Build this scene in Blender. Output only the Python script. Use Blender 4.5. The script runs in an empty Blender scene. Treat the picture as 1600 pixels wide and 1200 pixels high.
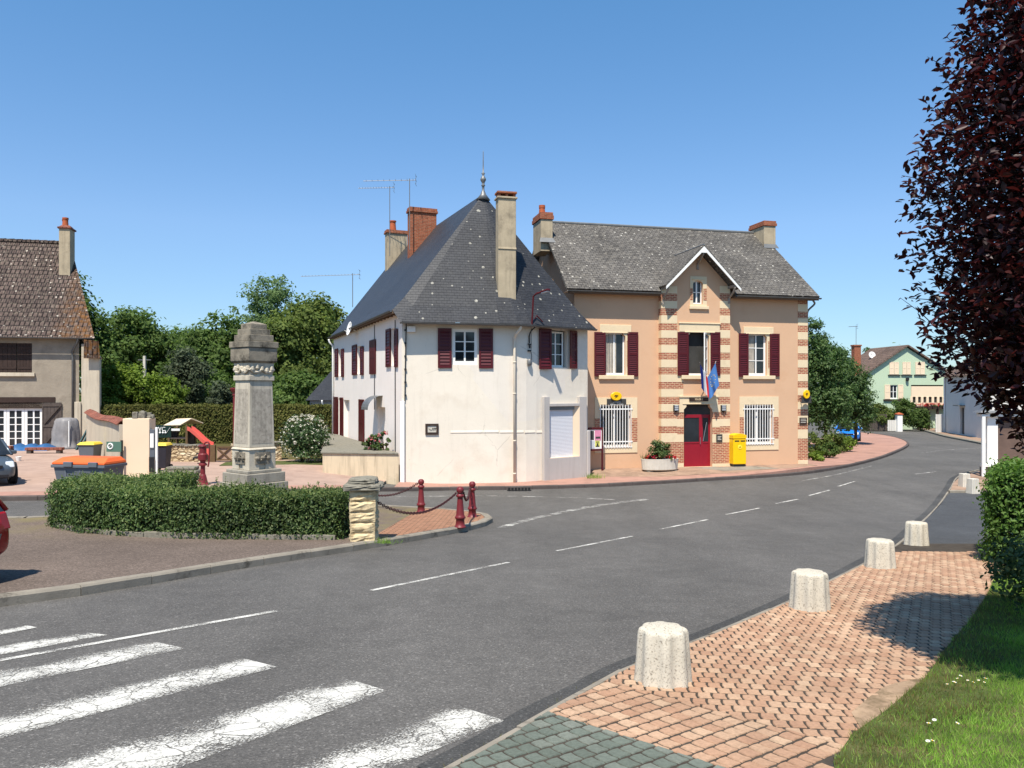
import bpy, math, random
import numpy as np
from mathutils import Vector, Matrix
from mathutils.geometry import delaunay_2d_cdt

random.seed(11)
rng = np.random.default_rng(11)
sc = bpy.context.scene
COL = sc.collection

# ------------------------------------------------------------------ camera, sky, sun, exposure
FPX, HOR = 1200.0, 610.0            # focal length and horizon row of the 1600 x 1200 photograph
cam = bpy.data.objects.new("camera", bpy.data.cameras.new("camera"))
COL.objects.link(cam)
cam.location = (0, 0, 0)
cam.rotation_euler = (math.radians(90), 0, 0)
cam.data.sensor_fit = 'HORIZONTAL'
cam.data.sensor_width = 36.0
cam.data.lens = 36.0 * FPX / 1600.0
cam.data.shift_y = (HOR - 600.0) / 1600.0
cam.data.clip_start = 0.05
cam.data.clip_end = 3000
sc.camera = cam

SUN_EL, SUN_X, SUN_Y = math.radians(61), -0.27, -0.963      # the sun stands behind the camera, a little to the left
world = bpy.data.worlds.new("World")
sc.world = world
world.use_nodes = True
wn = world.node_tree
sky = wn.nodes.new('ShaderNodeTexSky')
sky.sky_type = 'NISHITA'
sky.sun_disc = False
sky.sun_elevation = SUN_EL
sky.sun_rotation = math.atan2(SUN_X, SUN_Y) % (2 * math.pi)
sky.altitude = 200
sky.air_density = 1.0
sky.dust_density = 0.15
sky.ozone_density = 3.4
bg = wn.nodes['Background']
# the clear sky's own colour by height above the horizon: a deeper blue overhead, a soft pale blue low down
_tc = wn.nodes.new('ShaderNodeTexCoord'); _sp = wn.nodes.new('ShaderNodeSeparateXYZ'); _rp = wn.nodes.new('ShaderNodeValToRGB'); _mx = wn.nodes.new('ShaderNodeMix')
wn.links.new(_tc.outputs['Generated'], _sp.inputs[0]); wn.links.new(_sp.outputs[2], _rp.inputs[0])
_el = _rp.color_ramp.elements
_el.new(.2); _el.new(.45)
for _e, (_p, _c) in zip(_el, ((0., (.44, .54, .64, 1)), (.2, (.72, .80, .87, 1)), (.45, (.60, .90, 1.0, 1)), (1., (.6, .9, 1., 1)))): _e.position = _p; _e.color = _c
_mx.data_type = 'RGBA'; _mx.blend_type = 'MULTIPLY'; _mx.inputs[0].default_value = 1.0
wn.links.new(sky.outputs[0], _mx.inputs[6]); wn.links.new(_rp.outputs[0], _mx.inputs[7])
wn.links.new(_mx.outputs[2], bg.inputs[0])
bg.inputs[1].default_value = 0.12
sun = bpy.data.objects.new("sun", bpy.data.lights.new("sun", 'SUN'))
COL.objects.link(sun)
sun.data.energy = 4.6
sun.data.angle = math.radians(0.53)
sun.data.color = (1.0, 0.94, 0.84)
_d = Vector((SUN_X * math.cos(SUN_EL), SUN_Y * math.cos(SUN_EL), math.sin(SUN_EL)))
sun.rotation_euler = (-_d).to_track_quat('-Z', 'Y').to_euler()
sun.location = (-10, -40, 60)
sc.view_settings.view_transform = 'Standard'
sc.view_settings.look = 'None'
sc.view_settings.exposure = 0.68
sc.view_settings.gamma = 1.0
sc.cycles.max_bounces = 6
sc.cycles.transparent_max_bounces = 12

# ------------------------------------------------------------------ terrain and pixel helpers
def ss(t):
    t = np.clip(t, 0, 1)
    return t * t * (3 - 2 * t)

def gz(x, y):
    """height of the terrain: it falls away from the camera and flattens out at the crossing"""
    x = np.asarray(x, float); y = np.asarray(y, float)
    a = 1.98 + 0.072 * y
    c = 3.1 + 0.53 * ss((x + 9) / 7.0) + 0.0045 * np.maximum(0, y - 30) * ss((x + 9) / 7.0)
    k = 0.16
    h = np.maximum(k - np.abs(a - c), 0) / k
    return -(np.minimum(a, c) - h * h * k * 0.25)

def gzf(x, y):
    return float(gz(x, y))

def G(px, py, h=0.0):
    """the point of the terrain (raised by h) that the photograph shows at a pixel"""
    dx, dz = (px - 800) / FPX, (HOR - py) / FPX
    lo, hi = 1.0, 400.0
    for _ in range(60):
        m = (lo + hi) / 2
        if dz * m > gzf(dx * m, m) + h: lo = m
        else: hi = m
    return Vector((dx * lo, lo, gzf(dx * lo, lo) + h))

def P(px, py, Y):
    return Vector(((px - 800) / FPX * Y, Y, (HOR - py) / FPX * Y))

class Fr:
    """an upright frame: local x along a facade, local y into the building"""
    def __init__(s, ox, oy, oz, ang):
        s.o = Vector((ox, oy, oz)); s.a = ang
        s.w = Vector((math.cos(ang), math.sin(ang), 0)); s.n = Vector((-math.sin(ang), math.cos(ang), 0))
        s.mat = Matrix.Translation(s.o) @ Matrix.Rotation(ang, 4, 'Z')
    def x(s, px, yl=0.0):
        r = (px - 800) / FPX
        ox, oy = s.o.x + yl * s.n.x, s.o.y + yl * s.n.y
        return (r * oy - ox) / (s.w.x - r * s.w.y)
    def xz(s, px, py, yl=0.0):
        x = s.x(px, yl)
        Y = s.o.y + yl * s.n.y + x * s.w.y
        return x, (HOR - py) / FPX * Y - s.o.z
    def rect(s, x0, y0, x1, y1, yl=0.0):
        """pixel rectangle -> (x0, x1, z0, z1) on the plane local y = yl"""
        a, zt = s.xz(x0, (y0), yl); b, _ = s.xz(x1, y0, yl)
        xm = (x0 + x1) / 2
        zt = s.xz(xm, y0, yl)[1]; zb = s.xz(xm, y1, yl)[1]
        return a, b, zb, zt

# ------------------------------------------------------------------ mesh building
def in_poly(p, poly):
    x, y = p; c = False; n = len(poly); j = n - 1
    for i in range(n):
        xi, yi = poly[i]; xj, yj = poly[j]
        if (yi > y) != (yj > y) and x < (xj - xi) * (y - yi) / (yj - yi) + xi: c = not c
        j = i
    return c

def cdt(poly, holes=(), extra=()):
    vs, ed = [], []
    for lp in [poly] + list(holes):
        o = len(vs)
        vs += [Vector((p[0], p[1])) for p in lp]
        ed += [(o + i, o + (i + 1) % len(lp)) for i in range(len(lp))]
    vs += [Vector(p) for p in extra]
    r = delaunay_2d_cdt(vs, ed, [], 0, 1e-5)
    V, Fs = r[0], r[2]
    out = []
    for f in Fs:
        c = sum((V[i] for i in f), Vector((0, 0))) / len(f)
        if in_poly(c, poly) and not any(in_poly(c, h) for h in holes): out.append(list(f))
    return V, out

class MB:
    def __init__(s): s.v = []; s.f = []; s.m = []; s.M = None
    def add(s, vs, fs, m=0):
        o = len(s.v)
        if s.M is not None: s.v += [tuple(s.M @ Vector(p)) for p in vs]
        else: s.v += [tuple(p) for p in vs]
        s.f += [[o + i for i in f] for f in fs]; s.m += [m] * len(fs)
        return s
    def quad(s, a, b, c, d, m=0): return s.add([a, b, c, d], [(0, 1, 2, 3)], m)
    def box(s, x0, x1, y0, y1, z0, z1, m=0):
        if x0 > x1: x0, x1 = x1, x0
        if y0 > y1: y0, y1 = y1, y0
        if z0 > z1: z0, z1 = z1, z0
        vs = [(x0, y0, z0), (x1, y0, z0), (x1, y1, z0), (x0, y1, z0), (x0, y0, z1), (x1, y0, z1), (x1, y1, z1), (x0, y1, z1)]
        return s.add(vs, [(3, 2, 1, 0), (4, 5, 6, 7), (0, 1, 5, 4), (1, 2, 6, 5), (2, 3, 7, 6), (3, 0, 4, 7)], m)
    def frustum(s, a, b, c, d, z0, z1, e, f, g, h, m=0):
        """box whose base is a..b x c..d and whose top is e..f x g..h"""
        vs = [(a, c, z0), (b, c, z0), (b, d, z0), (a, d, z0), (e, g, z1), (f, g, z1), (f, h, z1), (e, h, z1)]
        return s.add(vs, [(3, 2, 1, 0), (4, 5, 6, 7), (0, 1, 5, 4), (1, 2, 6, 5), (2, 3, 7, 6), (3, 0, 4, 7)], m)
    def extrude(s, poly, vec, m=0):
        n = len(poly); vec = Vector(vec)
        vs = [Vector(p) for p in poly] + [Vector(p) + vec for p in poly]
        fs = [tuple(range(n))[::-1], tuple(range(n, 2 * n))] + [(i, (i + 1) % n, n + (i + 1) % n, n + i) for i in range(n)]
        return s.add(vs, fs, m)
    def beam(s, a, b, w, h, m=0, up=(0, 0, 1)):
        a, b = Vector(a), Vector(b); d = (b - a).normalized(); up = Vector(up)
        sd = d.cross(up)
        if sd.length < 1e-4: sd = d.cross(Vector((1, 0, 0)))
        sd.normalize(); u = sd.cross(d)
        vs = [p + sd * (i * w / 2) + u * (j * h / 2) for p in (a, b) for i, j in ((-1, -1), (1, -1), (1, 1), (-1, 1))]
        return s.add(vs, [(0, 3, 2, 1), (4, 5, 6, 7), (0, 1, 5, 4), (1, 2, 6, 5), (2, 3, 7, 6), (3, 0, 4, 7)], m)
    def tube(s, path, r, n=8, m=0):
        path = [Vector(p) for p in path]; k = len(path)
        rs = r if isinstance(r, (list, tuple)) else [r] * k
        vs = []
        ref = Vector((0.13, 0.31, 0.94))
        for i, p in enumerate(path):
            d = (path[min(i + 1, k - 1)] - path[max(i - 1, 0)]).normalized()
            a = d.cross(ref)
            if a.length < 0.15: a = d.cross(Vector((0.9, 0.1, 0.2)))
            a.normalize(); b = d.cross(a)
            for j in range(n):
                t = 2 * math.pi * j / n
                vs.append(p + (a * math.cos(t) + b * math.sin(t)) * rs[i])
        fs = [(i * n + j, i * n + (j + 1) % n, (i + 1) * n + (j + 1) % n, (i + 1) * n + j) for i in range(k - 1) for j in range(n)]
        fs += [tuple(range(n))[::-1], tuple(range((k - 1) * n, k * n))]
        return s.add(vs, fs, m)
    def lathe(s, prof, n=24, c=(0, 0, 0), sx=1, sy=1, mod=None, m=0):
        vs = []
        for r, z in prof:
            for j in range(n):
                t = 2 * math.pi * j / n
                q = r * (mod(t, z) if mod else 1)
                vs.append((c[0] + q * sx * math.cos(t), c[1] + q * sy * math.sin(t), c[2] + z))
        k = len(prof)
        fs = [(i * n + j, i * n + (j + 1) % n, (i + 1) * n + (j + 1) % n, (i + 1) * n + j) for i in range(k - 1) for j in range(n)]
        fs += [tuple(range(n))[::-1], tuple(range((k - 1) * n, k * n))]
        return s.add(vs, fs, m)
    def ring(s, R, r, n=10, k=6, M=None, m=0, sx=1):
        vs = []
        for i in range(n):
            a = 2 * math.pi * i / n
            for j in range(k):
                b = 2 * math.pi * j / k
                p = Vector(((R + r * math.cos(b)) * math.cos(a) * sx, (R + r * math.cos(b)) * math.sin(a), r * math.sin(b)))
                vs.append(M @ p if M else p)
        fs = [(i * k + j, ((i + 1) % n) * k + j, ((i + 1) % n) * k + (j + 1) % k, i * k + (j + 1) % k) for i in range(n) for j in range(k)]
        return s.add(vs, fs, m)
    def panel(s, poly, holes=(), y=0.0, reveal=0.0, m=0, mr=None):
        """upright sheet in the local x-z plane, with openings that get reveals"""
        V, fs = cdt(poly, holes)
        s.add([(v.x, y, v.y) for v in V], fs, m)
        if reveal:
            for h in holes:
                for i in range(len(h)):
                    a, b = h[i], h[(i + 1) % len(h)]
                    s.quad((a[0], y, a[1]), (b[0], y, b[1]), (b[0], y + reveal, b[1]), (a[0], y + reveal, a[1]), m if mr is None else mr)
        return s
    def build(s, name, mats, parent=None, smooth=False, bevel=0, local=True, uv=True, kind=None, label=None, seg=2):
        me = bpy.data.meshes.new(name)
        vs = s.v
        if parent is not None and not local:
            inv = XF[parent.name].inverted()
            vs = [tuple(inv @ Vector(p)) for p in vs]
        me.from_pydata(vs, [], s.f)
        for mt in (mats if isinstance(mats, (list, tuple)) else [mats]): me.materials.append(mt)
        if len(set(s.m)) > 1: me.polygons.foreach_set('material_index', s.m)
        if smooth: me.polygons.foreach_set('use_smooth', [True] * len(me.polygons))
        me.update()
        if uv and len(me.polygons):
            lay = me.uv_layers.new(name="UVMap").data
            co = me.vertices
            for p in me.polygons:
                n = p.normal
                t = Vector((-n.y, n.x, 0))
                if t.length < 0.05: t = Vector((1, 0, 0))
                t.normalize(); b = n.cross(t)
                if b.z < 0: b = -b
                for li in p.loop_indices:
                    q = co[me.loops[li].vertex_index].co
                    lay[li].uv = (q.dot(t), q.dot(b))
        o = bpy.data.objects.new(name, me); COL.objects.link(o)
        if parent is not None: o.parent = parent
        if bevel:
            bm = o.modifiers.new("bevel", 'BEVEL'); bm.width = bevel; bm.segments = seg; bm.limit_method = 'ANGLE'; bm.angle_limit = math.radians(40)
        if kind: o['kind'] = kind
        if label: o['label'] = label
        return o

XF = {}
def thing(name, label, cat, loc=(0, 0, 0), rz=0.0, group=None):
    o = bpy.data.objects.new(name, None); COL.objects.link(o)
    o.empty_display_size = 0.2
    o.location = loc; o.rotation_euler = (0, 0, rz)
    XF[o.name] = Matrix.Translation(Vector(loc)) @ Matrix.Rotation(rz, 4, 'Z')
    o['label'] = label; o['category'] = cat
    if group: o['group'] = group
    return o
def tag(o, label, cat, group=None):
    o['label'] = label; o['category'] = cat
    if group: o['group'] = group
    return o
def copy_tree(o, parent=None):
    c = o.copy(); COL.objects.link(c)
    if parent is not None: c.parent = parent
    for ch in list(o.children): copy_tree(ch, c)
    return c
def curve(pts, n=6):
    """Catmull-Rom through points"""
    pts = [Vector(p) for p in pts]; out = []
    for i in range(len(pts) - 1):
        p0, p1, p2, p3 = pts[max(i - 1, 0)], pts[i], pts[i + 1], pts[min(i + 2, len(pts) - 1)]
        for k in range(n):
            t = k / n
            out.append(0.5 * ((2 * p1) + (p2 - p0) * t + (2 * p0 - 5 * p1 + 4 * p2 - p3) * t * t + (3 * p1 - p0 - 3 * p2 + p3) * t ** 3))
    out.append(pts[-1]); return out

def sheet(name, poly, h, mat, step=1.0, skirt=0.0, kind='structure', hf=None, parent=None):
    """a sheet that lies on the terrain inside a ground polygon"""
    poly = [(p[0], p[1]) for p in poly]
    xs = [p[0] for p in poly]; ys = [p[1] for p in poly]
    ex = []
    x = min(xs) + step * .37
    while x < max(xs):
        y = min(ys) + step * .41
        while y < max(ys):
            if in_poly((x, y), poly): ex.append((x, y))
            y += step
        x += step
    V, fs = cdt(poly, (), ex)
    Z = lambda x, y: gzf(x, y) + (hf(x, y) if hf else h)
    mb = MB(); mb.add([(v.x, v.y, Z(v.x, v.y)) for v in V], fs)
    if skirt:
        for i in range(len(poly)):
            a, b = poly[i], poly[(i + 1) % len(poly)]
            mb.quad((a[0], a[1], Z(*a) - skirt), (b[0], b[1], Z(*b) - skirt), (b[0], b[1], Z(*b)), (a[0], a[1], Z(*a)))
    return mb.build(name, mat, parent, kind=kind, uv=False)

def kerb(name, line, w, h, mat, side=1, joint=1.0):
    """a row of kerb stones along a ground line; side=+1 puts the width on the left of the line's direction"""
    pts = [Vector((p[0], p[1])) for p in line]
    seg = []; acc = [0.0]
    for i in range(len(pts) - 1): acc.append(acc[-1] + (pts[i + 1] - pts[i]).length)
    def at(d):
        for i in range(len(pts) - 1):
            if d <= acc[i + 1]:
                return pts[i].lerp(pts[i + 1], (d - acc[i]) / max(acc[i + 1] - acc[i], 1e-6))
        return pts[-1]
    mb = MB(); n = max(1, int(acc[-1] / joint))
    for i in range(n):
        a, b = at(acc[-1] * i / n + .006), at(acc[-1] * (i + 1) / n - .006)
        d = (b - a).normalized(); s = Vector((-d.y, d.x)) * (w * side)
        q = [a, b, b + s, a + s]
        j = random.uniform(-.006, .006)
        vs = [(p.x, p.y, gzf(p.x, p.y) - .1) for p in q]
        tin = [a + s * .12, b + s * .12, b + s, a + s]
        vs += [(p.x, p.y, gzf(p.x, p.y) + h * .8 + j) for p in (q[0], q[1])]
        vs += [(p.x, p.y, gzf(p.x, p.y) + h + j) for p in tin]
        mb.add(vs, [(0, 1, 5, 4), (4, 5, 7, 6), (6, 7, 8, 9), (2, 3, 9, 8), (1, 2, 8, 7, 5), (3, 0, 4, 6, 9)])
    return mb.build(name, mat, kind='structure', uv=False)

def text_mesh(name, s, size, mat, parent, M, depth=0.004, align='CENTER'):
    cu = bpy.data.curves.new(name, 'FONT'); cu.body = s; cu.size = size; cu.align_x = align; cu.align_y = 'CENTER'; cu.extrude = depth
    o = bpy.data.objects.new(name, cu); COL.objects.link(o)
    dg = bpy.context.evaluated_depsgraph_get()
    me = bpy.data.meshes.new_from_object(o.evaluated_get(dg))
    bpy.data.objects.remove(o); me.name = name
    me.transform(M); me.materials.clear(); me.materials.append(mat)
    r = bpy.data.objects.new(name, me); COL.objects.link(r)
    if parent is not None: r.parent = parent
    return r
# text faces local -y when placed with this base rotation
TXT = Matrix.Rotation(math.radians(90), 4, 'X')

# ------------------------------------------------------------------ leaves
TPL = {
    'quad': (np.array([(0, -.5, 0), (.32, 0, .03), (0, .5, 0), (-.32, 0, .03)]), [(0, 1, 2, 3)]),
    'leaf': (np.array([(0, -.5, 0), (.24, -.12, .07), (.17, .2, .05), (0, .5, -.07), (-.17, .2, .05), (-.24, -.12, .07)]), [(0, 1, 2, 3), (0, 3, 4, 5)]),
    'blade': (np.array([(-.06, 0, 0), (.06, 0, 0), (.045, .5, .04), (-.045, .5, .04), (0, 1, .2)]), [(0, 1, 2, 3), (3, 2, 4)]),
}
def leaves(name, pos, nrm, size, mat, tpl='quad', parent=None, tang=None, kind=None, local=True, width=1.0):
    T, F = TPL[tpl]; T = T * np.array([width, 1, 1])
    pos = np.asarray(pos, float); N = len(pos)
    nrm = np.asarray(nrm, float); nrm = nrm / np.maximum(np.linalg.norm(nrm, axis=1, keepdims=True), 1e-6)
    if tang is None: tang = rng.normal(size=(N, 3))
    t = tang - nrm * np.sum(tang * nrm, axis=1, keepdims=True)
    t = t / np.maximum(np.linalg.norm(t, axis=1, keepdims=True), 1e-6)
    b = np.cross(t, nrm)
    size = np.broadcast_to(np.asarray(size, float), (N,))[:, None, None]
    R = np.stack([b, t, nrm], axis=1)
    V = pos[:, None, :] + size * np.einsum('kj,njc->nkc', T, R)
    k = len(T)
    V = V.reshape(-1, 3)
    if parent is not None and not local:
        inv = np.array(XF[parent.name].inverted())
        V = V @ inv[:3, :3].T + inv[:3, 3]
    me = bpy.data.meshes.new(name)
    me.vertices.add(N * k); me.vertices.foreach_set('co', V.ravel().astype(np.float32))
    base = np.arange(N)[:, None] * k
    lens = [len(f) for f in F]
    li = np.concatenate([base + np.array(f)[None, :] for f in F], axis=1).ravel()
    me.loops.add(len(li)); me.loops.foreach_set('vertex_index', li.astype(np.int32))
    tot = np.tile(np.array(lens), N); st = np.concatenate([[0], np.cumsum(tot)[:-1]])
    me.polygons.add(len(tot)); me.polygons.foreach_set('loop_start', st.astype(np.int32))
    me.update(calc_edges=True); me.validate()
    me.materials.append(mat)
    o = bpy.data.objects.new(name, me); COL.objects.link(o)
    if parent is not None: o.parent = parent
    if kind: o['kind'] = kind
    return o

def unit(n):
    v = rng.normal(size=(n, 3)); return v / np.linalg.norm(v, axis=1, keepdims=True)

def crown_points(ells, nclump, per, cr, flat=.7, shell=.3, low=-0.75):
    """leaf positions and normals: clumps spread through the outer part of some ellipsoids"""
    w = np.array([(e[3] * e[4] * e[5]) ** (2 / 3) for e in ells]); w /= w.sum()
    idx = rng.choice(len(ells), nclump, p=w)
    E = np.array(ells)[idx]
    d = unit(nclump)
    d[:, 2] = np.where(d[:, 2] < low, -d[:, 2], d[:, 2])
    r = 1 - np.abs(rng.normal(size=nclump)) * shell
    r = np.clip(r, .15, 1.05)[:, None]
    c = E[:, :3] + d * r * E[:, 3:6]
    crs = cr * rng.uniform(.55, 1.25, nclump)
    n = nclump * per
    ci = np.repeat(np.arange(nclump), per)
    off = unit(n) * (rng.uniform(0, 1, n) ** .45)[:, None] * crs[ci][:, None]
    off[:, 2] *= flat
    pos = c[ci] + off
    nrm = off / np.maximum(crs[ci], 1e-3)[:, None] * .8 + d[ci] * .4 + rng.normal(size=(n, 3)) * .5 + np.array([0, 0, .35])
    return pos, nrm, c
# ------------------------------------------------------------------ materials
def S(r, g, b, k=1.0):
    f = lambda c: (c / 255 / 12.92 if c / 255 <= .04045 else ((c / 255 + .055) / 1.055) ** 2.4) * k
    return (f(r), f(g), f(b), 1)

class NB:
    def __init__(s, name):
        s.mat = bpy.data.materials.new(name); s.mat.use_nodes = True
        s.nt = s.mat.node_tree; s.bs = s.nt.nodes['Principled BSDF']
        s.tc = s.nt.nodes.new('ShaderNodeTexCoord')
    def n(s, typ, **kw):
        x = s.nt.nodes.new('ShaderNode' + typ)
        for k, v in kw.items(): setattr(x, k, v)
        return x
    def set(s, sock, v):
        if hasattr(v, 'links') or hasattr(v, 'is_output'): s.nt.links.new(v, sock)
        else: sock.default_value = v
    def co(s, which='Object', scale=None, rot=None):
        o = s.tc.outputs[which]
        if scale is None and rot is None: return o
        mp = s.n('Mapping'); s.set(mp.inputs[0], o)
        if scale is not None: mp.inputs['Scale'].default_value = scale
        if rot is not None: mp.inputs['Rotation'].default_value = rot
        return mp.outputs[0]
    def noise(s, scale, detail=4, rough=.6, vec=None, dist=0):
        x = s.n('TexNoise'); x.inputs['Scale'].default_value = scale; x.inputs['Detail'].default_value = detail
        x.inputs['Roughness'].default_value = rough; x.inputs['Distortion'].default_value = dist
        s.set(x.inputs['Vector'], vec if vec is not None else s.co())
        return x.outputs[0]
    def voro(s, scale, feature='F1', vec=None, rnd=1.0):
        x = s.n('TexVoronoi', feature=feature); x.inputs['Scale'].default_value = scale
        x.inputs['Randomness'].default_value = rnd
        s.set(x.inputs['Vector'], vec if vec is not None else s.co())
        return x
    def ramp(s, fac, stops):
        x = s.n('ValToRGB'); el = x.color_ramp.elements
        while len(el) < len(stops): el.new(.5)
        for e, (p, c) in zip(el, stops):
            e.position = p; e.color = c if isinstance(c, (tuple, list)) else (c, c, c, 1)
        s.set(x.inputs[0], fac); return x.outputs[0]
    def mix(s, fac, a, b, mode='MIX'):
        x = s.n('Mix', data_type='RGBA', blend_type=mode)
        s.set(x.inputs[0], fac); s.set(x.inputs[6], a); s.set(x.inputs[7], b); return x.outputs[2]
    def math(s, op, a, b=0.0, c=None):
        x = s.n('Math', operation=op); s.set(x.inputs[0], a); s.set(x.inputs[1], b)
        if c is not None: s.set(x.inputs[2], c)
        return x.outputs[0]
    def bump(s, h, strength=.5, dist=.02, prev=None):
        x = s.n('Bump'); x.inputs['Strength'].default_value = strength; x.inputs['Distance'].default_value = dist
        s.set(x.inputs['Height'], h)
        if prev is not None: s.set(x.inputs['Normal'], prev)
        return x.outputs[0]
    def vary(s, col, amt, scale, detail=5):
        """col multiplied by noise between 1-amt and 1+amt"""
        f = s.ramp(s.noise(scale, detail), [(.3, 1 - amt), (.7, 1 + amt)])
        return s.mix(1.0, col, f, 'MULTIPLY')
    def out(s, col, rough=.8, spec=.3, normal=None, metal=0):
        s.set(s.bs.inputs['Base Color'], col); s.set(s.bs.inputs['Roughness'], rough)
        s.bs.inputs['Specular IOR Level'].default_value = spec; s.bs.inputs['Metallic'].default_value = metal
        if normal is not None: s.set(s.bs.inputs['Normal'], normal)
        return s.mat

def plain(name, col, rough=.6, var=.1, vs=4., bump=0., bs=60., spec=.3, metal=0, dirt=None, dirt_s=1.5, dirt_lo=.55, dirt_hi=.75, streak=None, streak_amt=.5):
    b = NB(name)
    c = b.vary(col, var, vs)
    if dirt: c = b.mix(b.ramp(b.noise(dirt_s, 6, .7), [(dirt_lo, 0.), (dirt_hi, 1.)]), c, dirt)
    if streak:
        v = b.co('Object', (5, 5, .35))
        f = b.math('MULTIPLY', b.ramp(b.noise(1.2, 6, .7, v), [(.48, 0.), (.75, 1.)]), streak_amt)
        c = b.mix(f, c, streak)
    nr = b.bump(b.noise(bs, 5, .7), .6, bump) if bump else None
    return b.out(c, rough, spec, nr, metal)

def brick(name, c1, c2, mortar, w=.22, h=.072, mt=.012, squash=.5, bump=.006, rough=.85, rot=None, vary=.25, co='UV'):
    b = NB(name)
    t = b.n('TexBrick'); b.set(t.inputs['Vector'], b.co(co, (1, 1, 1), rot))
    t.inputs['Color1'].default_value = c1; t.inputs['Color2'].default_value = c2; t.inputs['Mortar'].default_value = mortar
    t.inputs['Scale'].default_value = 1.0; t.inputs['Mortar Size'].default_value = mt; t.inputs['Mortar Smooth'].default_value = .15
    t.inputs['Brick Width'].default_value = w; t.inputs['Row Height'].default_value = h; t.offset = squash
    c = b.vary(t.outputs[0], vary, 7)
    nr = b.bump(b.math('ADD', b.math('MULTIPLY', t.outputs[1], -1.0), b.math('MULTIPLY', b.noise(45), .4)), .8, bump)
    return b.out(c, rough, .2, nr)

def roofing(name, c1, c2, dark, w, h, lich, lich_amt, spots=None, spot_s=2.2, ribs=0.0, orange=None, bump=.02, rough=.7, big=.25, mt=.008, spec=.25):
    """rows of slates or tiles along the slope, weathered, with lichen"""
    b = NB(name)
    uv = b.co('UV')
    t = b.n('TexBrick'); b.set(t.inputs['Vector'], uv)
    t.inputs['Color1'].default_value = c1; t.inputs['Color2'].default_value = c2; t.inputs['Mortar'].default_value = dark
    t.inputs['Scale'].default_value = 1.0; t.inputs['Mortar Size'].default_value = mt; t.inputs['Mortar Smooth'].default_value = .1
    t.inputs['Brick Width'].default_value = w; t.inputs['Row Height'].default_value = h
    sp = b.n('SeparateXYZ'); b.set(sp.inputs[0], uv)
    row = b.math('FRACT', b.math('DIVIDE', sp.outputs[1], h))
    c = b.vary(t.outputs[0], big, .55, 6)
    c = b.vary(c, .22, 9)
    if lich_amt:
        f = b.math('MULTIPLY', b.ramp(b.noise(5.5, 8, .75), [(.5, 0.), (.66, 1.)]), lich_amt)
        c = b.mix(f, c, lich)
    if orange:
        g = b.n('SeparateXYZ'); b.set(g.inputs[0], b.co())
        e = b.ramp(b.math('ADD', b.math('MULTIPLY', g.outputs[0], orange[1]), orange[2]), [(0., 0.), (1., 1.)])
        f = b.math('MULTIPLY', e, b.ramp(b.noise(3.5, 6, .7), [(.42, 0.), (.6, .85)]))
        c = b.mix(f, c, orange[0])
    if spots:
        wv = b.mix(.03, uv, b.n('TexNoise').outputs[1])
        v = b.voro(spot_s, vec=wv); v.voronoi_dimensions = '2D'
        keep = b.n('SeparateColor'); b.set(keep.inputs[0], v.outputs['Color'])
        rad = b.math('MULTIPLY', keep.outputs[1], .17)
        d = b.math('SUBTRACT', rad, v.outputs['Distance'])
        f = b.ramp(d, [(.0, 0.), (.03, 1.)])
        f = b.math('MULTIPLY', f, b.ramp(keep.outputs[0], [(.40, 0.), (.44, 1.)]))
        f = b.math('MULTIPLY', f, b.ramp(b.noise(14, 4), [(.35, .35), (.6, 1.)]))
        c = b.mix(f, c, spots)
    hgt = b.math('SUBTRACT', b.math('MULTIPLY', row, -1.0), b.math('MULTIPLY', t.outputs[1], .5))
    if ribs:
        rb = b.math('SINE', b.math('MULTIPLY', sp.outputs[0], 2 * math.pi / ribs))
        hgt = b.math('ADD', hgt, b.math('MULTIPLY', rb, .8))
    hgt = b.math('ADD', hgt, b.math('MULTIPLY', b.noise(30), .35))
    nr = b.bump(hgt, .75, bump)
    return b.out(c, rough, spec, nr)

def foliage(name, c1, c2, c3, transl=.3, rough=.55, spec=.25, var=.35, vs=.6):
    b = NB(name)
    g = b.n('NewGeometry')
    c = b.ramp(g.outputs['Random Per Island'], [(0., c1), (.5, c2), (1., c3)])
    c = b.vary(c, var, vs, 3)
    b.out(c, rough, spec)
    tr = b.n('BsdfTranslucent')
    hs = b.n('HueSaturation'); hs.inputs['Value'].default_value = 1.5; hs.inputs['Saturation'].default_value = 1.1
    b.set(hs.inputs['Color'], c); b.set(tr.inputs[0], hs.outputs[0])
    mx = b.n('MixShader'); mx.inputs[0].default_value = transl
    b.nt.links.new(b.bs.outputs[0], mx.inputs[1]); b.nt.links.new(tr.outputs[0], mx.inputs[2])
    b.nt.links.new(mx.outputs[0], b.nt.nodes['Material Output'].inputs[0])
    return b.mat

def asphalt_mat(name, base, warm=1.0, pat=.12):
    b = NB(name)
    c = b.vary(base, pat * 1.3, .30, 6)
    c = b.vary(c, .10, 3.0, 5)
    v = b.voro(75, 'F1')
    sc_ = b.n('SeparateColor'); b.set(sc_.inputs[0], v.outputs['Color'])
    c = b.mix(1.0, c, b.ramp(sc_.outputs[0], [(0., .72), (.5, .97), (.9, 1.12), (.95, 1.5), (1., 1.9)]), 'MULTIPLY')
    c = b.vary(c, .16, 60, 3)
    c = b.vary(c, .11, .9, 4) if False else b.mix(1.0, c, b.ramp(b.noise(1.0, 4, .6, b.co('Object', (.9, .10, 1), (0, 0, math.radians(-52)))), [(.3, .90), (.7, 1.09)]), 'MULTIPLY')
    nr = b.bump(b.math('ADD', v.outputs['Distance'], b.noise(30, 4)), .45, .008)
    return b.out(c, .82, .25, nr)

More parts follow.
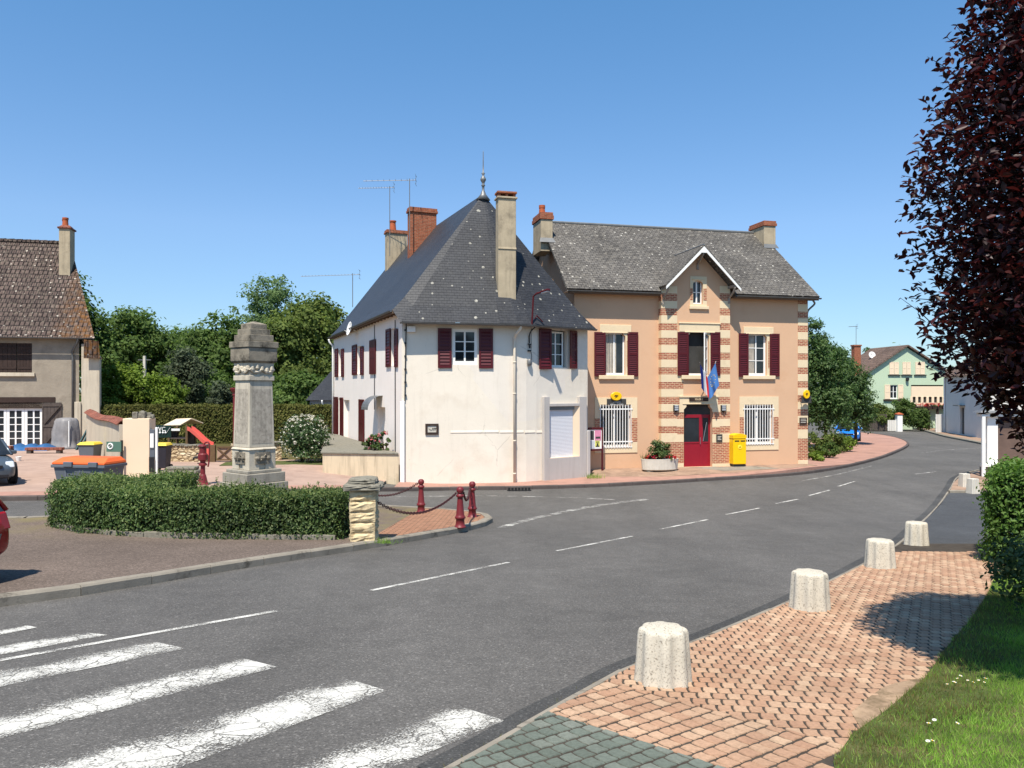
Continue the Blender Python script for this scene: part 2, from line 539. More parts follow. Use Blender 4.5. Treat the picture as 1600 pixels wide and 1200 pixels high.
def paint_mat(name, wear, cracks=True, edge=False):
    """worn white road paint: where it has gone the asphalt below shows through"""
    b = NB(name)
    n1 = b.noise(2.2, 5, .65); n2 = b.noise(55, 5, .8)
    m = b.math('ADD', b.math('MULTIPLY', n1, .5), b.math('MULTIPLY', n2, .80))
    f = b.ramp(m, [(wear, 0.), (wear + .06, 1.)])
    if edge:            # the traffic has worn the stripes away along their sides
        sp = b.n('SeparateXYZ'); b.set(sp.inputs[0], b.co('UV'))
        e = b.math('ABSOLUTE', b.math('SUBTRACT', sp.outputs[1], .60))
        f2 = b.math('SUBTRACT', b.math('ADD', m, .10), b.math('MULTIPLY', b.math('POWER', e, 1.6), .50))
        f = b.ramp(f2, [(wear, 0.), (wear + .11, 1.)])
    if cracks:
        v = b.voro(6.0, 'DISTANCE_TO_EDGE', b.mix(.16, b.co(), b.noise(5.0, 5)))
        f = b.math('MULTIPLY', f, b.math('MAXIMUM', b.ramp(v.outputs['Distance'], [(.010, .12), (.030, 1.)]), b.ramp(b.noise(1.1, 3), [(.45, 0.), (.62, 1.)])))
    b.out(b.vary(S(230, 226, 215, .72), .12, 7), .7, .3, b.bump(n2, .4, .005))
    tr = b.n('BsdfTransparent'); mx = b.n('MixShader')
    b.set(mx.inputs[0], f)
    b.nt.links.new(tr.outputs[0], mx.inputs[1]); b.nt.links.new(b.bs.outputs[0], mx.inputs[2])
    b.nt.links.new(mx.outputs[0], b.nt.nodes['Material Output'].inputs[0])
    return b.mat

def rubble(name, c1, c2, c3, mortar, scale=4.5, squash=1.8, bump=.04):
    b = NB(name)
    vec = b.mix(.04, b.co('Object', (1, 1, squash)), b.n('TexNoise').outputs[1])
    v = b.voro(scale, 'F1', vec, .85); e = b.voro(scale, 'DISTANCE_TO_EDGE', vec, .85)
    s_ = b.n('SeparateColor'); b.set(s_.inputs[0], v.outputs['Color'])
    c = b.ramp(s_.outputs[0], [(0., c1), (.5, c2), (1., c3)])
    c = b.vary(c, .25, 9)
    f = b.ramp(e.outputs['Distance'], [(.02, 1.), (.08, 0.)])
    c = b.mix(f, c, mortar)
    h = b.math('ADD', b.ramp(e.outputs['Distance'], [(0., 0.), (.25, 1.)]), b.math('MULTIPLY', b.noise(18, 6), .7))
    return b.out(c, .9, .15, b.bump(h, .9, bump))

def glass(name, col=(.02, .024, .028, 1), rough=.06):
    b = NB(name)
    n = b.bump(b.noise(1.3, 2), .08, .03)
    return b.out(b.vary(col, .4, 1.2), rough, .5, n)

m = {}
m['asphalt'] = asphalt_mat('asphalt', (.102, .095, .086, 1))
m['asphalt_dark'] = asphalt_mat('driveway_asphalt', (.062, .063, .064, 1))
m['asphalt_gutter'] = asphalt_mat('gutter_asphalt', (.062, .060, .056, 1), pat=.3)
m['tarmac_brown'] = None
def tarmac():
    b = NB('brown_tarmac')
    c = b.vary(S(122, 108, 98, .72), .18, .5, 6)
    v = b.voro(48); s_ = b.n('SeparateColor'); b.set(s_.inputs[0], v.outputs['Color'])
    c = b.mix(1.0, c, b.ramp(s_.outputs[0], [(0., .68), (.6, 1.), (.9, 1.2), (1., 1.6)]), 'MULTIPLY')
    y = b.n('SeparateXYZ'); b.set(y.inputs[0], b.co())
    f = b.math('MULTIPLY', b.ramp(b.math('MULTIPLY_ADD', y.outputs[1], .33, -4.9), [(0., 0.), (1., 1.)]), b.ramp(b.noise(1.6, 6), [(.4, 0.), (.65, .8)]))
    c = b.mix(f, c, S(150, 138, 96, .6))
    return b.out(c, .95, .1, b.bump(b.noise(35, 4), .6, .01))
m['tarmac_brown'] = tarmac()
m['paint'] = paint_mat('crossing_paint', .605, True, True)
m['line_paint'] = paint_mat('line_paint', .60, False)
m['faint_paint'] = paint_mat('give_way_paint', .66, False)
m['pink_paving'] = plain('pink_paving', S(196, 152, 134, .66), .9, .12, .8, .004, 50, .15, dirt=S(150, 122, 108, .6), dirt_s=1.2, dirt_lo=.52, dirt_hi=.8)
m['plaza_paving'] = plain('plaza_paving', S(190, 158, 134, .64), .9, .15, .9, .004, 40, .15, dirt=S(138, 116, 96, .6), dirt_s=1.6, dirt_lo=.45, dirt_hi=.75)
m['sand'] = plain('sandy_ground', S(196, 166, 136, .6), .95, .25, 3, .012, 30, .1, dirt=S(130, 112, 84, .55), dirt_s=5, dirt_lo=.45, dirt_hi=.7)
m['pink_gravel'] = plain('pink_gravel', S(204, 174, 156, .60), .95, .14, 1.2, .01, 45, .1, dirt=S(170, 140, 126, .6), dirt_s=.9)
m['joint'] = plain('paver_joint', (.06, .05, .04, 1), .95, .3, 6, .006, 60, .1)
def paver_mat(name, c1, c2, c3):
    b = NB(name)
    g = b.n('NewGeometry')
    c = b.ramp(g.outputs['Random Per Island'], [(0., c1), (.6, c2), (1., c3)])
    c = b.vary(c, .14, 1.1); c = b.vary(c, .16, 40)
    return b.out(c, .9, .15, b.bump(b.noise(70, 4), .5, .004))
m['paver'] = paver_mat('peach_paver', S(200, 156, 126, .60), S(209, 169, 138, .62), S(218, 184, 152, .66))
m['paver_green'] = paver_mat('green_paver', S(116, 124, 112, .6), S(126, 134, 122, .62), S(138, 142, 130, .64))
m['brick_paving'] = brick('brick_paving', S(200, 150, 118, .62), S(186, 134, 104, .6), S(120, 96, 76, .6), .24, .12, .012, .5, .006, co='Object')
m['kerb_grey'] = plain('kerb_stone', S(172, 162, 146, .6), .9, .2, 2, .008, 40, .15, dirt=S(96, 88, 76, .5), dirt_s=3)
m['kerb_dark'] = plain('kerb_granite', S(120, 108, 102, .5), .85, .2, 3, .005, 60, .2)
m['earth'] = plain('earth', S(120, 112, 70, .5), .95, .25, .3, .02, 12, .1)
m['soil'] = plain('soil', S(90, 76, 56, .5), .95, .3, 6, .02, 20, .1)
m['peach'] = plain('peach_render', S(228, 185, 149, .80), .9, .035, .8, .003, 90, .15, dirt=S(221, 174, 136, .8), dirt_s=.5)
m['cream'] = plain('cream_stone', S(242, 219, 181, .80), .85, .06, 1.5, .003, 60, .2, dirt=S(224, 200, 164, .78), dirt_s=1.5)
m['brick'] = brick('red_brick', S(172, 88, 70, .72), S(196, 118, 92, .75), S(222, 188, 150, .75), .22, .075, .014)
m['white_render_base'] = plain('white_render', S(243, 230, 212, .84), .9, .03, .7, .004, 40, .15, dirt=S(232, 214, 192, .82), dirt_s=.8, streak=S(215, 200, 182, .8), streak_amt=.12)
def white_render():
    b = NB('white_render')
    c = b.vary(S(243, 231, 212, .84), .03, .7)
    c = b.mix(b.ramp(b.noise(.8, 6, .7), [(.52, 0.), (.78, .8)]), c, S(230, 214, 192, .8))
    rp = b.voro(.38, 'F1', b.mix(.10, b.co('Object', (1, 1, 1.4)), b.noise(1.4))); s_ = b.n('SeparateColor'); b.set(s_.inputs[0], rp.outputs['Color'])
    c = b.mix(b.ramp(s_.outputs[0], [(.70, 0.), (.72, .45)]), c, S(236, 226, 214, .86))
    v = b.voro(.55, 'DISTANCE_TO_EDGE', b.mix(.25, b.co(), b.noise(2.5, 6)))
    f = b.math('MULTIPLY', b.ramp(v.outputs['Distance'], [(.002, .3), (.008, 0.)]), b.ramp(b.noise(.6, 3), [(.5, 0.), (.6, 1.)]))
    c = b.mix(f, c, S(150, 136, 120, .6))
    st = b.math('MULTIPLY', b.ramp(b.noise(1.2, 6, .7, b.co('Object', (4, 4, .3))), [(.55, 0.), (.8, 1.)]), .22)
    c = b.mix(st, c, S(196, 180, 160, .75))
    sp = b.math('MULTIPLY', b.ramp(b.noise(9, 4, .7), [(.66, 0.), (.72, 1.)]), .4)
    c = b.mix(sp, c, S(206, 184, 156, .7))
    return b.out(c, .9, .15, b.bump(b.math('ADD', b.noise(35, 5, .7), b.math('MULTIPLY', b.noise(1.6, 3), 3.0)), .6, .006))
m['white_render'] = white_render()
m['white_side'] = plain('white_render_side', S(249, 237, 225, .90), .9, .03, .8, .003, 40, .15, streak=S(222, 210, 200, .85), streak_amt=.2)
m['grey_render'] = plain('grey_render', S(212, 204, 196, .72), .9, .05, .9, .004, 40, .15, streak=S(170, 160, 150, .7), streak_amt=.35)
m['terrace_render'] = plain('terrace_render', S(228, 208, 176, .78), .9, .07, 1.0, .005, 30, .15, streak=S(120, 108, 92, .6), streak_amt=.6, dirt=S(200, 176, 142, .7), dirt_s=1.1)
m['roughcast'] = plain('roughcast', S(186, 173, 154, .62), .95, .14, 1.5, .03, 11, .1, dirt=S(160, 147, 130, .58), dirt_s=.8)
m['buttress'] = plain('pale_render', S(224, 210, 186, .72), .95, .08, 1.2, .008, 25, .1, streak=S(140, 124, 104, .6), streak_amt=.45)
m['post_peach'] = plain('pale_peach_render', S(246, 220, 188, .82), .9, .03, 1, .003, 40, .15)
m['slate'] = roofing('slate_roof', (.029, .030, .034, 1), (.036, .037, .041, 1), (.014, .014, .016, 1), .2, .125, S(150, 148, 138, .5), .12, S(205, 200, 184, .6), 2.5, bump=.008, rough=.55, big=.18, mt=.006)
m['slate_side'] = roofing('slate_roof_side', (.031, .032, .036, 1), (.037, .038, .042, 1), (.016, .016, .018, 1), .2, .125, S(150, 148, 138, .5), .10, None, bump=.006, rough=.5, big=.15, mt=.005)
m['grey_slate'] = roofing('weathered_slate', (.085, .077, .068, 1), (.120, .110, .098, 1), (.028, .025, .022, 1), .22, .155, S(204, 194, 176, .55), .38, S(222, 216, 202, .66), 3.2, bump=.03, rough=.85, big=.3, mt=.012)
m['tiles'] = roofing('brown_tiles', (.072, .050, .042, 1), (.115, .080, .066, 1), (.012, .009, .008, 1), .24, .36, S(208, 190, 166, .5), .45, S(226, 214, 196, .7), 2.6, ribs=.24, orange=(S(180, 122, 60, .42), .6, .95), bump=.07, rough=.9, big=.25, mt=.03)
m['tiles_far'] = roofing('far_tiles', (.12, .080, .062, 1), (.15, .10, .08, 1), (.04, .03, .025, 1), .25, .35, S(190, 160, 130, .6), .35, None, ribs=.25, bump=.03, rough=.9, mt=.02)
m['terracotta'] = plain('terracotta', S(196, 106, 70, .68), .85, .18, 5, .004, 60, .2)
m['cap_tile'] = roofing('cap_tiles', S(158, 92, 72, .6), S(176, 108, 86, .6), S(90, 56, 46, .5), .2, .3, S(190, 160, 140, .6), .3, None, ribs=.2, bump=.02)
m['chimney_render'] = plain('chimney_render', S(206, 188, 158, .68), .9, .12, 2.5, .006, 30, .15, dirt=S(128, 116, 102, .55), dirt_s=1.6, dirt_lo=.52, dirt_hi=.9, streak=S(104, 94, 84, .5), streak_amt=.35)
m['brick_orange'] = brick('orange_brick', S(190, 104, 72, .66), S(172, 88, 60, .64), S(176, 136, 108, .62), .22, .07, .012)
m['burgundy'] = plain('burgundy_paint', S(92, 17, 24, .72), .45, .08, 3, 0, 60, .4)
m['door_red'] = plain('red_door_paint', S(152, 22, 40, .8), .4, .05, 3, 0, 60, .4)
m['iron_red'] = plain('red_iron_paint', S(120, 38, 42, .8), .5, .12, 8, .002, 90, .4)
m['white_paint'] = plain('white_paint', S(246, 244, 238, .88), .5, .03, 3, 0, 60, .4)
m['roller'] = None
m['zinc'] = plain('zinc', S(150, 150, 148, .6), .5, .15, 4, 0, 60, .5, .4)
m['gutter_grey'] = plain('gutter_grey', S(120, 120, 118, .6), .5, .15, 4, 0, 60, .4, .2)
m['dark_wood'] = plain('dark_wood', S(66, 52, 46, .8), .75, .2, 5, .004, 30, .2)
m['grey_brown_wood'] = plain('grey_brown_wood', S(92, 82, 76, .8), .8, .2, 5, .004, 30, .2)
m['soffit'] = plain('soffit_wood', S(132, 110, 92, .7), .8, .2, 4, .003, 40, .2)
m['black'] = plain('black_metal', (.016, .016, .018, 1), .5, .2, 5, 0, 60, .4)
m['dark_panel'] = plain('dark_panel', S(72, 70, 66, .7), .5, .1, 5, 0, 60, .4)
m['glass'] = glass('window_glass')
m['curtain'] = plain('curtain', S(206, 196, 180, .75), .9, .2, 6, 0, 40, .1, streak=S(120, 112, 100, .6), streak_amt=.5)
m['lace'] = plain('lace_curtain', S(206, 206, 204, .5), .9, .4, 14, 0, 40, .1)
m['inside'] = plain('dim_interior', (.05, .048, .044, 1), .9, .3, 1.5, 0, 40, .1)
m['monument'] = plain('monument_stone', S(218, 206, 184, .78), .92, .12, 2.2, .010, 28, .15, dirt=S(186, 174, 154, .68), dirt_s=2.2, dirt_lo=.5, dirt_hi=.78, streak=S(112, 104, 94, .55), streak_amt=.5)
m['monument_base'] = plain('monument_base_stone', S(182, 174, 158, .66), .92, .10, 2.2, .010, 28, .15, dirt=S(150, 142, 128, .6), dirt_s=2.6, dirt_lo=.5, dirt_hi=.78, streak=S(112, 104, 94, .55), streak_amt=.4)
m['monument_dark'] = plain('monument_dark_stone', S(182, 170, 150, .66), .92, .2, 3, .012, 28, .15, dirt=S(76, 72, 64, .5), dirt_s=3, dirt_lo=.42, dirt_hi=.7)
m['concrete'] = plain('grainy_concrete', S(226, 216, 196, .72), .95, .08, 3, .008, 90, .1, dirt=S(148, 136, 120, .6), dirt_s=56, dirt_lo=.53, dirt_hi=.66)
m['concrete_smooth'] = plain('planter_concrete', S(228, 220, 204, .74), .9, .1, 3, .004, 60, .15, streak=S(176, 166, 148, .7), streak_amt=.4)
m['rough_stone'] = plain('split_limestone', S(228, 206, 164, .74), .95, .2, 5, .03, 16, .1, dirt=S(180, 152, 112, .6), dirt_s=7, dirt_lo=.5, dirt_hi=.72)
m['cap_stone'] = plain('grey_cap_stone', S(164, 158, 142, .6), .95, .22, 6, .02, 20, .1, dirt=S(96, 92, 80, .5), dirt_s=6, dirt_lo=.5, dirt_hi=.7)
m['rubble'] = rubble('rubble_wall', S(228, 206, 168, .70), S(210, 184, 144, .66), S(238, 222, 188, .74), S(180, 156, 122, .55), 4.2, 1.9, .05)
m['yellow'] = plain('yellow_enamel', S(250, 200, 0, .86), .4, .03, 3, 0, 60, .4)
m['yellow_lid'] = plain('yellow_plastic', S(236, 208, 70, .85), .5, .05, 4, 0, 60, .4)
m['orange_lid'] = plain('orange_plastic', S(240, 108, 48, .85), .5, .06, 4, 0, 60, .4)
m['bin_grey'] = plain('grey_plastic', S(116, 122, 130, .62), .55, .06, 4, 0, 60, .4)
m['bin_dark'] = plain('dark_plastic', S(58, 56, 66, .7), .5, .06, 4, 0, 60, .4)
m['sign_green'] = plain('green_enamel', S(92, 126, 108, .7), .5, .05, 4, 0, 60, .4)
m['wrap'] = plain('grey_tarpaulin', S(160, 156, 154, .62), .5, .2, 3, .03, 6, .4)
m['tarp_blue'] = plain('blue_tarpaulin', S(50, 104, 156, .7), .5, .2, 3, .03, 6, .4)
m['slide_red'] = plain('faded_red_plastic', S(232, 104, 92, .8), .5, .05, 4, 0, 60, .4)
m['play_cream'] = plain('cream_board', S(238, 216, 184, .78), .7, .05, 4, 0, 60, .3)
m['play_wood'] = plain('play_wood', S(120, 96, 70, .7), .8, .15, 5, .003, 40, .2)
m['green_wall'] = plain('green_render', S(202, 220, 188, .80), .9, .04, .5, .003, 40, .15)
m['cream_shutter'] = plain('cream_shutter', S(246, 222, 190, .85), .6, .03, 3, 0, 60, .3)
m['shade_wall'] = plain('pale_blue_render', S(228, 224, 216, .84), .9, .05, .8, .004, 40, .15)
m['brown_panel'] = plain('brown_panel', S(128, 104, 92, .6), .7, .15, 3, .002, 40, .3)
m['blue_cloth'] = plain('flag_blue', S(24, 40, 110, .8), .8, .06, 6, 0, 60, .2)
m['eu_blue'] = plain('flag_sky_blue', S(84, 134, 200, .8), .8, .06, 6, 0, 60, .2)
m['white_cloth'] = plain('flag_white', S(236, 234, 230, .85), .8, .04, 6, 0, 60, .2)
m['red_cloth'] = plain('flag_red', S(212, 46, 44, .85), .8, .06, 6, 0, 60, .2)
m['star'] = plain('flag_gold', S(240, 206, 60, .85), .8, .04, 6, 0, 60, .2)
m['steel'] = plain('steel', S(170, 172, 174, .7), .4, .1, 6, 0, 60, .5, .7)
m['rubber'] = plain('rubber', (.02, .02, .021, 1), .8, .2, 8, 0, 60, .2)
m['car_silver'] = plain('silver_paint', S(112, 124, 134, .6), .28, .03, 2, 0, 60, .5, .4)
m['car_red'] = plain('red_car_paint', S(150, 20, 26, .9), .22, .03, 2, 0, 60, .5)
m['car_blue'] = plain('blue_car_paint', S(30, 120, 210, .9), .25, .03, 2, 0, 60, .5)
m['chrome'] = plain('chrome', S(220, 222, 226, .9), .15, .03, 2, 0, 60, .5, .9)
m['lamp_lens'] = plain('lamp_lens', S(210, 214, 218, .8), .1, .05, 3, 0, 60, .5)
m['tail_lens'] = plain('tail_lens', S(170, 16, 18, .9), .15, .05, 3, 0, 60, .5)
m['plate'] = plain('plate_white', S(206, 212, 216, .85), .4, .03, 3, 0, 60, .4)
m['bark'] = plain('bark', S(104, 88, 70, .55), .95, .25, 6, .02, 20, .1)
m['bark_dark'] = plain('dark_bark', (.03, .022, .02, 1), .95, .25, 6, .02, 20, .1)
m['rope_iron'] = plain('chain_iron', S(84, 40, 40, .7), .6, .2, 10, 0, 60, .4)
m['drain'] = plain('drain_iron', (.012, .012, .012, 1), .7, .2, 10, 0, 60, .3)
m['poster_pink'] = plain('poster_pink', S(230, 150, 180, .8), .7, .12, 9, 0, 60, .3)
m['poster_yellow'] = plain('poster_yellow', S(226, 226, 110, .8), .7, .05, 9, 0, 60, .3)
m['leaf_hedge'] = foliage('hedge_leaf', (0.03, 0.06, 0.016, 1), (0.062, 0.108, 0.028, 1), (0.15, 0.19, 0.065, 1), 0.3, 0.5, 0.25)
m['leaf_sprig'] = foliage('sunlit_new_hedge_growth', (.10, .15, .04, 1), (.16, .21, .06, 1), (.24, .27, .10, 1), .35, .5, .2)  # pale young leaves, whose colour also stands in for sun on the hedge top
m['leaf_privet'] = foliage('privet_leaf', (0.05, 0.105, 0.018, 1), (0.085, 0.165, 0.026, 1), (0.13, 0.21, 0.045, 1), 0.35, 0.5, 0.25)
m['leaf_tree'] = foliage('tree_leaf', (0.0494, 0.0858, 0.0234, 1), (0.0910, 0.1456, 0.0364, 1), (0.1430, 0.2015, 0.0585, 1), 0.42, 0.65, 0.12)
m['leaf_tree_light'] = foliage('pale_tree_leaf', (0.0780, 0.1300, 0.0468, 1), (0.1235, 0.1885, 0.0702, 1), (0.1820, 0.2470, 0.1040, 1), 0.42, 0.65, 0.12)
m['leaf_olive'] = foliage('olive_leaf', (0.0702, 0.1040, 0.0260, 1), (0.1170, 0.1560, 0.0390, 1), (0.1755, 0.2145, 0.0585, 1), 0.42, 0.65, 0.12)
m['leaf_bright'] = foliage('bright_leaf', (.085, .140, .020, 1), (.14, .205, .032, 1), (.20, .265, .05, 1), .42, .65, .12)
m['leaf_greygreen'] = foliage('grey_green_leaf', (0.052, 0.074, 0.038, 1), (0.078, 0.098, 0.055, 1), (0.11, 0.13, 0.08, 1), 0.35, 0.65, 0.12)
m['leaf_linden'] = foliage('linden_leaf', (0.0338, 0.0715, 0.0208, 1), (0.0650, 0.1235, 0.0338, 1), (0.1495, 0.2145, 0.0754, 1), 0.42, 0.5, 0.25)
m['leaf_purple'] = foliage('purple_leaf', (0.012, 0.004, 0.005, 1), (0.03, 0.007, 0.008, 1), (0.075, 0.014, 0.012, 1), 0.3, 0.45, 0.35)
m['leaf_purple_core'] = m['leaf_purple']
m['leaf_thuja'] = foliage('thuja_spray', (.060, .074, .020, 1), (.105, .108, .030, 1), (.15, .142, .045, 1), .25, .8, .08)
m['leaf_laurel'] = foliage('flowering_leaf', (.02, .05, .016, 1), (.05, .09, .03, 1), (.10, .15, .06, 1), .3)
m['petal_white'] = foliage('white_petal', S(236, 232, 214, .8), S(228, 222, 200, .8), S(244, 240, 226, .85), .3, .6, .2, .05)
m['petal_pink'] = foliage('pink_petal', S(224, 130, 134, .8), S(236, 150, 150, .8), S(214, 110, 120, .8), .3, .6, .2, .05)
m['petal_red'] = foliage('red_petal', S(190, 40, 46, .8), S(206, 62, 50, .8), S(160, 30, 70, .8), .3, .6, .2, .05)
m['lawn_soil'] = plain('lawn_soil', (.075, .095, .03, 1), .95, .3, 6, .02, 20, .1, dirt=(.13, .10, .05, 1), dirt_s=3, dirt_lo=.5, dirt_hi=.7)
m['grass'] = foliage('grass_blade', (0.13, 0.24, 0.030, 1), (0.21, 0.36, 0.050, 1), (0.32, 0.43, 0.10, 1), .35, .5, .25, .4, 1.5)
m['dry_grass'] = foliage('dry_grass_blade', (.20, .15, .06, 1), (.16, .15, .05, 1), (.10, .13, .03, 1), .3, .7, .15, .3, 2)
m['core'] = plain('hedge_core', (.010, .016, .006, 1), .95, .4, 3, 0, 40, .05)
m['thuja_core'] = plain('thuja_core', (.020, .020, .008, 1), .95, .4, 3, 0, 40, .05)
def roller_mat():
    b = NB('roller_slats')
    sp = b.n('SeparateXYZ'); b.set(sp.inputs[0], b.co('UV'))
    r = b.math('FRACT', b.math('DIVIDE', sp.outputs[1], .055))
    c = b.mix(b.ramp(r, [(.05, 1.), (.14, 0.)]), S(238, 238, 240, .85), S(150, 152, 160, .7))
    return b.out(c, .5, .4, b.bump(b.ramp(r, [(0., 0.), (.2, 1.), (1., .8)]), .6, .01))
m['roller'] = roller_mat()
# ------------------------------------------------------------------ the ground, roads and pavements
def gp(l): return [G(*p) for p in l]
def grid_sheet(name, xs, ys, off, mat):
    X, Y = np.meshgrid(xs, ys); Z = gz(X, Y) + off
    nx, ny = len(xs), len(ys)
    mb = MB(); mb.v = [tuple(p) for p in np.stack([X.ravel(), Y.ravel(), Z.ravel()], 1)]
    mb.f = [[j * nx + i, j * nx + i + 1, (j + 1) * nx + i + 1, (j + 1) * nx + i] for j in range(ny - 1) for i in range(nx - 1)]
    mb.m = [0] * len(mb.f)
    return mb.build(name, mat, kind='structure', uv=False, smooth=True)
grid_sheet('ground', np.concatenate([np.linspace(-900, -60, 8), np.linspace(-50, 60, 34), np.linspace(70, 900, 8)]),
           np.concatenate([np.linspace(-60, 0, 5), np.linspace(3, 110, 44), np.linspace(130, 1400, 10)]), -.35, m['earth'])
grid_sheet('road', np.arange(-44, 70, .75), np.arange(-6, 100, .75), 0.0, m['asphalt'])

# the traffic island with the memorial
front = [(-160, 978), (0, 948), (155, 927), (310, 900), (465, 875), (581, 857), (680, 840), (735, 829), (760, 822)]
tip = [(770, 816), (762, 810), (745, 806)]
back = [(680, 800), (590, 795)]
fl = curve(gp(front + tip + back), 5)
fl += curve([G(590, 795), G(420, 799), G(250, 806), G(85, 813), G(0, 816), G(-300, 817)], 4)[1:]
isl = [(p.x, p.y) for p in fl]
ctr = (sum(p[0] for p in isl) / len(isl), sum(p[1] for p in isl) / len(isl))
kerb('kerb', fl, .20, .135, m['kerb_grey'], 1, 1.0)
inner = []
for i, p in enumerate(isl):
    a, b = Vector(isl[max(i - 1, 0)]), Vector(isl[min(i + 1, len(isl) - 1)])
    d = (b - a).normalized(); inner.append((p[0] - d.y * .19, p[1] + d.x * .19))
sheet('island_pavement', inner, .118, m['tarmac_brown'], .8)
bx = G(578, 850).x
brick_part = [p for p in inner if p[0] > bx]
sheet('brick_pavement', brick_part, .124, m['brick_paving'], .6)

# pavement on the far side of the crossing
far = [(-300, 786), (0, 783), (85, 781.5), (300, 776), (480, 771), (590, 768), (700, 766.5), (800, 765.5), (920, 762), (1020, 757), (1100, 752),
       (1180, 747.5), (1250, 742), (1300, 735), (1340, 727), (1380, 716), (1405, 706), (1418, 699), (1420, 694), (1412, 689), (1395, 684), (1370, 680), (1340, 677)]
fk = curve(gp(far), 4)
kerb('kerb', fk, .14, .13, m['kerb_dark'], 1, 1.0)
off = []
for i, p in enumerate(fk):
    a, b = fk[max(i - 1, 0)], fk[min(i + 1, len(fk) - 1)]
    d = Vector((b.x - a.x, b.y - a.y)).normalized(); off.append((p.x - d.y * .135, p.y + d.x * .135))
def far_h(x, y): return .115 + .14 * float(ss((y - 30.6) / 3.0)) * float(ss((x - 2) / 2)) * (1 - float(ss((x - 13) / 4)))
strip = [p for p in off if p[0] < -4.3]
strip_back = [(p[0] + .05, p[1] + 1.05) for p in strip][::-1]
sheet('far_pavement', strip + strip_back, .115, m['pink_paving'], .7)
sheet('gravel_forecourt', [(p[0], p[1] + .9) for p in strip] + [(-4.4, 46), (-44, 46)], .108, m['pink_gravel'], 1.2)
strip2 = [p for p in off if p[0] >= -4.6]
sheet('post_office_pavement', strip2 + [(22.2, 56.5), (12, 45), (-4.4, 40)], .115, m['pink_paving'], .7, skirt=.3, hf=far_h)
plaza = [(3.3, 31.15), (6.2, 31.2), (9.4, 32.2), (12.2, 33.5), (13.9, 34.9), (13.7, 36.2), (3.2, 33.6)]
sheet('plaza_pavement', plaza, .12, m['plaza_paving'], .5, hf=lambda x, y: far_h(x, y) + .006)
ramp_ = [(8.0, 33.6), (10.9, 34.3), (11.6, 33.3), (9.0, 32.6)]
sheet('door_apron', ramp_, .13, m['kerb_grey'], .4, hf=lambda x, y: far_h(x, y) + .012)
sheet('grass_verge', [(-18.6, 44), (-18.6, 32.5), (-15.0, 32.5), (-8.0, 33.4), (-8.6, 36.5), (-12, 44)], .13, m['earth'], 1.0)
sheet('grass_verge', [(-18.4, 32.2), (-18.3, 31.2), (-15.4, 31.3), (-15.3, 32.2)], .125, m['lawn_soil'], .6)
sheet('grass_verge', [(-11.9, 31.9), (-11.6, 30.4), (-7.7, 31.3), (-7.9, 33.0)], .125, m['lawn_soil'], .6)

# right-hand side: paved walk, green paved crossing, drive, lawn
edge_r = [(700, 1215), (790, 1165), (860, 1120), (930, 1083), (991, 1048), (1079, 1013), (1160, 979), (1232, 947), (1297, 914), (1350, 886), (1407, 853)]
er = curve(gp(edge_r), 5)
sheet('paved_walk', [(p.x, p.y) for p in er] + [(p.x, p.y) for p in gp([(1560, 853), (1620, 853), (1620, 1010), (1500, 1020), (1446, 1080), (1385, 1130), (1332, 1170), (1290, 1225), (1000, 1330), (640, 1330)])], .045, m['joint'], .5)
gl = [G(1407, 853)] + gp([(1447, 813), (1474, 783), (1488, 762), (1496, 748), (1515, 739), (1530, 735)])
gl = er + curve(gl, 4)[1:]
gut = [(p.x, p.y) for p in gl]
gout = []
for i, p in enumerate(gut):
    a, b = Vector(gut[max(i - 1, 0)]), Vector(gut[min(i + 1, len(gut) - 1)])
    d = (b - a).normalized(); gout.append((p[0] - d.y * .26, p[1] + d.x * .26))
sheet('gutter', gut + gout[::-1], .005, m['asphalt_gutter'], .5)
kerb('kerb', gl, .05, .045, m['kerb_grey'], 1, .8)
drive = gp([(1407, 853), (1447, 813), (1474, 783), (1484, 771), (1540, 771), (1640, 771), (1640, 853)])
sheet('driveway', [(p.x, p.y) for p in drive], .022, m['asphalt_dark'], .8)
patch = gp([(1484, 771), (1490, 756), (1500, 747), (1530, 738), (1640, 730), (1640, 771)])
sheet('drive_pavement', [(p.x, p.y) for p in patch], .05, m['plaza_paving'], .8)
kerb('kerb', gp([(1640, 771), (1540, 771), (1484, 771)]), .15, .10, m['kerb_grey'], -1, .9)
far_r = curve(gp([(1432, 671), (1450, 676), (1475, 683), (1505, 689), (1535, 695), (1640, 716)]), 4)
kerb('kerb', far_r, .35, .14, m['cap_stone'], 1, 1.4)
sheet('far_right_pavement', [(p.x, p.y) for p in far_r] + [(p.x, p.y) for p in gp([(1640, 700), (1480, 671), (1440, 669)])], .12, m['plaza_paving'], 1.5)
lawn_poly = [(p.x, p.y) for p in gp([(1302, 1205), (1332, 1160), (1385, 1122), (1446, 1069), (1490, 1007), (1516, 977), (1542, 937), (1556, 905), (1570, 889), (1800, 885)])] + [(14, 11), (12, 2.5), (1.2, 2.5)]
sheet('lawn_soil', lawn_poly, .06, m['lawn_soil'], .6)
strip_l = gp([(1290, 1215), (1332, 1165), (1385, 1128), (1446, 1075), (1490, 1012), (1516, 981), (1542, 940)])
kerb('kerb', strip_l, .09, .05, m['asphalt_gutter'], -1, .5)
# bare sandy patch where the walk meets the lawn
sheet('sandy_patch', [(p.x, p.y) for p in curve(gp([(1330, 1125), (1380, 1085), (1428, 1072), (1446, 1072), (1420, 1100), (1385, 1124), (1345, 1150)]), 3)], .056, m['sand'], .3)

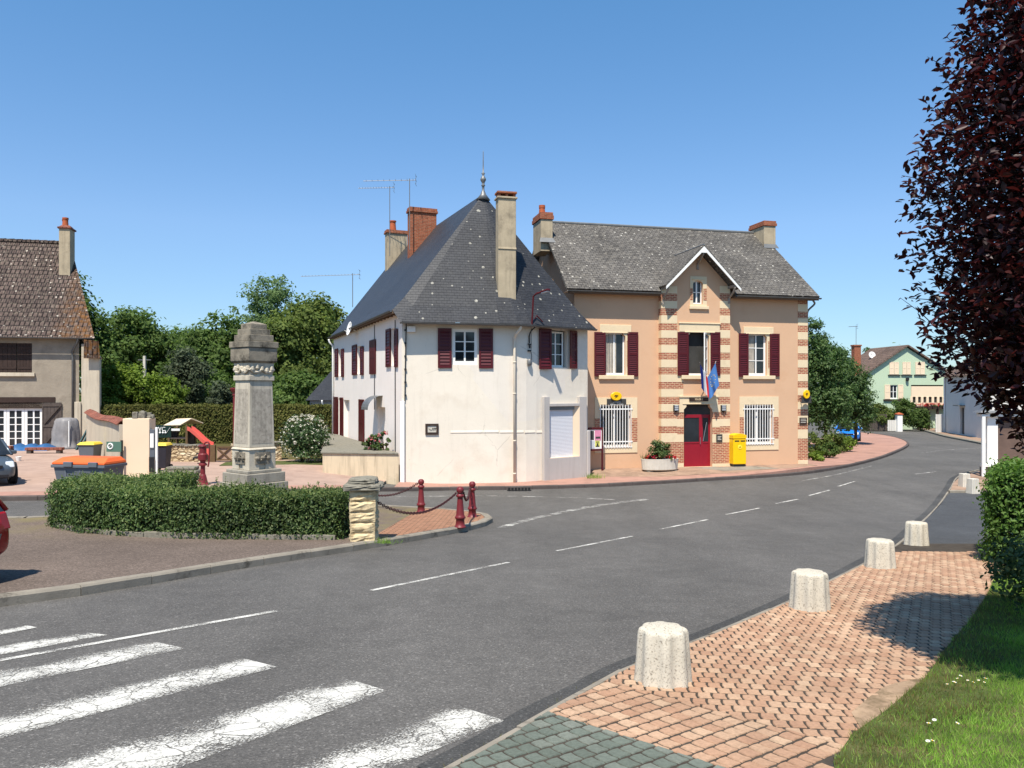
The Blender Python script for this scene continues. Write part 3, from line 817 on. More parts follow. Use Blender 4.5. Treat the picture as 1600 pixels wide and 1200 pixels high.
# pavers of the walk, each one modelled and cut where it meets an edge, in two fields
def clip(poly, p, d):
    """the part of a convex outline on the right-hand side of the line through p along d"""
    out = []; f = lambda q: d.x * (q[1] - p.y) - d.y * (q[0] - p.x)
    for i in range(len(poly)):
        a, b = poly[i], poly[(i + 1) % len(poly)]; fa, fb = f(a), f(b)
        if fa <= 0: out.append(a)
        if (fa < 0) != (fb < 0) and fa != fb:
            t = fa / (fa - fb); out.append((a[0] + (b[0] - a[0]) * t, a[1] + (b[1] - a[1]) * t))
    return out
def clip_edge(poly, edge):
    c = Vector((sum(p[0] for p in poly) / len(poly), sum(p[1] for p in poly) / len(poly)))
    k = min(range(len(edge) - 1), key=lambda i: ((edge[i] + edge[i + 1]) / 2 - c).length)
    return clip(poly, edge[k], edge[k + 1] - edge[k])
er2 = [Vector((p.x, p.y)) for p in er]
def paver_field(name, mat, ang, cuts, bx_, by_, box, gap=.016):
    mb = MB(); ca, sa = math.cos(ang), math.sin(ang)
    x0, x1, y0, y1 = box
    r = 0; y = -8
    while y < 8:
        off_ = (r % 2) * bx_ * .5
        x = -8
        while x < 8:
            cx, cy = x + off_, y
            wx, wy = cx * ca - cy * sa + (x0 + x1) / 2, cx * sa + cy * ca + (y0 + y1) / 2
            if x0 < wx < x1 and y0 < wy < y1 and (in_poly((wx, wy), walk_poly) or min((wx - e.x) ** 2 + (wy - e.y) ** 2 for e in er2) < .09):
                hx, hy = bx_ / 2 - gap / 2, by_ / 2 - gap * .75; s_ = .004
                out = [(-hx + s_, -hy), (-s_ * .3, -hy + .006), (hx + s_ * .6, -hy), (hx - s_, 0), (hx + s_ * .6, hy), (-s_ * .3, hy + .006), (-hx + s_, hy), (-hx - s_, 0)]
                jr = random.uniform(-.03, .03)
                out = [(wx + (a_ - jr * b_) * ca - (b_ + jr * a_) * sa, wy + (a_ - jr * b_) * sa + (b_ + jr * a_) * ca) for a_, b_ in out]
                out = clip_edge(out, er2) if len(out) > 2 else out
                for (p_, d_) in cuts:
                    if len(out) > 2: out = clip(out, p_, d_)
                if len(out) > 2:
                    k = len(out); mx_, my_ = sum(q[0] for q in out) / k, sum(q[1] for q in out) / k
                    jz = random.uniform(-.003, .003); tx, ty = random.uniform(-.02, .02), random.uniform(-.02, .02)
                    vs = []
                    for ins, dz in ((1.0, -.02), (1.0, .012), (.93, .019)):
                        for (qx, qy) in out:
                            X, Y = mx_ + (qx - mx_) * ins, my_ + (qy - my_) * ins
                            vs.append((X, Y, gzf(X, Y) + .034 + dz + jz + tx * (X - mx_) + ty * (Y - my_)))
                    fs = [tuple(range(2 * k, 3 * k))]
                    for L in (0, 1): fs += [(L * k + i, L * k + (i + 1) % k, (L + 1) * k + (i + 1) % k, (L + 1) * k + i) for i in range(k)]
                    mb.add(vs, fs)
            x += bx_
        y += by_; r += 1
    return mb.build(name, mat, kind='structure', uv=False)
walk_poly = [(p.x, p.y) for p in er] + [(p.x, p.y) for p in gp([(1570, 853), (1620, 853), (1620, 990), (1510, 985), (1446, 1072), (1385, 1126), (1332, 1163), (1290, 1222), (1000, 1330), (640, 1330)])]
g0, g1 = [Vector((p.x, p.y)) for p in (G(866, 1126), G(1110, 1205))]
s0, s1 = [Vector((p.x, p.y)) for p in (G(945, 1073), G(1330, 1180))]
gd, sd_ = g1 - g0, s1 - s0
BOX = (-2, 9, 3.2, 14)
paver_field('walk_pavers', m['paver'], math.radians(-7), [(s0, -sd_)], .112, .138, BOX)
paver_field('walk_pavers', m['paver'], math.radians(38), [(s0, sd_), (g0, -gd)], .112, .138, (-2, 5, 3.2, 7.5))
paver_field('green_pavers', m['paver_green'], math.radians(38), [(g0, gd)], .112, .138, (-2, 3.5, 3.2, 6.2))

# road markings
def stripe(name, quad, mat, h=.006, n=14):
    """a painted strip; quad = four ground corners: left-far, right-far, right-near, left-near"""
    a, b, c, d = [Vector((p.x, p.y)) for p in quad]
    mb = MB(); vs = []; uv = []
    for i in range(n + 1):
        t = i / n
        for j in range(5):
            q = a.lerp(b, t).lerp(d.lerp(c, t), j / 4); vs.append((q.x, q.y, gzf(q.x, q.y) + h)); uv.append((t, j / 4))
    fs = [(i * 5 + j, i * 5 + j + 1, (i + 1) * 5 + j + 1, (i + 1) * 5 + j) for i in range(n) for j in range(4)]
    mb.add(vs, fs)
    o = mb.build(name, mat, kind='structure', uv=False)
    lay = o.data.uv_layers.new(name="UVMap").data
    for p in o.data.polygons:
        for li in p.loop_indices: lay[li].uv = uv[o.data.loops[li].vertex_index]
    return o
# each crossing stripe: far edge right end, near edge right end, and where these edges meet the left border of the picture
for far_r_, near_r, far_l, near_l in (((38, 977), (58, 981), (0, 984), (0, 993)), ((133, 988), (168, 993), (0, 1010), (0, 1024)),
        ((240, 1003), (290, 1014), (0, 1046), (0, 1074)), ((378, 1029), (434, 1043), (0, 1112), (0, 1155)),
        ((534, 1059), (604, 1080), (10, 1208), (80, 1275)), ((710, 1102), (788, 1127), (300, 1255), (440, 1275))):
    A, B, Cc, D = G(*far_l), G(*far_r_), G(*near_r), G(*near_l)
    L = 3.1
    A = B + (A - B).normalized() * L; D = Cc + (D - Cc).normalized() * L
    stripe('crossing_stripe', (A, B, Cc, D), m['paint'])
def line(name, a, b, w, mat, n=8, px=True):
    a, b = (G(*a), G(*b)) if px else (a, b)
    d = (b - a); s_ = Vector((-d.y, d.x, 0)).normalized() * w / 2
    stripe(name, (a + s_, b + s_, b - s_, a - s_), mat, .0055, n)
line('centre_line', (-60, 1043), (432, 955), .09, m['line_paint'], 20)
for a, b in (((580, 923), (795, 879)), ((870, 861), (988, 838)), ((1032, 827), (1106, 812)), ((1134, 804), (1186, 794)), ((1212, 787), (1247, 780)), ((1264, 774.5), (1296, 766)), ((1310, 760), (1335, 752.5)), ((1430, 741), (1462, 737))):
    line('centre_line', a, b, .085, m['line_paint'])
gw = curve(gp([(782, 825), (830, 811), (880, 800), (940, 789), (1012, 780)]), 3)
for i in range(len(gw) - 1): line('give_way_line', gw[i], gw[i + 1], .26, m['faint_paint'], 3, False)
for pl in ([(600, 776), (700, 775), (800, 775.5), (900, 778), (960, 781)], [(1250, 752), (1310, 741), (1362, 728)], [(1440, 708), (1480, 703), (1532, 700)]):
    q = curve(gp(pl), 3)
    for i in range(len(q) - 1): line('edge_line', q[i], q[i + 1], .10, m['faint_paint'], 3, False)
# ------------------------------------------------------------------ building pieces
def rectp(a, b, c, d): return [(a, c), (b, c), (b, d), (a, d)]

def shutter(name, parent, fr, x0, x1, z0, z1, mat, y=-.05, local=True, angle=0.0, hinge=None, slats=14, louvre=True, th=.035):
    """a louvred shutter lying against the wall at local depth y"""
    mb = MB()
    if not local: mb.M = fr.mat
    w, h = x1 - x0, z1 - z0; st = min(.075, w * .2)
    if angle:
        hx = x0 if hinge == 'l' else x1
        R = Matrix.Translation((hx, y, 0)) @ Matrix.Rotation(angle, 4, 'Z') @ Matrix.Translation((-hx, -y, 0))
        mb.M = (mb.M @ R) if mb.M is not None else R
    mb.box(x0, x0 + st, y - th, y, z0, z1); mb.box(x1 - st, x1, y - th, y, z0, z1)
    for a, b in ((z0, z0 + .1), (z1 - .09, z1), (z0 + h * .5 - .04, z0 + h * .5 + .05)):
        mb.box(x0 + st, x1 - st, y - th + .003, y - .003, a, b)
    if louvre:
        for lo, hi in ((z0 + .1, z0 + h * .5 - .04), (z0 + h * .5 + .05, z1 - .09)):
            n = max(3, int(slats * (hi - lo) / h))
            for i in range(n):
                z = lo + (hi - lo) * (i + .5) / n; d = (hi - lo) / n * .62
                mb.quad((x0 + st, y - th * .85, z - d * .5), (x1 - st, y - th * .85, z - d * .5), (x1 - st, y - th * .1, z + d * .5), (x0 + st, y - th * .1, z + d * .5))
        mb.box(x0 + st, x1 - st, y - .006, y - .002, z0 + .1, z1 - .09)
    else:
        mb.box(x0 + st, x1 - st, y - th * .6, y - .006, z0 + .1, z1 - .09)
    return mb.build(name, mat, parent, local=local or parent is None) if local else mb.build(name, mat, parent, local=False)

def window(parent, fr, x0, x1, z0, z1, y, cols=2, rows=3, frame=.06, bar=.03, mat=None, local=True, curtain=None, arch=0.0, open_left=False):
    """a wooden window set back in its opening: frame, sash bars and a pane of glass (one part, pane below it)"""
    mb = MB()
    if not local: mb.M = fr.mat
    d = .055
    mb.box(x0, x0 + frame, y, y + d, z0, z1); mb.box(x1 - frame, x1, y, y + d, z0, z1)
    mb.box(x0 + frame, x1 - frame, y + .002, y + d - .002, z0, z0 + frame * 1.3); mb.box(x0 + frame, x1 - frame, y + .002, y + d - .002, z1 - frame, z1)
    a, b, c, e = x0 + frame, x1 - frame, z0 + frame * 1.3, z1 - frame
    for i in range(1, cols):
        x = a + (b - a) * i / cols; bw = bar * (1.9 if cols == 2 else 1)
        mb.box(x - bw / 2, x + bw / 2, y + .004, y + d - .004, c, e)
    for j in range(1, rows):
        z = c + (e - c) * j / rows; mb.box(a, b, y + .008, y + d - .01, z - bar / 2, z + bar / 2)
    f = mb.build('window', mat or m['white_paint'], parent, local=local)
    g = MB()
    if not local: g.M = fr.mat
    g.box(a - .01, b + .01, y + d * .55, y + d * .75, c - .01, e + .01)
    o = g.build('pane', m['glass'], parent, local=local)
    o.parent = f
    if curtain:
        q = MB()
        if not local: q.M = fr.mat
        n = 14
        for (u0, u1) in curtain:
            xa, xb = a + (b - a) * u0, a + (b - a) * u1
            pts = [(xa + (xb - xa) * i / n, y + d * .45 + .012 * math.sin(i * 2.2)) for i in range(n + 1)]
            for i in range(n): q.quad((pts[i][0], pts[i][1], c), (pts[i + 1][0], pts[i + 1][1], c), (pts[i + 1][0], pts[i + 1][1], e), (pts[i][0], pts[i][1], e))
        o = q.build('curtain', m['curtain'], parent, local=local); o.parent = f
    return f

def roof_slab(mb, poly, t=.09, mt=0):
    """a roof plane with some thickness below it"""
    a, b, c = Vector(poly[0]), Vector(poly[1]), Vector(poly[2])
    n = (b - a).cross(c - a).normalized()
    if n.z < 0: n = -n
    mb.extrude(poly, -n * t, mt)

def gutter(parent, pts, mat, r=.065, local=True, fr=None, name='gutter'):
    mb = MB()
    if not local and fr is not None: mb.M = fr.mat
    n = 6; pts = [Vector(p) for p in pts]
    vs = []
    for i, p in enumerate(pts):
        d = (pts[min(i + 1, len(pts) - 1)] - pts[max(i - 1, 0)]).normalized(); sd = d.cross(Vector((0, 0, 1))).normalized()
        for j in range(n + 1):
            t = math.pi * j / n; vs.append(p + sd * (math.cos(t) * r) - Vector((0, 0, math.sin(t) * r)))
        for j in range(n + 1):
            t = math.pi * (n - j) / n; vs.append(p + sd * (math.cos(t) * (r - .008)) - Vector((0, 0, math.sin(t) * (r - .008))))
    k = 2 * (n + 1)
    fs = [(i * k + j, i * k + (j + 1) % k, (i + 1) * k + (j + 1) % k, (i + 1) * k + j) for i in range(len(pts) - 1) for j in range(k)]
    mb.add(vs, fs)
    return mb.build(name, mat, parent, local=local)

def antenna(parent, base, h, boom, name='antenna', n=16, mat=None, local=False):
    """television aerial: mast, boom towards -x, many short elements"""
    mb = MB(); b = Vector(base); top = b + Vector((0, 0, h))
    mb.tube([b, top], .022, 6)
    L = boom; bz = top - Vector((0, 0, .08)); dirv = Vector((-1, -.12, -.05)).normalized()
    s0_, s1_ = bz - dirv * L * .12, bz + dirv * L * .88
    mb.tube([s0_, s1_], .014, 5)
    for i in range(n):
        p = s0_.lerp(s1_, (i + .5) / n); w = .22 - .08 * i / n; e = Vector((.12, -1, 0)).normalized()
        mb.tube([p - e * w + Vector((0, 0, .02)), p + e * w + Vector((0, 0, .02))], .008, 4)
    for z in (-.22, 0, .22):
        mb.tube([s0_ + Vector((0, -.3, z)), s0_ + Vector((0, .3, z))], .008, 4)
    mb.tube([s0_ + Vector((0, 0, -.24)), s0_ + Vector((0, 0, .24))], .01, 4)
    return mb.build(name, mat or m['zinc'], parent, local=local)

# ------------------------------------------------------------------ the white house with the steep slate roof
A = Vector((-4.10, 28.6)); u = Vector((-.385, .923)); v = Vector((.923, .385))
Bp = A + u * 14.9
seg_pts = [A, Vector((-.6, 29.22)), Vector((.12, 29.40)), Vector((.55, 29.58)), Vector((.95, 29.84)), Vector((3.1, 31.50))]
E = Vector((-2.2, 45.2))
wh = thing('white_house', 'white rendered corner house with steep slate roof and dark red shutters', 'house', (A.x, A.y, -3.55))
ZB, ZF, ZL = -3.85, 2.50, 3.0
wall = MB()
def seg_frame(p, q): return Fr(p.x, p.y, 0, math.atan2(q.y - p.y, q.x - p.x)), (q - p).length
f1, l1 = seg_frame(seg_pts[0], seg_pts[1])
wa = f1.rect(705, 513, 748, 571)
o1 = f1.rect(707, 514, 746, 570)
wall.M = f1.mat; wall.panel(rectp(0, l1, ZB, ZF), [rectp(o1[0], o1[1], o1[2], o1[3])], 0, .14)
for i in range(1, 4):
    fr_, l_ = seg_frame(seg_pts[i], seg_pts[i + 1]); wall.M = fr_.mat; wall.panel(rectp(0, l_, ZB, ZF))
f3, l3 = seg_frame(seg_pts[4], seg_pts[5])
o2 = f3.rect(858, 516, 886, 574)
wall.M = f3.mat; wall.panel(rectp(0, l3, ZB, ZF), [rectp(o2[0], o2[1], o2[2], o2[3])], 0, .2)
fr_, l_ = seg_frame(seg_pts[5], E); wall.M = fr_.mat; wall.panel(rectp(0, l_, ZB, ZF))
wall.build('front_wall', m['white_render'], wh, local=False)
fL = Fr(A.x, A.y, 0, math.atan2(-u.y, -u.x)); LL = (Bp - A).length     # local x runs from the far corner (negative) to the near corner (0)
sidew = MB(); sidew.M = fL.mat
lholes = []
def lrect(x0, y0, x1, y1): return fL.rect(x0, y0, x1, y1)
l_up = [lrect(611.5, 513, 618, 571), lrect(558.5, 541, 564.4, 584), lrect(529, 547, 534.5, 587)]
l_dn = [lrect(529, 622, 532.5, 690)]
for q in l_up + l_dn: lholes.append(rectp(*q))
niche = lrect(590, 636, 602, 712); lholes.append(rectp(*niche)); niche2 = lrect(537, 625, 546, 705); lholes.append(rectp(*niche2))
sidew.panel(rectp(-LL, 0, ZB, ZL), lholes, 0, .22)
sidew.build('side_wall', m['white_side'], wh, local=False)
gab = MB(); fB, lB = seg_frame(Bp, E)
Pk = Vector((-1.2, 32.0, 8.19)); Qk = Vector((-6.42, 44.54, 8.19))
gab.M = None; gab.add([(Bp.x, Bp.y, ZB), (E.x, E.y, ZB), (E.x, E.y, ZF), (Qk.x, Qk.y, 8.0), (Bp.x, Bp.y, ZL)], [(0, 1, 2, 3, 4)])
gab.build('gable_wall', m['white_side'], wh, local=False)
# roof
L0 = Vector((-4.43, 28.42, 2.98)); L1 = Vector((-10.15, 42.65, 2.95)); Ae = Vector((-4.10, 28.12, 2.53))
eav = [Ae, Vector((-2.3, 28.47, 2.52)), Vector((-.45, 28.80, 2.51)), Vector((.22, 28.98, 2.51)), Vector((.75, 29.20, 2.50)), Vector((1.2, 29.50, 2.50)), Vector((3.42, 31.20, 2.50))]
Er = Vector((-1.75, 45.6, 2.5))
rf = MB()
def kick(e):    # the roof flares out near the eaves
    q = e.lerp(Pk, .14); q.z -= .16; return q
for i in range(len(eav) - 1):
    a, b = eav[i], eav[i + 1]; ka, kb = kick(a), kick(b)
    rf.add([a, b, kb, ka], [(0, 1, 2, 3)]); rf.add([ka, kb, Pk], [(0, 1, 2)])
kd = kick(eav[-1]); ke = Er.lerp(Qk, .14); ke.z -= .16
rf.add([eav[-1], Er, ke, kd], [(0, 1, 2, 3)]); rf.add([kd, ke, Qk, Pk], [(0, 1, 2, 3)])
ro = rf.build('roof', m['slate'], wh, local=False)
rs = MB()
kl = L0.lerp(Pk, .12); kl.z -= .1; kq = L1.lerp(Qk, .12); kq.z -= .1
rs.add([L0, kl, kq, L1], [(0, 1, 2, 3)]); rs.add([kl, Pk, Qk, kq], [(0, 1, 2, 3)])
rs.add([L0, Ae, kick(Ae), kl], [(0, 1, 2, 3)]); rs.add([kick(Ae), Pk, kl], [(0, 1, 2)])
rs.build('roof', m['slate_side'], wh, local=False)
# soffits and fascias
so = MB()
for i in range(len(eav) - 1):
    a, b = eav[i], eav[i + 1]; p, q = seg_pts[min(i, 5)], seg_pts[min(i + 1, 5)]
    a2 = Vector((a.x, a.y, a.z - .05)); b2 = Vector((b.x, b.y, b.z - .05))
    ia = Vector((a.x * .2 + p.x * .8, a.y * .2 + p.y * .8 + .1, a.z - .02)); ib = Vector((b.x * .2 + q.x * .8, b.y * .2 + q.y * .8 + .1, b.z - .02))
    so.quad(a2, b2, ib, ia)
so.quad(L0 - Vector((0, 0, .04)), L1 - Vector((0, 0, .04)), L1 + Vector((.6, .2, .02)), L0 + Vector((.6, .25, .02)))
so.beam(L0 + Vector((.03, 0, -.06)), L1 + Vector((.03, 0, -.06)), .04, .14)
n_r = 26
for i in range(n_r):
    t = (i + .5) / n_r
    so.beam(L0.lerp(L1, t) + Vector((.06, 0, -.09)), L0.lerp(L1, t) + Vector((.5, .2, -.07)), .07, .08)
so.build('soffit', m['soffit'], wh, local=False)
gutter(wh, [e + Vector((0, -.05, -.02)) for e in eav], m['gutter_grey'], .07, local=False)
gutter(wh, [L1 + Vector((-.06, 0, -.02)), L0 + Vector((-.06, 0, -.02))], m['gutter_grey'], .06, local=False)
# apex finial
fi = MB()
fi.lathe([(.30, -.26), (.12, -.02), (.05, .16), (.05, .3), (.09, .34), (.05, .4), (.06, .46), (.115, .56), (.12, .62), (.06, .72), (.035, .78), (.08, .84), (.03, .9), (.022, 1.2), (.014, 1.75), (.002, 1.8)], 12, (Pk.x, Pk.y, Pk.z))
fi.build('finial', m['zinc'], wh, local=False, smooth=True)
# chimneys of the white house
def chimney(parent, base, w, d, z0, z1, ang, mat, cap_mat=None, pot=None, name='chimney', cap_h=.16, over=.05, local=False, flash=True, cap_rows=2):
    M = Matrix.Translation((base[0], base[1], 0)) @ Matrix.Rotation(ang, 4, 'Z')
    mb = MB(); mb.M = M
    mb.box(-w / 2, w / 2, -d / 2, d / 2, z0, z1)
    c = mb.build(name, mat, parent, local=local, bevel=.015)
    q = MB(); q.M = M
    for i in range(cap_rows):
        o_ = over * (1 - .45 * i)
        q.box(-w / 2 - o_, w / 2 + o_, -d / 2 - o_, d / 2 + o_, z1 + cap_h * i / cap_rows + .002 * i, z1 + cap_h * (i + 1) / cap_rows)
    k = q.build('chimney_cap', cap_mat or mat, parent, local=local, bevel=.012); k.parent = c
    if pot:
        for (px_, py_, r_, h_) in pot:
            t = MB(); t.M = M
            t.lathe([(r_, 0), (r_ * .88, h_ * .5), (r_ * .8, h_ * .86), (r_ * 1.0, h_ * .88), (r_ * 1.0, h_), (r_ * .6, h_ + .002)], 14, (px_, py_, z1 + cap_h))
            k = t.build('chimney_pot', m['terracotta'], parent, local=local, smooth=False); k.parent = c
    return c
va = math.atan2(v.y, v.x)
tc_ = chimney(wh, (-.24, 29.83), .70, .48, 2.9, 7.40, math.radians(14), m['chimney_render'], m['chimney_render'], None, 'chimney', .07, .05, cap_rows=1)
b_ = MB(); b_.M = Matrix.Translation((-.24, 29.83, 0)) @ Matrix.Rotation(math.radians(14), 4, 'Z')
for sx in (-.3, 0, .3): b_.box(sx - .05, sx + .05, -.2, .2, 7.47, 7.6)
b_.box(-.39, .39, -.26, .26, 7.602, 7.68)
k = b_.build('chimney_cap', m['brick_orange'], wh, local=False, bevel=.012); k.parent = tc_
b_ = MB(); b_.M = Matrix.Translation((-.24, 29.83, 0)) @ Matrix.Rotation(math.radians(14), 4, 'Z')
b_.frustum(-.36, .36, -.27, -.22, 5.45, 5.52, -.352, .352, -.252, -.22)
k = b_.build('chimney_band', m['chimney_render'], wh, local=False); k.parent = tc_
b_ = MB(); b_.M = Matrix.Translation((-.24, 29.83, 0)) @ Matrix.Rotation(math.radians(14), 4, 'Z')
b_.add([(-.48, -.33, 3.22), (.48, -.33, 3.22), (.42, -.245, 3.42), (-.42, -.245, 3.42)], [(0, 1, 2, 3)])
k = b_.build('flashing', m['zinc'], wh, local=False); k.parent = tc_
def on_ridge(s): return Pk.lerp(Qk, s / (Qk - Pk).length)
r1 = on_ridge(6.7); c1 = Vector((r1.x, r1.y)) - v * .72
chimney(wh, (c1.x, c1.y), 1.34, .5, 5.9, 8.72, va, m['brick_orange'], m['brick_orange'], None, 'chimney', .24, .06)
r2 = on_ridge(12.3); c2 = Vector((r2.x, r2.y)) - v * .62
chimney(wh, (c2.x, c2.y), 1.15, .55, 5.6, 8.75, va, m['chimney_render'], m['brick_orange'], [(-.2, 0, .2, .55)], 'chimney', .2, .06)
an = P(640, 390, 37.0); antenna(wh, an, (HOR - 279) / FPX * 37.0 - an.z, 2.5, n=9)
an = P(609, 400, 41.5); antenna(wh, an, (HOR - 291) / FPX * 41.5 - an.z, 1.9, n=13)
an = P(551, 480, 41.5); antenna(wh, an, (HOR - 427) / FPX * 41.5 - an.z, 3.1, n=18)
# satellite dish at the eaves
ds = MB(); dc = P(548, 514, 36.2)
Md = Matrix.Translation(dc) @ Matrix.Rotation(math.radians(-62), 4, 'Z') @ Matrix.Rotation(math.radians(78), 4, 'X')
ds.M = Md; ds.lathe([(.0, .0), (.15, .02), (.26, .06), (.33, .10), (.335, .095), (.26, .045), (.15, .005), (.001, -.012)], 20)
ds.M = None; ds.tube([dc, dc + Vector((.25, .1, -.1)), dc + Vector((.4, .15, -.1))], .025, 6); ds.tube([dc + Vector((0, 0, -.3)), dc + Vector((-.2, -.4, -.1))], .012, 5)
ds.build('satellite_dish', m['white_paint'], wh, local=False, smooth=True)
# windows and shutters of the white house
window(wh, f1, o1[0], o1[1], o1[2], o1[3], .06, 2, 3, .11, .035, local=False)
window(wh, f3, o2[0] + .02, o2[1] - .1, o2[2], o2[3] - .05, .12, 2, 3, .07, .03, local=False)
for r in (f1.rect(684, 513, 705.5, 575), f1.rect(748, 513.5, 770, 575.5)):
    shutter('shutter', wh, f1, *r, m['burgundy'], -.03, local=False)
r = f3.rect(841, 514, 858, 577); shutter('shutter', wh, f3, *r, m['burgundy'], -.05, local=False, angle=math.radians(-10), hinge='l')
r = f3.rect(886.5, 517, 900, 576); shutter('shutter', wh, f3, *r, m['burgundy'], -.05, local=False, angle=math.radians(12), hinge='r')
for px in ((604.5, 611.5), (618, 622.5)):
    r = lrect(px[0], 514, px[1], 573.5); shutter('shutter', wh, fL, *r, m['burgundy'], -.03, local=False)
r = lrect(579, 531, 588, 584.5); shutter('shutter', wh, fL, *r, m['burgundy'], -.03, local=False, louvre=False)
for a, b, c, d in ((551.5, 539, 558.5, 586), (564.4, 541, 569, 586), (524.5, 545, 529, 589), (534.5, 545, 538, 589)):
    r = lrect(a, c * 0 + b, c, d); shutter('shutter', wh, fL, *r, m['burgundy'], -.03, local=False)
for a, b, c, d in ((521.5, 620, 529, 688), (532.5, 621, 537, 691), (562, 624, 570, 697)):
    r = lrect(a, b, c, d); shutter('shutter', wh, fL, *r, m['burgundy'], -.03, local=False, louvre=False)
for q in l_up + l_dn: window(wh, fL, q[0], q[1], q[2], q[3], .15, 2, 3, .07, .03, local=False)
for nn in (niche, niche2):
    q = MB(); q.M = fL.mat; q.box(nn[0], nn[1], .2, .24, nn[2], nn[3]); q.build('door_recess', m['white_side'], wh, local=False)
# awning over the side door
aw = MB(); aw.M = fL.mat
ax0, ax1, az0, az1 = lrect(587, 617, 598, 640)
nn = 8
for i in range(nn):
    t0, t1 = math.pi / 2 * i / nn, math.pi / 2 * (i + 1) / nn
    aw.quad((ax0, -.62 * math.cos(t0), az0 + .62 * math.sin(t0) * .95), (ax1, -.62 * math.cos(t0), az0 + .62 * math.sin(t0) * .95), (ax1, -.62 * math.cos(t1), az0 + .62 * math.sin(t1) * .95), (ax0, -.62 * math.cos(t1), az0 + .62 * math.sin(t1) * .95))
aw.build('awning', m['zinc'], wh, local=False, smooth=True)
# plaque, ledge, cables, boxes and pipes on the front
def on(fr, parent, name, mat, rect, y0, y1, bevel=0):
    q = MB(); q.M = fr.mat; q.box(rect[0], rect[1], y0, y1, rect[2], rect[3])
    return q.build(name, mat, parent, local=False, bevel=bevel)
q = MB(); q.M = f1.mat
X0, X1, Z0, Z1 = f1.rect(664.5, 662, 685, 679)
for bxx in ((X0, X1, Z0, Z0 + .085), (X0, X1, Z1 - .075, Z1), (X0, X0 + .08, Z0 + .085, Z1 - .075), (X1 - .08, X1, Z0 + .085, Z1 - .075)): q.box(bxx[0], bxx[1], -.05, 0.02, bxx[2], bxx[3])
pq = q.build('plaque', m['dark_wood'], wh, local=False)
k = on(f1, wh, 'plaque_face', m['concrete_smooth'], (X0 + .07, X1 - .07, Z0 + .07, Z1 - .07), -.022, .01); k.parent = pq
q = MB(); q.M = f1.mat       # the cut letters are worn to a few strokes
xc, zc = (X0 + X1) / 2, (Z0 + Z1) / 2
pts = [(-.12, .03), (-.07, -.02), (-.02, -.04)]
q.tube([(xc + a, -.026, zc + b) for a, b in pts], .010, 5)
for a in (.03, .09, .14):
    q.tube([(xc + a - .03, -.026, zc - .05), (xc + a, -.026, zc + .05)], .012, 5); q.tube([(xc + a - .02, -.026, zc + .01), (xc + a + .03, -.026, zc + .03)], .01, 5)
k = q.build('inscription', m['dark_panel'], wh, local=False); k.parent = pq
led = MB()
for fr_, (a, b) in ((f1, (704, 779)), (seg_frame(seg_pts[1], seg_pts[2])[0], (781, 802)), (seg_frame(seg_pts[2], seg_pts[3])[0], (803, 818)), (seg_frame(seg_pts[3], seg_pts[4])[0], (820, 836)), (f3, (838, 849))):
    r = fr_.rect(a, 672, b, 677); led.M = fr_.mat; led.add([(r[0], 0, r[2] - .01), (r[1], 0, r[2] - .01), (r[1], -.018, r[2] + .03), (r[0], -.018, r[2] + .03), (r[0], 0, r[3]), (r[1], 0, r[3])], [(0, 1, 2, 3), (3, 2, 5, 4)])
led.build('ledge', m['white_render'], wh, local=False)
f2, l2 = seg_frame(seg_pts[2], seg_pts[3])
xs_, zt_ = f2.xz(804, 527, -.09); zb_ = ZB + .3
dp = MB(); dp.M = f2.mat
gx, gzz = f2.xz(815, 507, -.5)
dp.tube(curve([(gx, -.42, gzz), (gx - .01, -.40, gzz - .16), (gx - .12, -.24, gzz - .36), (xs_ + .01, -.10, gzz - .50), (xs_, -.09, gzz - .75)], 4) + [Vector((xs_, -.09, zb_))], .052, 10)
for z in (zb_ + .35, zb_ + 1.6, zb_ + 3.4, zb_ + 4.6): dp.lathe([(.066, 0), (.066, .05)], 10, (xs_, -.09, z))
dp.build('downpipe', plain('cream_pipe', S(236, 222, 200, .8), .6, .05, 2), wh, local=False, smooth=True)
# corner pipe and black cable at the left corner
q = MB(); q.M = f1.mat
r = f1.rect(624, 627, 632, 757)
q.box(r[0] + .02, r[1], -.12, -.005, ZB, r[3])
q.build('corner_pipe', m['white_paint'], wh, local=False, bevel=.02)
q = MB(); q.M = f1.mat
cx_, cz_ = f1.xz(632.5, 627); cx2, cz2 = f1.xz(634.5, 505)
q.tube(curve([(cx_, -.04, cz_), (cx_ + .02, -.04, (cz_ + cz2) / 2), (cx2, -.05, cz2 - .2), (cx2, -.1, cz2)], 4), .022, 6)
for i in range(6):
    z = cz_ + (cz2 - cz_) * (i + .4) / 6; q.box(cx_ - .02, cx_ + .06, -.075, -.005, z, z + .06)
q.build('cable', m['black'], wh, local=False)
on(f1, wh, 'junction_box', m['white_paint'], f1.rect(636, 510, 649, 519), -.16, -.02, .01)
q = MB()
le = lrect(618.6, 500, 619.4, 706); q.M = fL.mat; q.tube([(le[0], -.03, le[2]), (le[0] - .02, -.03, le[3])], .018, 5)
q.build('cable', m['black'], wh, local=False)
q = MB(); q.M = fL.mat
q.tube([(lrect(586, 520, 587, 640)[0], -.03, lrect(586, 520, 587, 640)[2]), (lrect(586, 520, 587, 640)[0], -.03, 2.8)], .016, 5)
q.build('cable', m['black'], wh, local=False)
q = MB(); q.M = fL.mat
xx = -LL + .22
q.tube(curve([(xx, -.3, 2.8), (xx, -.25, 2.62), (xx, -.09, 2.45), (xx, -.08, 2.2)], 3) + [Vector((xx, -.08, ZB + .3))], .05, 8)
q.build('downpipe', m['white_paint'], wh, local=False, smooth=True)
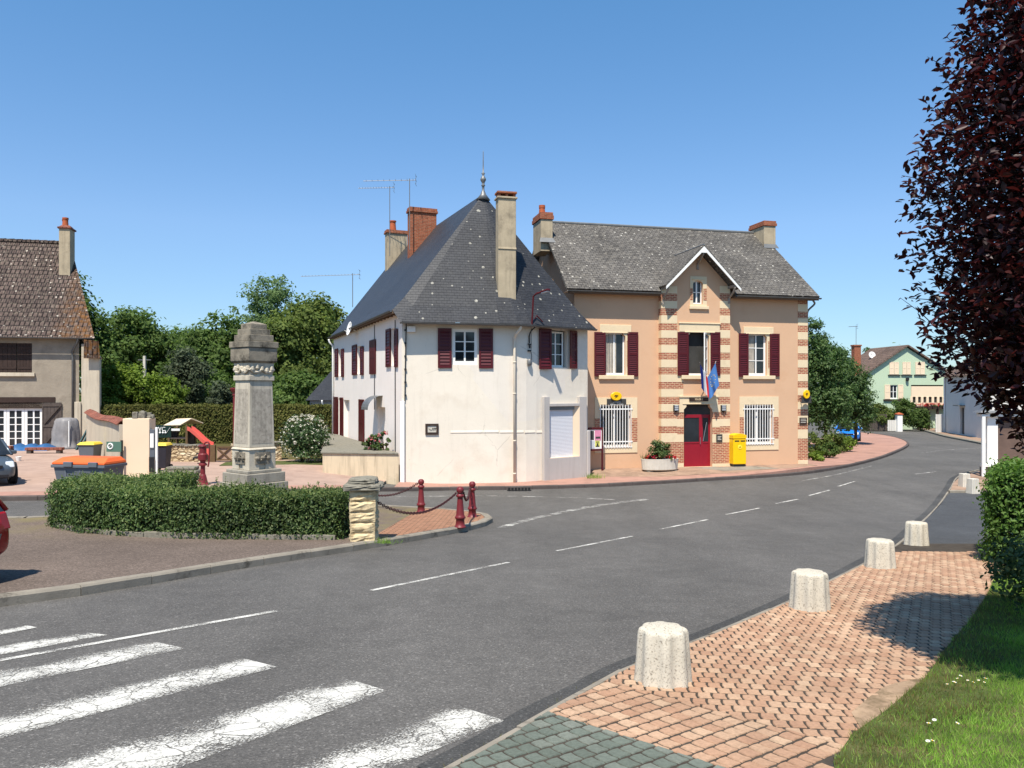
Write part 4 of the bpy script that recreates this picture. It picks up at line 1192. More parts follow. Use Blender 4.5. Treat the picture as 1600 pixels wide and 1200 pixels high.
# insulator bracket and meter under the street lamp
f2b, _l = seg_frame(seg_pts[3], seg_pts[4])
q = MB(); q.M = f2b.mat
x_, z_ = f2b.xz(826, 512); x2, z2 = f2b.xz(826, 572)
q.tube(curve([(x_ + .1, -.3, z_), (x_, -.2, z_ - .12), (x_, -.05, z_ - .3), (x_, -.05, z_ - .6)], 4), .025, 6)
q.box(x_ - .07, x_ + .07, -.1, -.04, z_ - .66, z_ - .62); q.box(x_ - .02, x_ + .02, -.1, -.04, z_ - .8, z_ - .66); q.box(x_ - .07, x_ + .05, -.1, -.03, z_ - .92, z_ - .86)
q.tube(curve([(x_ + .05, -.05, z_ - .88), (x_ + .11, -.04, z_ - 1.05), (x_ + .1, -.04, z_ - 1.3), (x_, -.04, z2 + .05)], 4), .012, 5)
q.tube([(x_ + .1, -.03, z_), (x_ + .1, -.03, z_ - .9)], .009, 4)
q.build('cable_bracket', m['black'], wh, local=False)
q = MB(); q.M = f2b.mat; q.lathe([(.06, 0), (.09, .04), (.09, .2), (.05, .26)], 10, (x_ - .02, -.08, z2 + .02))
q.build('meter', m['zinc'], wh, local=False, smooth=True)
# garage opening with roller shutter
jr = f3.rect(850, 620, 858, 757, -.16)
g3 = MB(); g3.M = f3.mat
ga, gb = f3.x(850.5, -.16), f3.x(917, -.16)
oa, ob = f3.x(859, -.16), f3.x(906, -.16)
zt = f3.xz(880, 633, -.16)[1]; zs = f3.xz(880, 715, -.16)[1]; zp = f3.xz(854, 620, -.16)[1]
zo = zt - .05
g3.box(ga, oa, -.16, -.004, ZB, zp); g3.box(ob, gb, -.16, -.004, ZB, zp)
g3.box(oa, ob, -.158, -.004, ZB, zs)
g3.box(oa, ob, -.157, -.004, zo, zo + .12)
g3.build('garage_surround', m['grey_render'], wh, local=False, bevel=.012)
rc = MB(); rc.M = f3.mat
rc.box(oa, ob, -.15, -.006, zs, zs + .02)
rc.build('garage_sill', m['post_peach'], wh, local=False)
rl = MB(); rl.M = f3.mat; rl.quad((oa + .03, -.02, zs + .02), (ob - .26, -.02, zs + .02), (ob - .26, -.02, zo - .14), (oa + .03, -.02, zo - .14))
rl.build('roller_shutter', m['roller'], wh, local=False)
rb = MB(); rb.M = f3.mat; rb.box(oa + .005, ob - .22, -.08, -.01, zo - .14, zo - .002); rb.box(oa + .003, oa + .035, -.05, -.01, zs + .02, zo - .14)
rb.build('roller_box', m['zinc'], wh, local=False)
rb = MB(); rb.M = f3.mat; rb.add([(ob - .25, -.012, zs + .02), (ob - .002, -.15, zs + .02), (ob - .002, -.15, zo), (ob - .25, -.012, zo)], [(0, 1, 2, 3)])
rb.build('garage_reveal', m['post_peach'], wh, local=False)
ps = MB(); ps.M = f3.mat; ps.box(gb + .01, gb + .17, -.2, .1, ZB, f3.xz(916, 673, -.2)[1])
ps.build('corner_pier', m['grey_render'], wh, local=False, bevel=.02)

# raised terrace along the side wall, roses on it
tw = thing('terrace_wall', 'stained cream rendered retaining wall of the terrace beside the white house', 'wall', (-5.6, 28.5, -3.5))
q = MB()
ta, tb = P(504, 757, 28.9), P(623, 757, 28.45)
for p in (ta, tb): p.z = -3.9
tz = (HOR - 707) / FPX * 28.6
tl_ = P(513, 757, 41.0); tl_.z = -3.9; tr_ = tb + Vector((-.385 * 13, .923 * 13, 0))
q.extrude([ta, tb, tr_, tl_], (0, 0, tz + 3.9 - .07))
q.build('wall_body', m['terrace_render'], tw, local=False)
q = MB(); o_ = Vector((.02, -.05, 0))
q.extrude([ta + Vector((-.06, -.05, tz + 3.9 - .066)), tb + Vector((.0, -.05, tz + 3.9 - .066)), tr_ + Vector((0, 0, tz + 3.9 - .066)), tl_ + Vector((0, 0, tz + 3.9 - .066))], (0, 0, .07))
q.build('coping', m['cap_stone'], tw, local=False, bevel=.015)

# lamp bracket above the gutter
sl = thing('street_lamp', 'burgundy bracket street lamp rising above the white house gutter', 'street lamp', P(833, 505, 29.3))
q = MB(); b0 = P(831, 508, 29.25); b1 = P(833.5, 463, 29.15); b2 = P(838, 459, 29.05); b3 = P(856, 453, 28.6)
q.tube([b0, b0.lerp(b1, .5), b1, b2, b3], .035, 8)
q.tube([P(836, 498, 29.25), P(838.5, 493, 29.2), P(848, 503, 29.4)], .025, 6)
q.build('bracket', m['burgundy'], sl, local=False)
q = MB(); dl = (b3 - b2).normalized()
q.beam(b3 - dl * .32, b3 + dl * .06, .16, .075)
q.build('lamp_head', m['burgundy'], sl, local=False, bevel=.02)
q = MB(); q.beam(b3 - dl * .30 - Vector((0, 0, .05)), b3 + dl * .02 - Vector((0, 0, .05)), .12, .025)
q.build('lens', m['lamp_lens'], sl, local=False)
# ------------------------------------------------------------------ the town hall and post office
PA = math.radians(13.6)
po = thing('town_hall', 'peach rendered town hall and post office with banded brick corners and red door', 'town hall', (13.70, 35.60, -3.6), PA)
F0 = Fr(13.70, 35.60, -3.6, PA)
XL = -11.35; BY = -.28; DEP = 8.0
zE = F0.xz(1262, 462, -.4)[1]                       # eaves
bx0, bx1 = F0.x(1033.5, BY), F0.x(1140.5, BY)
W_ = {}
for k_, r_ in {'ul': (945, 519.5, 977, 586), 'll': (937, 632, 986, 699), 'ur': (1168.5, 521, 1198, 587), 'lr': (1162, 632, 1207.5, 694)}.items(): W_[k_] = F0.rect(*r_)
for k_, r_ in {'bu': (1074.5, 519, 1107.5, 587), 'door': (1068, 632, 1112.5, 729.5), 'gw': (1082.5, 438.5, 1098, 475)}.items(): W_[k_] = F0.rect(*r_, BY)
def flat_arch(r, d=.10, h=.17):
    """opening whose upper corners are cut by little stone corbels"""
    a, b, c, e = r
    return [(a, c), (b, c), (b, e - h), (b - d, e - h * .45), (b - d * 1.05, e), (a + d * 1.05, e), (a + d, e - h * .45), (a, e - h)]
mainw = MB()
mainw.panel(rectp(XL, bx0 + .02, -.4, zE), [flat_arch(W_['ul']), rectp(*W_['ll'])], 0, .2)
mainw.panel(rectp(bx1 - .02, 0, -.4, zE), [flat_arch(W_['ur']), rectp(*W_['lr'])], 0, .2)
zR = F0.xz(1205, 366, 4.0)[1]
for x in (XL, 0):
    mainw.add([(x, 0, -.4), (x, DEP, -.4), (x, DEP, zE), (x, DEP / 2, zR - .05), (x, 0, zE)], [(0, 1, 2, 3, 4)])
mainw.quad((XL, DEP, -.4), (0, DEP, -.4), (0, DEP, zE), (XL, DEP, zE))
mainw.build('wall', m['peach'], po)
# projecting bay with its gable
bayw = MB()
RY = BY - .62                                         # plane of the bargeboards
ax_, az_ = F0.xz(1099, 384, RY)
tlx, tlz = F0.xz(1041, 447, RY); trx, trz = F0.xz(1158, 449, RY)
tz_ = (tlz + trz) / 2; hw = (trx - tlx) / 2; ax_ = (tlx + trx) / 2
slope = (az_ - tz_) / hw
bc = (bx0 + bx1) / 2; bh = (bx1 - bx0) / 2
ztop = lambda x: az_ - abs(x - ax_) * slope - .10
poly = [(bx0, -.4), (bx1, -.4), (bx1, ztop(bx1)), (ax_, ztop(ax_)), (bx0, ztop(bx0))]
gwr = W_['gw']
def arch(r, n=8, k=.55):
    a, b, c, e = r; w = (b - a) / 2; zc = e - w * k * 1.2
    return [(a, c), (b, c)] + [((a + b) / 2 + w * math.cos(math.pi * i / n), zc + w * 1.2 * k * math.sin(math.pi * i / n)) for i in range(n + 1)]
dr = W_['door']
bayw.panel(poly, [flat_arch(W_['bu']), arch(gwr), flat_arch(dr, .12, .22)], BY, .22)
for x in (bx0, bx1): bayw.quad((x, BY, -.4), (x, 0.01, -.4), (x, 0.01, ztop(x)), (x, BY, ztop(x)))
bayw.build('bay_wall', m['peach'], po)
# stone and brick dressings
def dress(x0, x1, z0, z1, y, t=.012, mb=None, mi=0): mb.box(x0, x1, y - t, y + .004, z0, z1, mi)
q = MB(); qside = []
def zpx(py, pxx, yl=0.0): return F0.xz(pxx, py, yl)[1]
def quoin(pa, pb, bricks, top, base, yl, name, wide=()):
    mb = MB()
    x0, x1 = F0.x(pa, yl), F0.x(pb, yl); pm = (pa + pb) / 2
    zt_, zb_ = zpx(top, pm, yl), -.4
    edges = []
    prev = zt_
    for (a, b) in bricks:
        za, zb2 = zpx(a, pm, yl), zpx(b, pm, yl)
        xa, xb = x0, x1
        if prev > za + .01: dress(x0, x1, za, prev, yl, .016, mb, 0)
        dress(xa, xb, zb2, za, yl, .011, mb, 1)
        prev = zb2
    dress(x0, x1, zb_, prev, yl, .03, mb, 0)
    return mb, x0, x1
per = 21.75
bricks_r = [(460 + 6 + 0, 475.2)] + [(487 + per * i, 497.3 + per * i) for i in range(9)] + [(685, 718.5)]
bricks_r = [b for b in bricks_r if b[1] < 680 or b[0] == 685]
mb, x0, x1 = quoin(1246.5, 1262, bricks_r, 464, 730, 0, 'q')
mb.build('quoin', [m['cream'], m['brick']], po)
mbl = MB()
per = 23.0
br_b = [(458.5, 470)] + [(482 + per * i, 493 + per * i) for i in range(9)]
br_b = [b for b in br_b if b[0] < 675] + [(691, 724)]
for pa, pb, inn in ((1033.5, 1058, 1), (1124.5, 1140.5, -1)):
    mb, x0, x1 = quoin(pa, pb, br_b, 447, 730, BY, 'q')
    # lower courses run on to the door, alternately long and short
    dl_, dr2 = dr[0], dr[1]
    for i, (a, b) in enumerate([(585, 597), (597.5, 608), (608, 620), (620, 632), (632, 643.7), (643.7, 654.7), (654.7, 667), (667, 678.7), (678.7, 691), (691, 724), (724, 731)]):
        pmid = (pa + pb) / 2
        za, zb2 = zpx(a, pmid, BY), zpx(b, pmid, BY)
        isb = i % 2 == 1
        if i <= 2: lim = F0.x(1067.5 if inn > 0 else 1118, BY)
        elif i <= 3: lim = F0.x(1061.5 if inn > 0 else 1121, BY)
        else: lim = dl_ if inn > 0 else dr2
        if inn > 0 and lim > x1: dress(x1, lim, zb2, za, BY, .011 if isb else .016, mb, 1 if isb else 0)
        if inn < 0 and lim < x0: dress(lim, x0, zb2, za, BY, .011 if isb else .016, mb, 1 if isb else 0)
    if inn > 0:       # the return of the bay shows the same bands
        pm = 1038; prev = ztop(x0) - .06
        for (a, b) in br_b:
            za, zb2 = zpx(a, pm, BY), zpx(b, pm, BY)
            mb.box(x0 - .014, x0 + .003, BY - .014, 0, za, prev, 0); mb.box(x0 - .010, x0 + .003, BY - .010, 0, zb2, za, 1); prev = zb2
        mb.box(x0 - .02, x0 + .003, BY - .02, 0, -.4, prev, 0)
    mb.build('quoin', [m['cream'], m['brick']], po)
# surrounds of windows and door
def surround(name, pxr, holes, yl, t=.03, extra=None, mats=None, bricks=()):
    mb = MB(); a, b, c, e = pxr
    mb.panel(rectp(a, b, c, e), holes, yl - t, t)
    for (p, q2) in (((a, c), (b, c)), ((b, c), (b, e)), ((b, e), (a, e)), ((a, e), (a, c))):
        mb.quad((p[0], yl - t, p[1]), (q2[0], yl - t, q2[1]), (q2[0], yl + .004, q2[1]), (p[0], yl + .004, p[1]))
    for r in bricks: mb.box(r[0], r[1], yl - t - .006, yl + .002, r[2], r[3], 1)
    return mb.build(name, [m['cream'], m['brick']], po)
for key, o_, bk in (('ll', (929, 621, 995.5, 707.5), (654, 691)), ('lr', (1155, 619.5, 1216, 703), (652, 686))):
    r = F0.rect(*o_); h = W_[key]
    zb1, zb0 = zpx(bk[0], o_[0]), zpx(bk[1], o_[0])
    surround('window_surround', r, [rectp(*h)], 0, .03, bricks=[(r[0] + .004, h[0] - .01, zb0, zb1), (h[1] + .01, r[1] - .004, zb0, zb1)])
for key, lint, sill, strip_ in (('ul', (937, 507.5, 986, 519.7), (935, 586.5, 989.5, 592.5), (942, 980)), ('ur', (1161.5, 511, 1208, 521.5), (1160, 587, 1210, 592.5), (1165, 1202))):
    h = W_[key]; a, b = F0.x(strip_[0]), F0.x(strip_[1])
    surround('window_surround', (a, b, h[2] - .02, h[3] + .02), [flat_arch(h)], 0, .02, bricks=[(h[1] + .06, b - .01, h[2] + .35, h[3] - .35)])
    mb = MB(); r = F0.rect(*lint); mb.box(r[0], r[1], -.045, .004, r[2], r[3]); mb.box(r[0] + .1, r[1] - .1, -.07, .004, r[2] - .025, r[2] + .02)
    mb.build('lintel', m['cream'], po, bevel=.012)
    mb = MB(); r = F0.rect(*sill); mb.box(r[0], r[1], -.10, .004, r[2], r[3]); mb.build('sill', m['cream'], po, bevel=.012)
h = W_['bu']; a, b = F0.x(1058.5, BY), F0.x(1124, BY)
surround('window_surround', (a, b, h[2] - .02, h[3] + .02), [flat_arch(h)], BY, .02, bricks=[(h[1] + .1, b - .01, zpx(b_, 1120, BY), zpx(a_, 1120, BY)) for a_, b_ in ((529, 539), (552, 562), (575, 585))])
mb = MB(); r = F0.rect(1061, 504.5, 1124, 519, BY); mb.box(r[0], r[1], BY - .05, BY + .004, r[2], r[3] - .02); mb.box(r[0] - .03, r[1] + .03, BY - .085, BY + .004, r[3] - .05, r[3])
mb.box(r[0] + .25, r[1] - .25, BY - .08, BY + .004, r[2] - .025, r[2] + .02)
mb.build('lintel', m['cream'], po, bevel=.012)
mb = MB(); r = F0.rect(1064, 586.5, 1116, 592.5, BY); mb.box(r[0], r[1], BY - .11, BY + .004, r[2], r[3])
mb.build('sill', m['cream'], po, bevel=.012)
r = F0.rect(1061.5, 619.5, 1121, 633, BY)
mb = MB(); mb.panel(rectp(r[0], r[1], dr[3] - .34, r[3]), [flat_arch(dr, .12, .22)], BY - .03, .03); mb.box(r[0] - .02, r[1] + .02, BY - .07, BY - .004, r[3] - .03, r[3] + .03)
mb.box(dr[0] - .06, dr[1] + .06, BY - .055, BY - .004, dr[3] + .02, dr[3] + .05)
mb.build('door_lintel', m['cream'], po)
gr_ = F0.rect(1078, 432, 1104, 482, BY)
surround('window_surround', gr_, [arch(gwr)], BY, .025, bricks=[(gr_[0] + .004, gwr[0] - .02, zpx(469, 1080, BY), zpx(450, 1080, BY)), (gwr[1] + .02, gr_[1] - .004, zpx(469, 1080, BY), zpx(450, 1080, BY))])
mb = MB(); r = F0.rect(1076.5, 478.5, 1106.5, 482.5, BY); mb.box(r[0], r[1], BY - .09, BY - .005, r[2] - .02, r[3]); mb.build('sill', m['cream'], po, bevel=.01)
mb = MB(); mb.box(gwr[0] - .06, gwr[1] + .06, BY - .06, BY - .02, gwr[3] + .03, gwr[3] + .06); mb.build('lintel', m['cream'], po, bevel=.01)
# windows
window(po, F0, *[W_['ul'][i] for i in range(4)], .12, 2, 1, .07, .03, curtain=[(0.0, .62)])
window(po, F0, *W_['ur'], .12, 2, 3, .085, .03, curtain=[(0.0, .40)])
window(po, F0, *gwr, BY + .12, 2, 2, .05, .035)
h = W_['bu']
q = MB(); q.box(h[0], h[1], BY + .21, BY + .24, h[2], h[3]); q.build('dark_room', m['inside'], po)
q = MB(); q.box(h[0], h[0] + .05, BY + .1, BY + .16, h[2], h[3]); q.box(h[1] - .05, h[1], BY + .1, BY + .16, h[2], h[3]); q.box(h[0], h[1], BY + .102, BY + .158, h[2], h[2] + .1)
q.M = Matrix.Translation((h[1] - .03, BY + .1, 0)) @ Matrix.Rotation(math.radians(48), 4, 'Z')
wl = -.46
for bxx in ((wl, wl + .07, h[2] + .1, h[3] - .02), (-.07, 0, h[2] + .1, h[3] - .02), (wl + .07, -.07, h[2] + .1, h[2] + .2), (wl + .07, -.07, h[3] - .1, h[3] - .02), (wl + .07, -.07, h[2] + .7, h[2] + .74), (wl + .07, -.07, h[2] + 1.25, h[2] + 1.29)):
    q.box(bxx[0], bxx[1], -.02, .025, bxx[2], bxx[3])
w_ = q.build('window', m['white_paint'], po)
q = MB(); q.M = Matrix.Translation((h[1] - .03, BY + .1, 0)) @ Matrix.Rotation(math.radians(48), 4, 'Z'); q.box(wl + .05, -.05, 0, .006, h[2] + .15, h[3] - .06)
k = q.build('pane', m['glass'], po); k.parent = w_
for key in ('ll', 'lr'):
    h = W_[key]
    window(po, F0, *h, .13, 2, 1, .08, .05)
    g = MB(); n_ = 12
    for i in range(n_):
        x = h[0] + .02 + (h[1] - h[0] - .04) * i / (n_ - 1); g.tube([(x, -.045, h[2] - .04), (x, -.045, h[3] - .01)], .017, 6)
    for z in (h[2] + .07 + .18, h[3] - .20): g.box(h[0] - .05, h[1] + .05, -.06, -.035, z - .025, z + .025)
    g.box(h[0] - .03, h[1] + .03, -.058, -.036, h[2] + .0, h[2] + .03)
    g.build('window_grille', m['white_paint'], po)
for r_, yl in (((928, 519, 945.5, 588), 0), ((980, 519, 996.3, 588), 0), ((1153.4, 521, 1168.6, 588.5), 0), ((1202, 521.5, 1217, 588), 0), ((1058, 519, 1075, 587), BY), ((1109.5, 519, 1124.5, 587), BY)):
    shutter('shutter', po, F0, *F0.rect(*r_, yl), m['burgundy'], yl - .035, slats=24)
# door
d_ = MB(); y = BY + .16; a, b, c, e = dr; zt_ = zpx(648, 1090, BY); xm = F0.x(1098, BY)
zg0, zg1 = zpx(691.5, 1090, BY), zpx(656.5, 1090, BY)
d_.box(a, b, y, y + .06, zt_ - .14, zt_)
for x0, x1 in ((a, a + .05), (b - .09, b), (xm - .09, xm + .09)): d_.box(x0, x1, y + .001, y + .058, c, zt_ - .14)
d_.box(a + .05, xm - .09, y + .004, y + .05, c, zg0); d_.box(xm + .09, b - .09, y + .004, y + .05, c, zg0)
d_.box(a + .05, xm - .09, y - .012, y + .004, zg0 - .05, zg0 + .02); d_.box(xm + .09, b - .09, y - .012, y + .004, zg0 - .05, zg0 + .02)
dd = d_.build('door', m['door_red'], po, bevel=.006)
g = MB(); g.box(a + .03, xm - .07, y + .02, y + .035, zg0, zt_ - .12); g.box(xm + .07, b - .07, y + .02, y + .035, zg0, zt_ - .12)
k = g.build('pane', m['glass'], po); k.parent = dd
g = MB(); g.tube([(xm - .06, y - .05, c + 1.0), (xm - .06, y - .05, c + 1.3)], .015, 6); k = g.build('handle', m['steel'], po); k.parent = dd
g = MB(); g.tube([(xm + .1, y - .01, zg0 + .05), (xm + .26, y - .02, zg1 - .1)], .02, 6); k = g.build('handle', m['steel'], po); k.parent = dd
g = MB(); g.box(a, b, y + .01, y + .05, zt_ + .002, e); g.build('transom', m['inside'], po)
g = MB(); r = F0.rect(1064, 727.5, 1117, 733, BY); g.box(r[0], r[1], BY - .28, BY + .15, -.4, dr[2] - .002); g.build('door_step', m['kerb_grey'], po, bevel=.015)
# name over the door, plates, wall lamps
def plate(name, r, yl, mat, t=.035, bevel=.01):
    q = MB(); q.box(r[0], r[1], yl - t, yl - .002, r[2], r[3]); return q.build(name, mat, po, bevel=bevel)
r = F0.rect(1076, 621.3, 1106, 627, BY); pl_ = plate('name_plate', r, BY - .03, m['dark_wood'], .04, .02)
k = text_mesh('lettering', 'MAIRIE', .13, m['cream'], po, Matrix.Translation(((r[0] + r[1]) / 2, BY - .073, (r[2] + r[3]) / 2)) @ TXT, .002); k.parent = pl_
r = F0.rect(1118.5, 678.5, 1128, 690.5, BY); pl_ = plate('notice_plate', r, BY - .02, m['dark_panel'])
q = MB()
for i in range(3): q.box(r[0] + .06, r[1] - .06 - .05 * (i % 2), BY - .058, BY - .054, r[2] + .1 + i * .06, r[2] + .13 + i * .06)
k = q.build('lettering', m['concrete_smooth'], po); k.parent = pl_
r = F0.rect(1248.5, 652.5, 1260, 663, 0); pl_ = plate('notice_plate', r, -.02, m['dark_wood'])
q = MB()
for i in range(3): q.box(r[0] + .05, r[1] - .07 + .03 * (i % 2), -.058, -.054, r[2] + .08 + i * .075, r[2] + .105 + i * .075)
k = q.build('lettering', m['concrete_smooth'], po); k.parent = pl_
for pa in (1051.5, 1125.5):
    r = F0.rect(pa, 633, pa + 8, 644, BY); q = MB(); q.box(r[0], r[1], BY - .10, BY - .01, r[2] + .05, r[3]); q.lathe([(.02, 0), (.07, .06), (.09, .06)], 10, ((r[0] + r[1]) / 2, BY - .055, r[2] - .01))
    w_ = q.build('wall_lamp', m['black'], po, bevel=.015)
    q = MB()
    for i in range(3): z = r[2] + .085 + i * .085; q.box(r[0] + .035, r[1] - .035, BY - .106, BY - .09, z, z + .045)
    k = q.build('lens', m['lamp_lens'], po); k.parent = w_
# roof of the main block
roof = MB()
zEd = zE - .02; ye = -.42; yr = DEP / 2
def main_z(y): return zEd + (zR - zEd) * (y - ye) / (yr - ye)
xl_, xr_ = XL - .45, F0.x(1281, ye)
gl0, gl1 = tlx - .02, trx + .02
yv = ye + (tz_ - zEd) / (zR - zEd) * (yr - ye)
yb = ye + (az_ - zEd) / (zR - zEd) * (yr - ye)
roof.add([(xl_, ye, zEd), (gl0, ye, zEd), (gl0, yv, tz_), (ax_, yb, az_), (gl1, yv, tz_), (gl1, ye, zEd), (xr_, ye, zEd), (xr_ - .28, yr, zR), (xl_ + .1, yr, zR)],
         [(0, 1, 2, 3, 8), (3, 4, 5, 6, 7), (3, 7, 8)])
roof.quad((xl_ + .1, yr, zR), (xr_ - .28, yr, zR), (xr_, DEP + .42, zEd), (xl_, DEP + .42, zEd))
rr = roof.build('roof', m['grey_slate'], po)
md = rr.modifiers.new('thickness', 'SOLIDIFY'); md.thickness = .10; md.offset = -1
g = MB(); g.tube([(xl_ + .1, yr, zR + .02), (xr_ - .28, yr, zR + .02)], .07, 8); k = g.build('ridge_cap', m['zinc'], po); k.parent = rr
groof = MB()
groof.quad((ax_, RY, az_), (ax_, yb, az_), (tlx, yv, tz_), (tlx, RY, tz_)); groof.quad((ax_, RY, az_), (trx, RY, tz_), (trx, yv, tz_), (ax_, yb, az_))
rr = groof.build('bay_roof', m['grey_slate'], po)
md = rr.modifiers.new('thickness', 'SOLIDIFY'); md.thickness = .09; md.offset = -1
md.offset = 0
g = MB(); g.tube([(ax_, RY, az_ + .06), (ax_, yb + .1, az_ + .06)], .04, 6); k = g.build('ridge_cap', m['zinc'], po); k.parent = rr
g = MB()
for sx, tx in ((-1, tlx), (1, trx)):
    a_, b_ = Vector((ax_, RY - .02, az_ - .02)), Vector((tx, RY - .02, tz_ - .03))
    g.extrude([a_, b_, b_ - Vector((0, 0, .12)), a_ - Vector((0, 0, .16))], (0, .035, 0))
g.extrude([(ax_ - .16, RY - .025, az_ - .30), (ax_ + .16, RY - .025, az_ - .30), (ax_, RY - .025, az_ - .12)], (0, .03, 0))
g.build('bargeboard', m['white_paint'], po)
gt_ = plain('grey_timber', S(170, 160, 148, .7), .8, .12, 4, .003, 40)
for sx, xx in ((-1, bx0 + .06), (1, bx1 - .06)):
    g = MB()
    zz = ztop(xx) + .02
    g.beam((xx + .02 * sx, RY + .03, zz - .08), (xx, BY, zz - .08), .10, .12)
    g.tube(curve([(xx, RY + .05, zz - .14), (xx, RY + .25, zz - .36), (xx, BY - .05, zz - .56), (xx, BY - .03, zz - .8)], 4), .05, 6)
    g.build('bracket', gt_, po)
g = MB()
g.beam((ax_, RY + .03, az_ - .26), (ax_, BY, az_ - .26), .10, .12)
g.tube(curve([(ax_, RY + .05, az_ - .32), (ax_, RY + .28, az_ - .50), (ax_, BY - .04, az_ - .72), (ax_, BY - .02, az_ - .95)], 4), .05, 6)
g.build('bracket', gt_, po)
# eaves boards and gutters
g = MB()
for x0, x1 in ((xl_, gl0), (gl1, xr_ - .05)):
    g.box(x0, x1, ye + .03, 0, zEd - .16, zEd - .11)
    g.box(x0, x1, ye, ye + .03, zEd - .19, zEd - .06)
g.build('soffit', plain('brown_soffit', S(150, 124, 104, .6), .8, .1, 3), po)
gutter(po, [(xl_, ye - .06, zEd - .08), (gl0, ye - .06, zEd - .08)], m['gutter_grey'], .065)
gutter(po, [(gl1, ye - .06, zEd - .08), (xr_ + .02, ye - .06, zEd - .08)], m['gutter_grey'], .065)
g = MB(); g.tube(curve([(xr_ - .05, .0, zEd - .16), (.4, .05, zEd - .3), (.10, .12, zEd - .62), (.08, .14, zEd - 1.0)], 4) + [Vector((.08, .14, 0))], .045, 8)
g.build('downpipe', m['zinc'], po, smooth=True)
for px0, px1, top, cap_, base_, pot in ((845, 863.5, 343, 332, 376, [(-.12, .25, .16, .42)]), (1194, 1212, 353.5, 345.5, 386, None)):
    # the chimney's front face stands on the front slope
    zc = zpx(base_, (px0 + px1) / 2, 2.9); yf = None
    for i in range(60):
        yy = 1.5 + i * .05
        if main_z(yy) >= zpx(base_, (px0 + px1) / 2, yy): yf = yy; break
    yf = yf or 2.8
    xa, xb = F0.x(px0, yf), F0.x(px1, yf); ztp = zpx(top, px1, yf); zcp = zpx(cap_, px1, yf)
    dch = 1.35
    mb = MB(); mb.box(xa, xb, yf, yf + dch, main_z(yf) - .5, ztp); ch = mb.build('chimney', m['chimney_render'], po, bevel=.015)
    mb = MB(); mb.box(xa - .05, xb + .05, yf - .05, yf + dch + .05, ztp + .002, ztp + (zcp - ztp) * .55); mb.box(xa - .02, xb + .02, yf - .02, yf + dch + .02, ztp + (zcp - ztp) * .55, zcp)
    k = mb.build('chimney_cap', m['brick_orange'], po, bevel=.01); k.parent = ch
    mb = MB(); z_ = main_z(yf); mb.add([(xa - .1, yf - .16, main_z(yf - .16) + .03), (xb + .1, yf - .16, main_z(yf - .16) + .03), (xb + .02, yf - .01, z_ + .12), (xa - .02, yf - .01, z_ + .12)], [(0, 1, 2, 3)])
    k = mb.build('flashing', m['zinc'], po); k.parent = ch
    if pot:
        t = MB(); t.lathe([(.16, 0), (.135, .25), (.15, .3), (.15, .42), (.09, .425)], 14, (xa + .2, yf + .5, zcp)); k = t.build('chimney_pot', m['terracotta'], po); k.parent = ch
# oval signs of the post office
def oval_sign(name, label, cx, cy, cz, rx, rz_, depth, plate_r, facing_y, plate_mat, text=True):
    t = thing(name, label, 'sign', po.matrix_basis @ Vector((cx, cy, cz)), PA, 'yellow oval post signs')
    q = MB(); n = 28
    for (s_, y0) in ((1.0, 0.0), (1.0, -depth), (.93, -depth - .012)): q.v += [(rx * s_ * math.cos(2 * math.pi * i / n), y0, rz_ * s_ * math.sin(2 * math.pi * i / n)) for i in range(n)]
    q.f += [[j * n + i, j * n + (i + 1) % n, (j + 1) * n + (i + 1) % n, (j + 1) * n + i] for j in (0, 1) for i in range(n)] + [list(range(2 * n, 3 * n)), list(range(n))]
    q.m = [0] * len(q.f); q.build('oval_panel', m['yellow'], t)
    q = MB(); y0 = -depth - .016
    arrow = [(-.30, .28), (.42, .28), (.05, -.05), (.40, -.05), (-.36, -.55), (-.05, -.12), (-.42, -.12)]
    q.extrude([(a * rx, y0, b * rz_) for a, b in arrow], (0, .006, 0)); q.build('bird_mark', plain('mark_brown', S(104, 70, 20, .8), .5), t)
    q = MB(); q.box(plate_r[0] - cx, plate_r[1] - cx, facing_y[0] - cy, facing_y[1] - cy, plate_r[2] - cz, plate_r[3] - cz); pp = q.build('name_board', plate_mat, t, bevel=.008)
    if text:
        w = plate_r[1] - plate_r[0]; zc = (plate_r[2] + plate_r[3]) / 2 - cz; xc = (plate_r[0] + plate_r[1]) / 2 - cx; yf = facing_y[0] - cy - .004
        k = text_mesh('lettering', 'LA POSTE', .085, m['white_paint'], t, Matrix.Translation((xc, yf, zc - .02)) @ TXT, .001); k.parent = pp
        k = text_mesh('lettering', 'AGENCE POSTALE', .075, m['white_paint'], t, Matrix.Translation((xc, yf, zc - .115)) @ TXT, .001); k.parent = pp
    return t
r = F0.rect(948, 623.3, 978, 632.3, -.03); c_ = F0.xz(962.5, 619, -.1)
oval_sign('post_sign', 'yellow oval sign over the grey board above the left barred window', c_[0], -.075, c_[1], .25, .185, .07, r, (-.065, -.033), m['dark_panel'])
c_ = F0.xz(1261, 616, -.4); r = F0.rect(1252.5, 618.5, 1268, 630, -.3)
oval_sign('post_sign', 'yellow oval hanging sign on the brick corner beside the linden tree', c_[0], -.33, c_[1], .165, .2, .05, r, (-.30, -.26), m['dark_panel'], False)
g = MB(); z_ = c_[1] - .2; g.tube([(r[0] + .1, -.28, z_), (r[0] + .1, 0, z_)], .02, 6); g.build('sign_bracket', m['black'], po)

